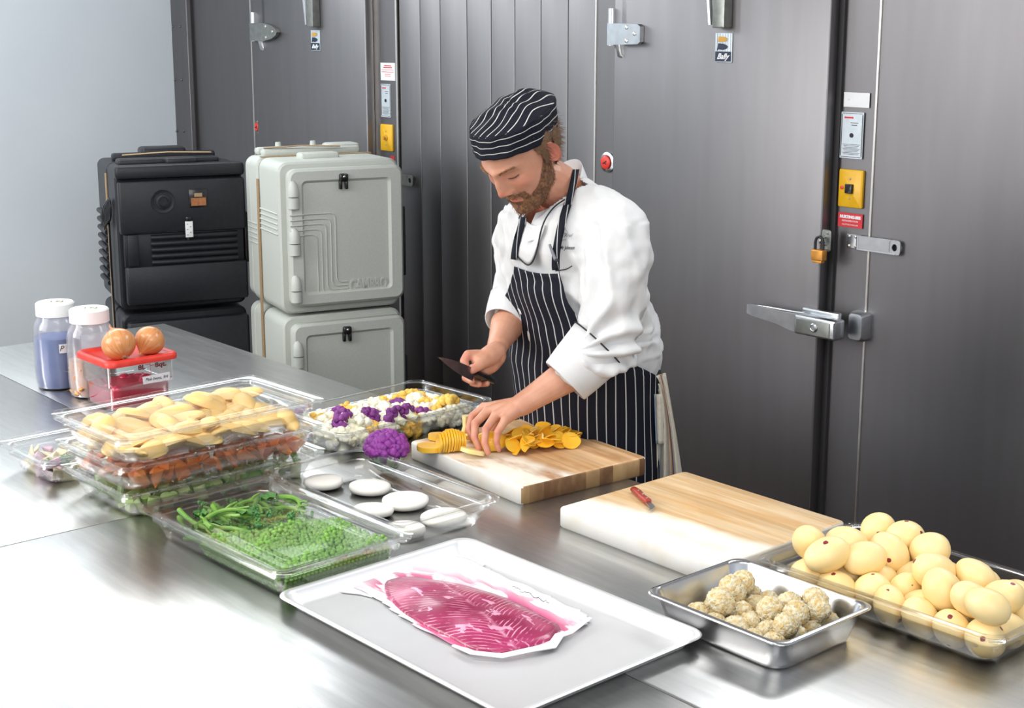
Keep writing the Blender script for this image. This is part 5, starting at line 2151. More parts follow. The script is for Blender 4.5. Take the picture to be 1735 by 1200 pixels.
def disc(r, th, k, wave=.0):
    rr_ = random.Random(k)
    b = MB()
    n = 28
    ph = rr_.uniform(0, 6)
    vs = []
    for z in (0, th):
        for rad in (1.0, .9):
            for j in range(n):
                t = 2 * math.pi * j / n
                w_ = 1 + .05 * math.sin(2 * t + ph) + .02 * math.sin(5 * t)
                vs.append((r * rad * w_ * math.cos(t), r * rad * w_ * math.sin(t), z + wave * math.cos(2 * t + ph) * rad))
    fs = []
    for j in range(n):
        k_ = (j + 1) % n
        fs += [(j, k_, 2 * n + k_, 2 * n + j), (2 * n + j, 2 * n + k_, 3 * n + k_, 3 * n + j), (j, n + j, n + k_, k_)]
    fs += [tuple(n + j for j in range(n))[::-1], tuple(3 * n + j for j in range(n))]
    b.add(vs, fs)
    return b


# upright fanned half: a row of slices standing on edge
ctr = atz(762, 770, ZB)
for i in range(10):
    b = disc(.0300 - abs(i - 4.5) * .0014, .0052, i + 3)
    o = b.build('golden_beet_slice', M['gbeet'], angle=50)
    d = (i - 4.5) * .0066
    o.location = (ctr.x + d * .95, ctr.y + d * .3 + .020, ZB + .0302 - abs(i - 4.5) * .0014)
    o.rotation_euler = (math.pi / 2 + .03, (i - 4.5) * .03, math.radians(107))
    tag(o, 'golden beet slice standing on edge in the fanned row, left of the hand', 'beet slice', 'fanned golden beet slices')
# round halves and ends lying about
loose = [((728, 755), .031, 'flat golden beet half lying left of the fanned slices', 0.0, .012),
         ((744, 740), .028, 'golden beet slice behind the fanned slices, at the board edge', .1, .008),
         ((800, 768), .030, 'pale cut golden beet end, between the fanned slices and the fingertips', .3, .010),
         ((803, 748), .030, 'golden beet slice leaning towards the fingertips', .5, .006),
         ((818, 744), .027, 'small golden beet slice lying under the index finger side', .2, .006)]
for i, ((px, py), r, lab, tl, th) in enumerate(loose):
    q = atz(px, py, ZB + th)
    b = disc(r, th, i + 40)
    o = b.build('golden_beet_piece', M['gpale' if i == 2 else 'gbeet'], angle=50)
    o.location = (q.x, q.y, ZB + (.001 if tl < .05 else r * math.sin(tl) + .001))
    o.rotation_euler = (tl, tl * .3, i)
    tag(o, lab, 'beet piece')
# trimmed stems standing behind
for i, (px, py, lab) in enumerate(((786, 720, 'pale trimmed beet stub standing behind the fanned slices'), (803, 724, 'orange beet stub beside the taller pale one'))):
    q = atz(px, py + 14, ZB)
    b = MB()
    b.tube([(0, 0, .0), (.002, 0, .018), (-.001, .002, .046 - .008 * i)], [.011, .010, .013], n=10, flat=.75)
    o = b.build('beet_stub', M['gpale' if i == 0 else 'gbeet_dk'])
    o.location = (q.x, q.y, ZB)
    o.rotation_euler = (0, .12, i)
    tag(o, lab, 'beet stub')
# the beet under the fingers
q = atz(832, 764, ZB)
b = MB()
b.blob((0, 0, .024), (.042, .032, .0245), seg=28, rings=18, noise=.03, seed=2)
o = b.build('golden_beet', M['gbeet'])
BEET = Vector((q.x, q.y, ZB))
o.location = BEET
tag(o, 'half golden beet held down under the fingertips on the worn board', 'beet')
# loose sliced heap to the right of the hand
protos = []
for k in range(7):
    b = disc(.0205 + .0015 * (k % 4), .0022, k + 60, .0020)
    if k % 2:
        # half discs
        b.v = [(x, max(y, -.003), z) for x, y, z in b.v]
    protos.append(b.mesh('beet_shaving', M['gbeet'], angle=50))
rs = random.Random(19)
for i in range(58):
    t = i / 57
    px = 862 + 112 * (rs.random() ** .9)
    f = (px - 862) / 112
    py = 762 - 14 * f + rs.uniform(-16, 10) * (1 - .4 * f)
    q = atz(px, py + 4, ZB)
    o = bpy.data.objects.new('golden_beet_shaving', protos[i % 7])
    COL.objects.link(o)
    hz = .004 + .022 * (1 - abs(f - .35) * 1.3) * rs.random() * (1 if i > 12 else .3)
    o.location = (q.x, q.y, ZB + .012 + max(0, hz))
    o.rotation_euler = (rs.uniform(-.75, .75), rs.uniform(-.75, .75), rs.uniform(-3, 3))
    tag(o, 'thin golden beet slice in the loose heap right of the hand', 'beet slice', 'loose golden beet slices')
# tiny spill inside the open pan
b = MB()
b.blob((0, 0, .002), (.003, .0025, .002), seg=8, rings=5, noise=.1)
o = b.build('cauliflower_crumb', M['caul_p'])
q = atz(714, 829, TZ + .004)
o.location = (q.x, q.y, TZ + .0035)
tag(o, 'tiny purple cauliflower crumb on the floor of the patty pan', 'crumb')

# ------------------------------------------------------------------ the cook
A = aty
FW = -V                                          # the way he faces: over the table
SD = U.copy()                                    # towards his left hand
TORSO = [(.45, .235, 3.715, .190, .165), (.80, .228, 3.70, .183, .156), (.95, .220, 3.69, .183, .152), (1.05, .212, 3.685, .190, .150), (1.12, .205, 3.68, .198, .150), (1.22, .187, 3.66, .196, .144),
         (1.32, .158, 3.635, .193, .140), (1.42, .137, 3.61, .195, .134), (1.49, .128, 3.60, .178, .118), (1.54, .128, 3.60, .125, .092), (1.585, .130, 3.60, .070, .066)]


def torso_at(z):
    t = TORSO
    if z <= t[0][0]: return t[0][1:]
    for a, b in zip(t[:-1], t[1:]):
        if z <= b[0]:
            k = (z - a[0]) / (b[0] - a[0])
            k = k * k * (3 - 2 * k) * .5 + k * .5
            return tuple(a[i] + (b[i] - a[i]) * k for i in range(1, 5))
    return t[-1][1:]


def on_ring(z, phi, off=0.0):
    """point on the torso at height z and angle phi (0 = front, + = towards his left)"""
    cx, cy, a, b = torso_at(z)
    a, b = a + off, b + off
    s_, c_ = math.sin(phi), math.cos(phi)
    q = (abs(s_) ** 2.3 + abs(c_) ** 2.3) ** (-1 / 2.3)
    p = SD * (a * s_ * q) + FW * (b * c_ * q)
    return Vector((cx, cy, 0)) + p + Vector((0, 0, z))


def on_torso(px, py, off=0.0):
    """first point of the torso (grown by off) that the pixel's ray meets"""
    r = ray(px, py)
    o = Vector((0, 0, CAMZ))
    y = 3.2
    while y < 3.95:
        p = o + r * (y / r.y)
        cx, cy, a, b = torso_at(p.z)
        d = p - Vector((cx, cy, p.z))
        e_ = (abs(d.dot(SD) / (a + off))) ** 2.3 + (abs(d.dot(FW) / (b + off))) ** 2.3
        if e_ <= 1: return p
        y += .0015
    return o + r * (3.6 / r.y)


def capsule(b, p0, r0, p1, r1, n=14, mi=0):
    p0, p1 = Vector(p0), Vector(p1)
    d = p1 - p0
    L_ = d.length
    d.normalize()
    pts, rad = [], []
    for a in (80, 55, 30): pts.append(p0 - d * (r0 * math.sin(math.radians(a)))); rad.append(r0 * math.cos(math.radians(a)))
    for k in range(3): pts.append(p0 + d * (L_ * k / 2)); rad.append(r0 + (r1 - r0) * k / 2)
    for a in (30, 55, 80): pts.append(p1 + d * (r1 * math.sin(math.radians(a)))); rad.append(r1 * math.cos(math.radians(a)))
    b.tube(pts, rad, mi, n=n)


def chain(b, pts, rad, n=14):
    for i in range(len(pts) - 1): capsule(b, pts[i], rad[i], pts[i + 1], rad[i + 1], n)


def remeshed(b, voxel, smooth_it=4, fac=.5):
    """one continuous surface from overlapping solids"""
    me = b.mesh('tmp', [], smooth=False)
    o = bpy.data.objects.new('tmp', me)
    COL.objects.link(o)
    m = o.modifiers.new('r', 'REMESH')
    m.mode, m.voxel_size, m.use_smooth_shade = 'VOXEL', voxel, True
    if smooth_it:
        s_ = o.modifiers.new('s', 'SMOOTH')
        s_.factor, s_.iterations = fac, smooth_it
    bpy.context.view_layer.update()
    out = bpy.data.meshes.new_from_object(o.evaluated_get(bpy.context.evaluated_depsgraph_get()))
    bpy.data.objects.remove(o)
    n = len(out.vertices)
    co = np.empty(n * 3); out.vertices.foreach_get('co', co)
    no = np.empty(n * 3); out.vertices.foreach_get('normal', no)
    nf = len(out.polygons)
    f = np.empty(nf * 4, int)
    if all(len(p.vertices) == 4 for p in out.polygons[:50]) and sum(len(p.vertices) for p in out.polygons) == nf * 4:
        out.polygons.foreach_get('vertices', f)
        faces = f.reshape(-1, 4).tolist()
    else:
        faces = [tuple(p.vertices) for p in out.polygons]
    return co.reshape(-1, 3), no.reshape(-1, 3), faces


# ---- head, shaped in its own frame: x to his right, y forward, z up
HM = Matrix.Translation((.0216, 3.4772, 1.6665)) @ Euler((-.73, .0095, 2.455), 'XYZ').to_matrix().to_4x4() @ Matrix.Scale(1.085, 4)


def head_base(nu=168, nv=120, zscale=1.0):
    O = np.array([0, .008, 0.0])
    th = np.linspace(0, np.pi, nv + 1)[1:-1]
    ph = np.linspace(0, 2 * np.pi, nu, endpoint=False)
    T, Pp = np.meshgrid(th, ph, indexing='ij')
    D = np.stack([np.sin(T) * np.sin(Pp), np.sin(T) * np.cos(Pp), -np.cos(T)], -1).reshape(-1, 3)
    D = np.concatenate([[[0, 0, -1.0]], D, [[0, 0, 1.0]]])

    def ell(c, r):
        o = (O - np.array(c)) / r
        d = D / r
        a = (d * d).sum(1); b = 2 * (d * o).sum(1); cc = (o * o).sum() - 1
        disc_ = np.clip(b * b - 4 * a * cc, 0, None)
        return (-b + np.sqrt(disc_)) / (2 * a)
    r1 = ell((0, -.010, .030), np.array([.075, .100, .071]))
    r2 = ell((0, .028, -.030), np.array([.060, .060, .080]))
    r3 = ell((0, .036, -.072), np.array([.040, .044, .040]))
    r4 = ell((0, -.036, -.012), np.array([.060, .060, .055]))
    k = 60.
    R = np.log(np.exp(k * r1) + np.exp(k * r2) + np.exp(k * r3) + .6 * np.exp(k * r4)) / k
    P = O + D * R[:, None]
    faces = [(0, 1 + (j + 1) % nu, 1 + j) for j in range(nu)]
    rows = nv - 1
    for i in range(rows - 1):
        for j in range(nu):
            a, b = 1 + i * nu + j, 1 + i * nu + (j + 1) % nu
            faces.append((a, b, b + nu, a + nu))
    Lx = len(P) - 1
    faces += [(Lx, Lx - nu + j, Lx - nu + (j + 1) % nu) for j in range(nu)]
    faces = [f[::-1] for f in faces]
    return P, D, faces


def pull(P, c, d, amp, sg):
    c, d, sg = np.array(c), np.array(d, float), np.array(sg)
    w_ = np.exp(-(((P - c) / sg) ** 2).sum(1))
    P += w_[:, None] * d * amp


def sculpt_head():
    P, D, F = head_base()
    f, up = (0, 1, 0), (0, 0, 1)
    B = P.copy()
    for s in (-1, 1):
        pull(P, (s * .031, .080, .012), f, -.011, (.017, .05, .012))       # sockets
        pull(P, (s * .030, .088, .031), f, .006, (.024, .05, .008))        # brow
        pull(P, (s * .047, .062, -.018), (s * .5, .8, 0), .006, (.018, .04, .016))   # cheek
        pull(P, (s * .040, .070, -.055), (s, .3, 0), -.004, (.014, .04, .020))
        pull(P, (s * .052, .010, -.070), (s, 0, -.2), .006, (.02, .035, .02))        # jaw corner
        pull(P, (s * .066, .060, .045), (s, 0, 0), -.005, (.015, .03, .03))          # temple
    pull(P, (0, .09, .030), f, .003, (.03, .05, .012))
    pull(P, (0, .09, .014), f, .010, (.010, .05, .020))
    pull(P, (0, .09, -.004), f, .016, (.010, .06, .015))
    pull(P, (0, .09, -.020), f, .019, (.0115, .06, .011))
    pull(P, (0, .09, -.029), f, .013, (.012, .06, .008))
    for s in (-1, 1):
        pull(P, (s * .0135, .09, -.031), f, .009, (.0065, .05, .007))
        pull(P, (s * .030, .078, .010), f, .0065, (.013, .03, .0085))                # lidded eyeball
        pull(P, (s * .030, .085, .0035), f, -.0022, (.014, .03, .0022))              # lid crease under the lashes
        pull(P, (s * .022, .09, -.040), f, -.003, (.005, .05, .012))                 # fold beside the nose
    pull(P, (0, .092, -.041), f, -.003, (.004, .05, .006))
    pull(P, (0, .09, -.050), f, .007, (.024, .05, .008))
    pull(P, (0, .09, -.0535), f, .003, (.018, .05, .004))
    pull(P, (0, .09, -.0585), f, -.0035, (.024, .05, .0024))
    pull(P, (0, .09, -.0640), f, .005, (.017, .05, .005))
    pull(P, (0, .088, -.076), f, -.003, (.02, .05, .006))
    pull(P, (0, .08, -.096), f, .012, (.022, .05, .016))
    pull(P, (0, .07, -.105), (0, .5, -.8), .007, (.026, .05, .02))
    return P, D, F


HP, HD, HF = sculpt_head()


def to_world(P):
    m = np.array(HM)
    return P @ m[:3, :3].T + m[:3, 3]


def head_point(x, z, off=0.0):
    """front surface of the head at local x, z"""
    d = (HP[:, 0] - x) ** 2 + (HP[:, 2] - z) ** 2 + np.where(HP[:, 1] < .02, 1, 0)
    p = HP[int(np.argmin(d))]
    return np.array([x, p[1] + off, z])


# ears
def ear(s):
    vs, fs = [], []
    nr, na = 9, 30
    for i in range(nr + 1):
        t = i / nr
        for j in range(na):
            a = 2 * math.pi * j / na
            ry = .0175 * (1 + .12 * math.sin(a))          # fore-aft
            rz = .032
            narrow = 1 - .28 * max(0, -math.sin(a)) ** 1.3
            y = ry * t * math.cos(a) * narrow
            z = rz * t * math.sin(a)
            rim = .0085 * math.exp(-((t - .9) / .13) ** 2) * (1 if math.cos(a) < .6 else .4)
            anti = .005 * math.exp(-((t - .55) / .12) ** 2) * (1 if -.8 < math.cos(a) < .7 else .3)
            concha = -.006 * math.exp(-(t / .35) ** 2)
            flare = .010 * (-math.cos(a) * t) + .004
            vs.append((s * (.0725 + flare + rim + anti + concha - (.010 if t > .97 else 0)), y - .004 + .004 * math.sin(a), z - .004))
    for i in range(nr):
        for j in range(na):
            a, b = i * na + j, i * na + (j + 1) % na
            fs.append((a, b, b + na, a + na) if s > 0 else (a, a + na, b + na, b))
    return np.array(vs), fs


# ---- the body under the clothes, one skin
b = MB()
shL, shR = A(1040, 378, 3.47), A(872, 380, 3.72)
elL, elR = A(1037, 588, 3.43), A(870, 528, 3.715)
wrL, wrR = A(882, 687, 3.385), A(843, 586, 3.525)
for (z0, z1) in zip([.95, 1.05, 1.2, 1.32, 1.42], [1.05, 1.2, 1.32, 1.42, 1.5]):
    c0, c1 = torso_at(z0), torso_at(z1)
    for s in (-1, 1):
        capsule(b, Vector((c0[0], c0[1], z0)) + SD * s * .06, .10, Vector((c1[0], c1[1], z1)) + SD * s * .06, .095 if z1 < 1.5 else .07, 16)
chain(b, [A(962, 335, 3.59), A(945, 318, 3.56), A(918, 300, 3.52)], [.064, .060, .058], 20)
chain(b, [shL, elL], [.055, .045])
chain(b, [elL, elL * .62 + wrL * .38, wrL * .85 + elL * .15, wrL], [.043, .046, .031, .028], 18)
chain(b, [shR, elR], [.040, .036])
chain(b, [elR, elR * .6 + wrR * .4, wrR * .85 + elR * .15, wrR], [.042, .044, .030, .027], 18)
for s in (-1, 1):
    hp = Vector((.232, 3.70, .95)) + SD * s * .09
    kn = Vector((.225, 3.67, .50)) + SD * s * .11
    an = Vector((.24, 3.72, .09)) + SD * s * .12
    chain(b, [hp, kn, an], [.085, .058, .042], 16)
    chain(b, [an, an + FW * .16 + Vector((0, 0, -.045))], [.042, .032], 14)

# left hand, fingertips on the beet
def G(lst): return [A(*q) if len(q) == 3 else q for q in lst]


LH = dict(
    index=([(820, 691, 3.425), (800, 706, 3.41), (794, 727, 3.395), (801, 744, 3.385)], [.0125, .0100, .0090, .0078]),
    middle=([(826, 697, 3.395), (805, 718, 3.370), (804, 742, 3.350), (812, 760, 3.343)], [.0125, .0103, .0092, .0078]),
    ring=([(840, 704, 3.365), (823, 728, 3.335), (821, 751, 3.318), (827, 767, 3.312)], [.0120, .0100, .0090, .0076]),
    pinky=([(856, 712, 3.345), (843, 733, 3.322), (841, 748, 3.318), (845, 762, 3.320)], [.0110, .0090, .0082, .0070]),
    thumb=([(862, 702, 3.40), (842, 722, 3.415), (828, 740, 3.415), (818, 754, 3.405)], [.0150, .0130, .0115, .0095]))
for k, (p, r) in LH.items():
    q = G(p)
    chain(b, q, r, 14)
    if k != 'thumb':
        chain(b, [wrL, wrL * .5 + q[0] * .5, q[0]], [.0235, .0180, .0125], 14)
        capsule(b, q[0] + Vector((0, 0, .001)), .0128, q[0] + Vector((0, 0, .0012)), .0128, 12)
        capsule(b, q[1] + Vector((0, -.0005, .0008)), r[1] * 1.06, q[1] + Vector((0, .001, .0005)), r[1] * 1.06, 12)
    else:
        chain(b, [wrL, q[0]], [.022, .017], 14)
# right hand, closed round the knife handle
TIP, HEEL = A(741, 604, 3.235), A(803, 632, 3.405)
KD = (HEEL - TIP).normalized()
HEND = HEEL + KD * .115
for p, r in (([(840, 596, 3.50), (826, 606, 3.468), (812, 612, 3.445)], [.027, .0265, .020]),
             ([(842, 604, 3.50), (832, 618, 3.478), (822, 626, 3.468)], [.024, .022, .018]),
             ([(812, 602, 3.46), (793, 601, 3.445), (786, 612, 3.432), (791, 625, 3.425)], [.0145, .0120, .0108, .0095]),
             ([(838, 606, 3.475), (822, 613, 3.437), (811, 620, 3.413), (800, 627, 3.395)], [.0170, .0145, .0125, .0105]),
             ([(812, 620, 3.462), (795, 628, 3.458), (789, 640, 3.438), (799, 646, 3.418)], [.0130, .0118, .0106, .0092]),
             ([(820, 624, 3.470), (806, 638, 3.472), (801, 648, 3.452), (811, 651, 3.432)], [.0128, .0114, .0104, .0090]),
             ([(828, 626, 3.482), (820, 642, 3.488), (815, 650, 3.468), (825, 650, 3.448)], [.0118, .0104, .0094, .0082])):
    chain(b, G(p), r, 14)
CO, NO, FC = remeshed(b, .0031, 3, .45)
nb = len(CO)
allv, allf, tint = [CO], list(FC), [np.zeros(nb)]
# blush on knuckles, fingertips and neck
tn = np.zeros(nb)
for k, (p, r) in LH.items():
    for q in G(p)[1:]:
        tn = np.maximum(tn, .8 * np.exp(-((CO - np.array(q)) ** 2).sum(1) / .012 ** 2))
for q in G([(788, 606, 3.44), (800, 628, 3.40), (792, 642, 3.44), (804, 648, 3.45), (818, 648, 3.46)]):
    tn = np.maximum(tn, .9 * np.exp(-((CO - np.array(q)) ** 2).sum(1) / .016 ** 2))
nk = np.array(A(918, 345, 3.55))
tn = np.maximum(tn, .75 * np.exp(-((CO - nk) ** 2).sum(1) / .07 ** 2))
tint[0] = tn
hw_ = to_world(HP)
o_ = nb
allv.append(hw_)
allf += [tuple(int(i) + o_ for i in f) for f in HF]
th_ = np.zeros(len(HP))


def blush(c, sg, v):
    global th_
    th_ = np.maximum(th_, v * np.exp(-(((HP - np.array(c)) / np.array(sg)) ** 2).sum(1)))


blush((0, .12, -.024), (.018, .03, .012), .75)
for s in (-1, 1):
    blush((s * .045, .075, -.015), (.022, .04, .018), .55)
    blush((s * .016, .09, .010), (.010, .03, .010), .45)
    blush((s * .030, .09, -.002), (.016, .03, .006), .4)
blush((0, .10, -.0535), (.019, .03, .004), 1.2)
blush((0, .10, -.0635), (.017, .03, .0042), 1.3)
blush((0, .09, -.0585), (.020, .03, .002), 1.5)
tint.append(th_)
o_ += len(HP)
for s in (-1, 1):
    ev, ef = ear(s)
    allv.append(to_world(ev))
    allf += [tuple(i + o_ for i in f) for f in ef]
    tint.append(np.full(len(ev), .8))
    o_ += len(ev)
allv = np.concatenate(allv)
tint = np.concatenate(tint)
me = bpy.data.meshes.new('person')
org = Vector((.235, 3.70, 0))
me.from_pydata((allv - np.array(org)).tolist(), [], allf)
me.polygons.foreach_set('use_smooth', [True] * len(me.polygons))
at_ = me.attributes.new('blush', 'FLOAT', 'POINT')
at_.data.foreach_set('value', tint.astype(np.float32))


def skin_mat():
    m = pm('skin', (.63, .325, .215), (.57, .27, .17), 26, .45, bump=.05, bscale=500, sss=.25, detail=5)
    nt, N, L = nodes_of(m)
    bs = N['Principled BSDF']
    src = bs.inputs['Base Color'].links[0].from_socket
    at = N.new('ShaderNodeAttribute'); at.attribute_name = 'blush'
    mx = N.new('ShaderNodeMix'); mx.data_type = 'RGBA'
    L.new(at.outputs['Fac'], mx.inputs['Factor'])
    L.new(src, mx.inputs['A'])
    mx.inputs['B'].default_value = (.58, .17, .115, 1)
    L.new(mx.outputs['Result'], bs.inputs['Base Color'])
    return m


M['skin'] = skin_mat()
me.materials.append(M['skin'])
chef = bpy.data.objects.new('person', me)
COL.objects.link(chef)
chef.location = org
tag(chef, 'bearded cook in a striped cap, white coat and striped apron, slicing beets', 'person')
INVC = Matrix.Translation(-org)


def part(b, name, mats, parent=None, **k):
    """mesh given in world coordinates, parented to the cook"""
    b.v = [tuple(Vector(p) - org) for p in b.v]
    o = b.build(name, mats, chef if parent is None else parent, **k)
    return o


def hw(p): return HM @ Vector(p)


# ---- hair, beard, brows
M['hair'] = pm('brown_hair', (.10, .055, .028), (.20, .11, .052), 60, .5, stretch=(1, 1, .3))
M['beard'] = pm('ginger_brown_beard', (.12, .062, .036), (.34, .155, .065), 120, .7, ramp=(.4, .66))
M['lash'] = pm('dark_lash', (.10, .05, .03), None, 40, .6)
rs = random.Random(42)


def strands(sel, n, ln, drop, mat, name, base_off, rad=.0006, curl=.002, dirf=None):
    b = MB()
    ids = [i for i in range(len(HP)) if sel(HP[i])]
    # shell close to the skin
    idset = set(ids)
    mp_ = {}
    vs = []
    for i in ids:
        mp_[i] = len(vs)
        d = HD[i]
        k = base_off * (.88 + .24 * rs.random())
        vs.append(hw(HP[i] + d * k))
    fs = [tuple(mp_[i] for i in f) for f in HF if all(i in idset for i in f)]
    b.add(vs, fs)
    for _ in range(n):
        i = rs.choice(ids)
        p = np.array(HP[i]) + HD[i] * base_off * .5 + np.array([rs.uniform(-.002, .002) for _ in range(3)])
        d = HD[i] * .5 + (np.array(drop) if dirf is None else dirf(HP[i])) + np.array([rs.uniform(-.25, .25) for _ in range(3)])
        d /= np.linalg.norm(d)
        l_ = ln * rs.uniform(.5, 1.2)
        pts = [hw(p), hw(p + d * l_ * .5 + np.array([rs.uniform(-curl, curl) for _ in range(3)])), hw(p + d * l_)]
        b.tube(pts, [rad, rad * .8, rad * .2], n=3, cap=False)
    return part(b, name, M[mat], angle=180)


def beard_sel(p):
    x, y, z = abs(p[0]), p[1], p[2]
    if y < -.002: return False
    if abs(p[0]) < .021 and -.0675 < z < -.0515 and y > .06: return False            # mouth
    if z < -.068 and z > -.118: return y > .004 or z > -.1
    if -.068 <= z < -.040 and x < .036 and y > .05: return True        # moustache and round the mouth
    line = -.062 + max(0, (.075 - y)) * 1.25                           # cheek line rises to the ear
    return z < line - .006 and z > -.12 and y < .075 and x > .03 and z < .02


strands(beard_sel, 2600, .0085, (0, .15, -1.0), 'beard', 'beard', .0022, .00045)


def hair_sel(p):
    x, y, z = abs(p[0]), p[1], p[2]
    if z > .075 or z < -.062: return False
    if y < -.020: return z > -.055 + max(0, (.02 + y)) * .2 or x < .055
    if x > .055 and y < .030 and z > .018: return True
    return x > .058 and .006 < y < .024 and z > -.015


strands(hair_sel, 1500, .020, (0, -.35, -.75), 'hair', 'hair', .008, .0005, .0025)
b = MB()
for s in (-1, 1):
    for i in range(120):
        t = rs.random()
        x = s * (.013 + .034 * t)
        z = .0285 + .006 * math.sin(t * 2.4) + rs.uniform(-.0022, .0022)
        p = head_point(x, z, .0004)
        q = p + np.array([s * .006, .0012, .0016 * rs.uniform(-.2, 1)])
        b.tube([hw(p), hw((p + q) / 2 + np.array([0, .001, 0])), hw(q)], [.0005, .00045, .0001], n=3, cap=False)
part(b, 'eyebrows', M['beard'])
b = MB()
for s in (-1, 1):
    pts = []
    for i in range(9):
        t = i / 8
        x = s * (.018 + .026 * t)
        z = .0055 - .0042 * math.sin(t * 3.14) + .002 * t
        pts.append(hw(head_point(x, z, .0006)))
    b.tube(pts, [.0004, .0011, .0014, .0015, .0015, .0015, .0014, .0012, .0004], n=6)
    for i in range(1, 9):
        p = np.array(HM.inverted() @ Vector(pts[i]))
        b.tube([hw(p), hw(p + np.array([s * .001, .005, -.0045]))], [.0003, .0001], n=3, cap=False)
part(b, 'eyelashes', M['lash'])


# ---- striped cloth
def stripe_mat(name, base, line, width, rough=.75, sheen=.1):
    m = bpy.data.materials.new(name)
    nt, N, L = nodes_of(m)
    bs = N['Principled BSDF']
    bs.inputs['Roughness'].default_value = rough
    bs.inputs['Specular IOR Level'].default_value = .15
    at = N.new('ShaderNodeAttribute'); at.attribute_name = 's'
    fr = N.new('ShaderNodeMath'); fr.operation = 'FRACT'
    L.new(at.outputs['Fac'], fr.inputs[0])
    ad = N.new('ShaderNodeMath'); ad.operation = 'SUBTRACT'; ad.inputs[1].default_value = .5
    L.new(fr.outputs[0], ad.inputs[0])
    ab = N.new('ShaderNodeMath'); ab.operation = 'ABSOLUTE'
    L.new(ad.outputs[0], ab.inputs[0])
    mr = N.new('ShaderNodeMapRange')
    mr.inputs[1].default_value, mr.inputs[2].default_value = width / 2 + .012, width / 2 - .012
    L.new(ab.outputs[0], mr.inputs[0])
    no = N.new('ShaderNodeTexNoise'); no.inputs['Scale'].default_value = 900
    mx = N.new('ShaderNodeMix'); mx.data_type = 'RGBA'
    L.new(mr.outputs[0], mx.inputs['Factor'])
    mx.inputs['A'].default_value = (*base, 1)
    mx.inputs['B'].default_value = (*line, 1)
    L.new(mx.outputs['Result'], bs.inputs['Base Color'])
    bp = N.new('ShaderNodeBump'); bp.inputs['Strength'].default_value = .1; bp.inputs['Distance'].default_value = .001
    L.new(no.outputs[0], bp.inputs['Height'])
    L.new(bp.outputs[0], bs.inputs['Normal'])
    return m


M['stripe'] = stripe_mat('pinstriped_cloth', (.010, .011, .018), (.50, .50, .50), .115)
M['stripecap'] = stripe_mat('pinstriped_cap_cloth', (.010, .011, .018), (.55, .55, .53), .115)
M['coat'] = pm('white_cotton', (.68, .68, .675), (.64, .64, .64), 30, .8, bump=.12, bscale=22, detail=3, sheen=.1)
M['piping'] = pm('black_piping', (.012, .012, .018), None, 90, .7)


def set_s(o, vals):
    a = o.data.attributes.new('s', 'FLOAT', 'POINT')
    a.data.foreach_set('value', vals)


# ---- cap
n = 72
rimz = lambda a: .029 + .044 * math.cos(a) - .002 * math.cos(a) ** 2
vs, fs, sv = [], [], []
NB = 16
BH_ = .053
for i in range(NB + 1):
    t = i / NB
    for j in range(n):
        a = 2 * math.pi * j / n
        fl = 1 + .055 * t * (1 if math.cos(a) > 0 else .5) - .03 * max(0, t - .88) * 8
        ax, ay = .0835 * fl, .1035 * fl * (1 + .03 * max(0, -math.cos(a)) * (1 - t))
        z = rimz(a) + BH_ * t * (1 - .12 * math.cos(a))
        wob = .0012 * math.sin(a * 9 + t * 4) + .001 * math.sin(a * 17)
        vs.append(hw(((ax + wob) * math.sin(a), (ay + wob) * math.cos(a) - .004 - .58 * (z - rimz(a)), z)))
        sv.append(t * 3.62 + .58 if t < .97 else t * 3.62 + .58)
b = MB()
for i in range(NB):
    for j in range(n):
        a, c = i * n + j, i * n + (j + 1) % n
        fs.append((a, a + n, c + n, c))
# turned-in lower edge
b.add(vs, fs)
cap = part(b, 'cap_band', M['stripecap'], angle=120)
set_s(cap, sv)
sm = cap.modifiers.new('t', 'SOLIDIFY'); sm.thickness = .0016; sm.offset = -1
vs, fs, sv = [], [], []
NC = 16
for i in range(NC + 1):
    r_ = 1 - i / NC
    for j in range(n):
        a = 2 * math.pi * j / n
        x, y = math.sin(a), math.cos(a)
        fl = 1.045 if y > 0 else 1.02
        ax, ay = .0835 * fl, .1035 * fl
        puff = 1 + .05 * math.sin(r_ * math.pi) * (1 if r_ > .5 else 0) * 1.0
        zb_ = rimz(a) + BH_ * (1 - .12 * math.cos(a)) - .0015
        rr0 = min(1, r_ * 1.0)
        dome = .022 * (1 - r_ ** 2.6) + .0018 * math.sin(a * 7) * r_ * (1 - r_) * 4 * (1 if y > -.3 else 1.4)
        z = zb_ * r_ ** 2 + (1 - r_ ** 2) * .083 + dome
        X, Y = ax * x * rr0 * puff, ay * y * rr0 * puff - .004 - .58 * BH_ * (1 - .12 * math.cos(a) * r_) - .22 * dome
        if i == 0: X, Y = X * .985, Y
        vs.append(hw((X, Y, z)))
        sv.append((X + .0035 * math.sin(Y * 60)) / .0185 + .3)
for i in range(NC):
    for j in range(n):
        a, c = i * n + j, i * n + (j + 1) % n
        fs.append((a, a + n, c + n, c))
b = MB()
b.add(vs, fs)
crown = part(b, 'cap_crown', M['stripecap'], angle=120)
set_s(crown, sv)
sm = crown.modifiers.new('t', 'SOLIDIFY'); sm.thickness = .0016; sm.offset = -1

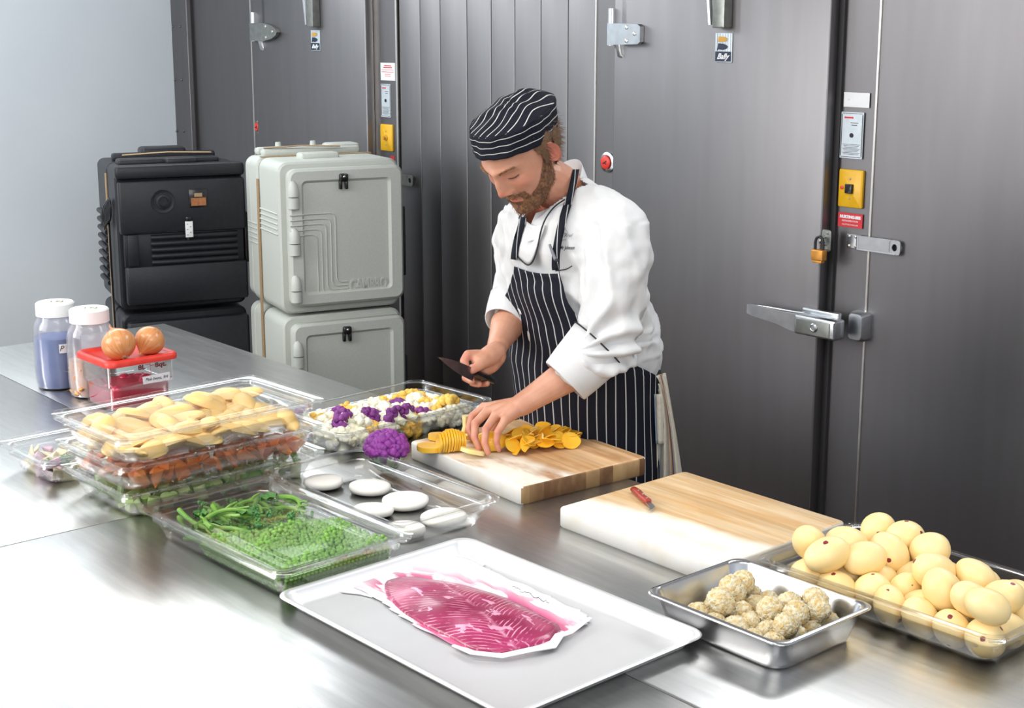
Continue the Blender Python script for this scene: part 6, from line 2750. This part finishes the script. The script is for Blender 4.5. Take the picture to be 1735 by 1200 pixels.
# ---- white coat
from mathutils import noise as mn
b = MB()
n = 40
vs, fs = [], []
zs_ = [1.03, 1.05, 1.08, 1.12, 1.17, 1.22, 1.27, 1.32, 1.37, 1.42, 1.46, 1.49, 1.515, 1.54, 1.56]
for z in zs_:
    for j in range(n):
        vs.append(on_ring(z, 2 * math.pi * j / n, .006))
for i in range(len(zs_) - 1):
    for j in range(n):
        a, c = i * n + j, i * n + (j + 1) % n
        fs.append((a, c, c + n, a + n))
fs.append(tuple(range(n))[::-1])
fs.append(tuple((len(zs_) - 1) * n + j for j in range(n)))
b.add(vs, fs)
sL = [A(1015, 362, 3.50), A(1046, 392, 3.455), A(1045, 455, 3.43), A(1035, 520, 3.425), A(1030, 575, 3.42)]
chain(b, sL, [.068, .080, .079, .076, .074], 20)
chain(b, [A(1030, 575, 3.42), A(1010, 602, 3.405), A(985, 622, 3.395)], [.076, .070, .062], 20)
capsule(b, A(980, 340, 3.55), .060, A(1042, 388, 3.46), .076, 20)
sR = [A(884, 387, 3.70), A(879, 440, 3.715), A(874, 500, 3.715), A(867, 532, 3.68)]
chain(b, sR, [.070, .062, .058, .052], 20)
capsule(b, A(925, 352, 3.62), .058, A(884, 385, 3.70), .066, 20)
CO, NO, FC = remeshed(b, .0055, 6, .5)
sLn = [np.array(p) for p in sL]
el = np.array(A(1040, 590, 3.40))
chest = np.array(A(930, 420, 3.45))
disp = np.zeros(len(CO))
fr_, sd_ = np.array(FW), np.array(SD)
for i, p in enumerate(CO):
    x = (p - np.array((.17, 3.64, 0)))
    u_, v_, z = float(x @ sd_), float(x @ fr_), float(p[2])
    # long soft folds: mostly down the body, oblique at the arm
    n1 = mn.noise(Vector((u_ * 16 + z * 5, v_ * 16, z * 4.2)))
    n2 = mn.noise(Vector((u_ * 34 - z * 16, v_ * 34 + 7, z * 20)))
    d = .0145 * (abs(n1) * -2 + .55) + .0055 * n2
    de = np.linalg.norm(p - el)
    if de < .22:                     # gathered folds running into the elbow
        w_ = math.exp(-(de / .13) ** 2)
        ang = math.atan2(p[2] - el[2], float((p - el) @ sd_) + .02)
        d += w_ * .014 * math.sin(ang * 9 + de * 26)
    dc = np.linalg.norm(p - chest)
    d *= .25 + .75 * min(1, dc / .16)
    if z > 1.5: d *= .35
    if z < 1.14: d = d * .3 - .010 * min(1, (1.14 - z) / .05)
    disp[i] = d
CO = CO + NO * disp[:, None]
# open at the throat
X_ = CO - np.array((.118, 3.585, 0))
lat, fwd, zz = X_ @ sd_, X_ @ fr_, CO[:, 2]
hole = ((fwd > 0) & (np.abs(lat) < (zz - 1.462) * .80) & (zz > 1.462)) | ((zz > 1.535) & (lat ** 2 + fwd ** 2 < .066 ** 2))
FC = [f for f in FC if not any(hole[i] for i in f)]
b = MB()
b.add([tuple(p) for p in CO], FC)
coat = part(b, 'white_coat', M['coat'], angle=180)
sm = coat.modifiers.new('t', 'SOLIDIFY'); sm.thickness = .002; sm.offset = -1
sm = coat.modifiers.new('s', 'SMOOTH'); sm.iterations = 1; sm.factor = .4

# turned-back cuff of the left sleeve, hollow with a black edge
c0, c1 = A(1008, 592, 3.405), A(958, 645, 3.383)
ax_ = (c1 - c0).normalized()
e1 = ax_.cross(Vector((0, 1, .2))).normalized()
e2 = ax_.cross(e1).normalized()


def cuff_ring(t, r, k=0.0):
    c = c0 + (c1 - c0) * t
    return [c + e1 * (r * (1 + .05 * math.sin(2 * a + 1 + k)) * math.cos(a)) + e2 * (r * .92 * (1 + .03 * math.sin(3 * a + k)) * math.sin(a)) for a in [2 * math.pi * j / 32 for j in range(32)]]


vs, fs = [], []
for t, r, k in ((-.12, .060, 0), (-.12, .0765, 0), (.2, .0730, .3), (.6, .0690, .6), (1.0, .0640, .9), (1.02, .0610, .9), (.8, .0590, .6), (.4, .050, .3), (.3, .02, 0)):
    vs += cuff_ring(t, r, k)
for i in range(8):
    for j in range(32):
        a, c = i * 32 + j, i * 32 + (j + 1) % 32
        fs.append((a, c, c + 32, a + 32))
b = MB()
b.add(vs, fs)
cuff = part(b, 'cuff', M['coat'], angle=120)
b = MB()
rg = cuff_ring(-.13, .0775)
b.tube(rg + rg[:1], .0019, n=6)
q0, q1 = rg[0], rg[8]
low = min(rg, key=lambda p: p.z)
b.tube([low, low + (c0 - c1).normalized() * .02 + Vector((.014, 0, .006)), A(1042, 634, 3.375)], .0018, n=6)
part(b, 'cuff_piping', M['piping'])
# right cuff
c0, c1 = A(868, 515, 3.70), A(855, 548, 3.64)
ax_ = (c1 - c0).normalized()
e1 = ax_.cross(Vector((0, 1, .2))).normalized()
e2 = ax_.cross(e1).normalized()
vs, fs = [], []
for t, r, k in ((-.1, .05, 0), (-.1, .0625, 0), (.5, .0585, .3), (1.0, .0540, .9), (1.02, .0510, .9), (.6, .046, .6), (.5, .02, 0)):
    vs += cuff_ring(t, r, k)
for i in range(6):
    for j in range(32):
        a, c = i * 32 + j, i * 32 + (j + 1) % 32
        fs.append((a, c, c + 32, a + 32))
b = MB()
b.add(vs, fs)
part(b, 'cuff', M['coat'], angle=120)

# collar: a stand-up band lower at the throat
def collar_pt(phi, h, off=0.0):
    c = Vector((.118, 3.585, 0))
    r1, r2 = .076 + off, .080 + off
    z = 1.535 - .062 * math.cos(phi) + h
    lean = .30 * h
    r2 += .030 * max(0, math.cos(phi)) - .35 * max(0, h) * max(0, math.cos(phi))
    return c + SD * ((r1 - lean) * math.sin(phi)) + FW * ((r2 - lean) * math.cos(phi) + .012) + Vector((0, 0, z))


vs, fs = [], []
ph_ = [math.radians(16 + i * 8.2) for i in range(41)]
for (h, off) in ((-.03, .004), (0, .002), (.028, -.001), (.036, -.0025), (.034, -.005), (.0, -.006), (-.03, -.004)):
    for p in ph_: vs.append(collar_pt(p, h, off))
m_ = len(ph_)
for i in range(6):
    for j in range(m_ - 1):
        a = i * m_ + j
        fs.append((a, a + 1, a + 1 + m_, a + m_))
b = MB()
b.add(vs, fs)
part(b, 'collar', M['coat'], angle=100)

# crossed front flap and its piping
flap_px = [(888, 372), (905, 384), (918, 380), (925, 382), (916, 405), (909, 425), (902, 443), (896, 449), (888, 445), (876, 434), (869, 424), (872, 400), (878, 380)]
ctrp = Vector((sum(p[0] for p in flap_px) / 13, sum(p[1] for p in flap_px) / 13))
vs, fs = [], []
RN = 6
sp_ = smooth_poly(flap_px, 1)
m_ = len(sp_)
for r_ in range(RN + 1):
    t = 1 - r_ / RN
    for p in sp_:
        q = ctrp + (Vector(p) - ctrp) * t
        vs.append(on_torso(q.x, q.y, .0150 + .002 * (1 - t)))
for r_ in range(RN):
    for j in range(m_):
        a, c = r_ * m_ + j, r_ * m_ + (j + 1) % m_
        fs.append((a, c, c + m_, a + m_))
b = MB()
b.add(vs, fs)
fl_ = part(b, 'coat_flap', M['coat'], angle=180)
sm = fl_.modifiers.new('t', 'SOLIDIFY'); sm.thickness = .002


def on_coat(pxs, off, rad, b, n=6):
    b.tube([on_torso(x, y, off) for x, y in pxs], rad, n=n)


def curve_px(pts, k=5):
    out = []
    for i in range(len(pts) - 1):
        p0 = pts[max(i - 1, 0)]; p1 = pts[i]; p2 = pts[i + 1]; p3 = pts[min(i + 2, len(pts) - 1)]
        for j in range(k):
            t = j / k
            out.append(tuple(.5 * ((2 * p1[d]) + (-p0[d] + p2[d]) * t + (2 * p0[d] - 5 * p1[d] + 4 * p2[d] - p3[d]) * t * t + (-p0[d] + 3 * p1[d] - 3 * p2[d] + p3[d]) * t ** 3) for d in (0, 1)))
    return out + [pts[-1]]


b = MB()
on_coat(curve_px([(957, 338), (940, 350), (926, 368), (917, 390), (911, 418), (904, 440), (896, 449), (886, 444), (871, 428)]), .0180, .0019, b)
part(b, 'flap_piping', M['piping'])
b = MB()
on_coat(curve_px([(941, 459), (950, 458), (960, 456), (969, 451)]), .015, .0016, b)
part(b, 'pocket_piping', M['piping'])

# ---- apron
phiR = [(1.365, 31), (1.30, 34), (1.24, 40), (1.19, 52), (1.14, 72), (1.10, 95), (1.075, 100), (1.05, 98), (.80, 97), (.42, 99)]


def lerp_tab(tab, z):
    if z >= tab[0][0]: return tab[0][1]
    for a, c in zip(tab[:-1], tab[1:]):
        if z >= c[0]:
            k = (a[0] - z) / (a[0] - c[0])
            return a[1] + (c[1] - a[1]) * k
    return tab[-1][1]


def apron_grid(zt, zb_, nz, name, phR, phL, off0, flare=0.0, nphi=110):
    vs, fs, sv = [], [], []
    for i in range(nz + 1):
        z = zt - (zt - zb_) * i / nz
        pr, pl = math.radians(phR(z)), -math.radians(phL(z))
        for j in range(nphi + 1):
            t = j / nphi
            phi = pl + (pr - pl) * t
            fold = 0
            if z < 1.10: fold += .010 * math.sin(phi * 9 + z * 2) * min(1, (1.10 - z) * 5) * (.6 + .4 * math.sin(phi * 3))
            if z < 1.33: fold += .006 * mn.noise(Vector((phi * 2.2, z * 5, 3))) * 2
            p = on_ring(z, phi, off0 + .010 * min(1, max(0, (1.16 - z) / .05)) + fold)
            if i == 0: p.z -= .010 * math.cos((t - .5) * 3.14) * .6
            vs.append(p)
            wob = .35 * mn.noise(Vector((phi * 1.6, z * 4.2, 1))) * min(1, max(0, 1.36 - z) * 5)
            sv.append(phi * .165 / .0205 + wob + .25)
    for i in range(nz):
        for j in range(nphi):
            a = i * (nphi + 1) + j
            fs.append((a, a + nphi + 1, a + nphi + 2, a + 1))
    b = MB()
    b.add(vs, fs)
    o = part(b, name, M['stripe'], angle=180)
    set_s(o, sv)
    sm = o.modifiers.new('t', 'SOLIDIFY'); sm.thickness = .0016; sm.offset = -1
    return o


apron = apron_grid(1.372, .42, 64, 'apron', lambda z: lerp_tab(phiR, z), lambda z: lerp_tab([(1.365, 10), (1.30, 26), (1.24, 48), (1.19, 66), (1.10, 90), (.42, 112)], z), .0185)
b = MB()                                          # pocket hem across the lap
on_coat(curve_px([(935, 700), (985, 706), (1037, 702)]), .022, .0012, b)
part(b, 'pocket_seam', M['piping'])


def ribbon(pxs, offs, w_, name, k=4):
    """flat strap lying on the coat"""
    pts = curve_px(pxs, k)
    vs, fs, sv = [], [], []
    for i, (x, y) in enumerate(pts):
        x2, y2 = pts[min(i + 1, len(pts) - 1)]
        x1, y1 = pts[max(i - 1, 0)]
        d = Vector((x2 - x1, y2 - y1)).normalized()
        for j in (-1, 0, 1):
            off = offs if not callable(offs) else offs(i / (len(pts) - 1))
            vs.append(on_torso(x - d.y * w_ * j, y + d.x * w_ * j, off))
            sv.append(j * .55 + i * .09)
    for i in range(len(pts) - 1):
        for j in range(2):
            a = i * 3 + j
            fs.append((a, a + 1, a + 4, a + 3))
    b = MB()
    b.add(vs, fs)
    o = part(b, name, M['stripe'], angle=180)
    set_s(o, sv)
    sm = o.modifiers.new('t', 'SOLIDIFY'); sm.thickness = .0016
    return o


ribbon([(941, 458), (942, 430), (947, 400), (954, 370), (962, 345)], .021, 6.5, 'neck_strap')
ribbon([(870, 440), (874, 415), (880, 392), (887, 368)], .021, 5.5, 'neck_strap')
b = MB()                                          # the strap from the chest up round the collar
vs, fs, sv = [], [], []
cp_ = [A(962, 347, 3.462), A(968, 325, 3.475), A(973, 303, 3.50), A(976, 287, 3.54)]
for i, p in enumerate(cp_):
    for j in (-1, 0, 1):
        vs.append(p + Vector((.0085 * j, .003 * j, .0)))
        sv.append(j * .55 + i * .2)
for i in range(3):
    for j in range(2):
        a = i * 3 + j
        fs.append((a, a + 1, a + 4, a + 3))
b.add(vs, fs)
o = part(b, 'neck_strap', M['stripe'], angle=180)
set_s(o, sv)
sm = o.modifiers.new('t', 'SOLIDIFY'); sm.thickness = .002

# embroidery on the left breast
def torso_frame(px, py, off):
    p = on_torso(px, py, off)
    px_ = on_torso(px + 6, py, off)
    pz_ = on_torso(px, py - 6, off)
    x_ = (px_ - p).normalized()
    z_ = (pz_ - p)
    z_ = (z_ - x_ * z_.dot(x_)).normalized()
    return p, Matrix((x_, z_, x_.cross(z_))).transposed()


def embroider(txt, px, py, size, shear, sx, bold):
    p, R_ = torso_frame(px, py, .0165)
    t = text_mesh(txt, size, 'embroidered_name', M['ink'], chef, .0003, shear, (0, 0, 0), (0, 0, 0), 'CENTER', sx, bold)
    m4 = R_.to_4x4()
    m4.translation = p - org
    t.matrix_basis = m4 @ Matrix.Diagonal((sx, 1, 1, 1))


embroider('Mr Johnson', 961, 420, .0125, .4, .62, .0003)
embroider("L'Ariel", 960, 399, .0125, .5, .8, -.0001)
b = MB()
p, R_ = torso_frame(957, 392, .0165)
loop = []
for i in range(26):
    t = i / 25
    loop.append(p + R_ @ Vector((.016 * (t - .55) + .006 * math.sin(t * 12), .013 * math.sin(t * 7.5) + .010 * t, 0)))
b.tube(loop, .00035, n=5)
p, R_ = torso_frame(954, 407, .0165)
b.tube([p + R_ @ Vector((-.009, -.001, 0)), p + R_ @ Vector((.008, .0012, 0))], .0005, n=5)
part(b, 'embroidered_flourish', M['ink'])

# a slim pen thermometer clipped in the breast pocket (a thing of its own)
p0, p1, p2 = on_torso(931, 414, .026), on_torso(941, 440, .026), on_torso(948, 463, .024)
e = empty('pocket_thermometer', p1, 0, 'slim grey pocket thermometer clipped beside the coat strap', 'thermometer')
b = MB()
b.tube([p0 - p1, (p0 + p1) * .5 - p1, Vector((0, 0, 0))], [.0032, .0040, .0042], n=10)
b.build('barrel', pm('grey_pen_body', (.22, .22, .26), (.16, .16, .2), 60, .35), e)
b = MB()
b.tube([Vector((.001, -.004, .002)), (p2 - p1)], [.0014, .0010], n=6)
b.blob((.003, -.004, -.001), (.006, .004, .004), seg=8, rings=6)
b.build('probe', M['ink'], e)

# trousers and shoes (behind the table)
b = MB()
for s in (-1, 1):
    hp = Vector((.232, 3.70, .95)) + SD * s * .085
    kn = Vector((.225, 3.67, .50)) + SD * s * .11
    an = Vector((.24, 3.72, .11)) + SD * s * .12
    chain(b, [hp + Vector((0, 0, .10)), hp, kn, an], [.11, .105, .082, .070], 18)
CO, NO, FC = remeshed(b, .012, 4, .5)
b = MB()
b.add([tuple(p) for p in CO], FC)
part(b, 'trousers', pm('black_trouser_cloth', (.014, .014, .017), None, 60, .85), angle=180)
for s in (-1, 1):
    an = Vector((.24, 3.72, 0)) + SD * s * .12
    m = Matrix.Translation(an + FW * .06) @ Matrix.Rotation(math.atan2(FW.y, FW.x), 4, 'Z')
    b = MB()
    b.rr([(.145, .050, .045, 0), (.148, .052, .048, .02), (.140, .048, .044, .045), (.11, .044, .04, .075), (.07, .042, .04, .095)], mat=m, n=6)
    part(b, 'shoe', M['blackgloss'])

# ---- the chef's knife in his right hand
e = empty('chefs_knife', HEEL, 0, "cook's dark-bladed knife held upright in his right fist", 'knife')
up_ = Vector((0, 0, 1))
side = KD.cross(up_).normalized()
ku = side.cross(KD).normalized()                     # towards the spine
b = MB()
Lb = (HEEL - TIP).length
prof = []
for i in range(15):
    t = i / 14
    prof.append((t, .012 * (1 - t ** 3.0) - .002, -.020 * (1 - t ** 2.2)))
vs, fs = [], []
for t, zu, zl in prof:
    c = -KD * (Lb * t)
    th = .0013 * (1 - .6 * t)
    vs += [c + ku * zu + side * th, c + ku * zu - side * th, c + ku * zl]
for i in range(14):
    a = i * 3
    fs += [(a, a + 3, a + 4, a + 1), (a + 1, a + 4, a + 5, a + 2), (a + 2, a + 5, a + 3, a)]
fs += [(0, 1, 2)]
b.add(vs, fs)
b.build('blade', pm('dark_knife_steel', (.22, .19, .21), (.15, .13, .15), 40, .3, .9), e, angle=30)
b = MB()
b.tube([KD * -.004, KD * .02, KD * .06, KD * .10, KD * .118], [.0095, .0105, .0115, .0115, .007], n=12, flat=1.3, up=tuple(side))
b.build('handle', M['blackgloss'], e)

# ---- folded side towel hanging at his left hip
te = A(1122, 645, 3.53)
e = empty('side_towel', te, 0, 'cream side towel with blue and orange stripes hanging at his hip', 'towel')


def towel_mat():
    m = pm('cream_towel', (.62, .57, .47), (.56, .51, .42), 60, .9, bump=.3, bscale=300)
    nt, N, L = nodes_of(m)
    bs = N['Principled BSDF']
    src = bs.inputs['Base Color'].links[0].from_socket
    at = N.new('ShaderNodeAttribute'); at.attribute_name = 's'
    prev = src
    for (c, w_, col) in ((.66, .022, (.10, .08, .32)), (.60, .020, (.62, .28, .10)), (.12, .02, (.20, .30, .48))):
        sb = N.new('ShaderNodeMath'); sb.operation = 'SUBTRACT'; sb.inputs[1].default_value = c
        L.new(at.outputs['Fac'], sb.inputs[0])
        ab = N.new('ShaderNodeMath'); ab.operation = 'ABSOLUTE'
        L.new(sb.outputs[0], ab.inputs[0])
        lt = N.new('ShaderNodeMath'); lt.operation = 'LESS_THAN'; lt.inputs[1].default_value = w_
        L.new(ab.outputs[0], lt.inputs[0])
        mx = N.new('ShaderNodeMix'); mx.data_type = 'RGBA'
        L.new(lt.outputs[0], mx.inputs['Factor'])
        L.new(prev, mx.inputs['A'])
        mx.inputs['B'].default_value = (*col, 1)
        prev = mx.outputs['Result']
    L.new(prev, bs.inputs['Base Color'])
    return m


lft = [(1103, 641), (1110, 652), (1115, 680), (1117, 720), (1115, 770), (1110, 830), (1106, 880)]
rgt = [(1128, 632), (1133, 660), (1138, 690), (1145, 730), (1152, 775), (1160, 830), (1166, 880)]
vs, fs, sv = [], [], []
NU = 40
for i in range(25):
    t = i / 24 * (len(lft) - 1)
    k = min(int(t), len(lft) - 2)
    f = t - k
    l_ = Vector(lft[k]).lerp(Vector(lft[k + 1]), f)
    r_ = Vector(rgt[k]).lerp(Vector(rgt[k + 1]), f)
    for j in range(NU + 1):
        u_ = j / NU
        q = l_.lerp(r_, u_)
        dep = 3.53 + .018 * math.sin(u_ * 13 + .6) * (.35 + i / 24) + .03 * u_
        vs.append(A(q.x, q.y, dep) - te)
        sv.append(u_)
for i in range(24):
    for j in range(NU):
        a = i * (NU + 1) + j
        fs.append((a, a + 1, a + NU + 2, a + NU + 1))
b = MB()
b.add(vs, fs)
o = b.build('cloth', towel_mat(), e, angle=180)
set_s(o, sv)
sm = o.modifiers.new('t', 'SOLIDIFY'); sm.thickness = .006; sm.offset = 1
# the turned-over end hanging inside
b = MB()
vs, fs = [], []
for i in range(13):
    for j in range(9):
        u_, t = j / 8, i / 12
        vs.append(A(1108 + 14 * u_ + 3 * t, 668 + 84 * t, 3.52 + .006 * math.sin(u_ * 9)) - te)
for i in range(12):
    for j in range(8):
        a = i * 9 + j
        fs.append((a, a + 1, a + 10, a + 9))
b.add(vs, fs)
o = b.build('folded_end', towel_mat(), e, angle=180)
set_s(o, [.12 + (.0 if (k % 9) < 1 else .3) for k in range(len(vs))])
sm = o.modifiers.new('t', 'SOLIDIFY'); sm.thickness = .003
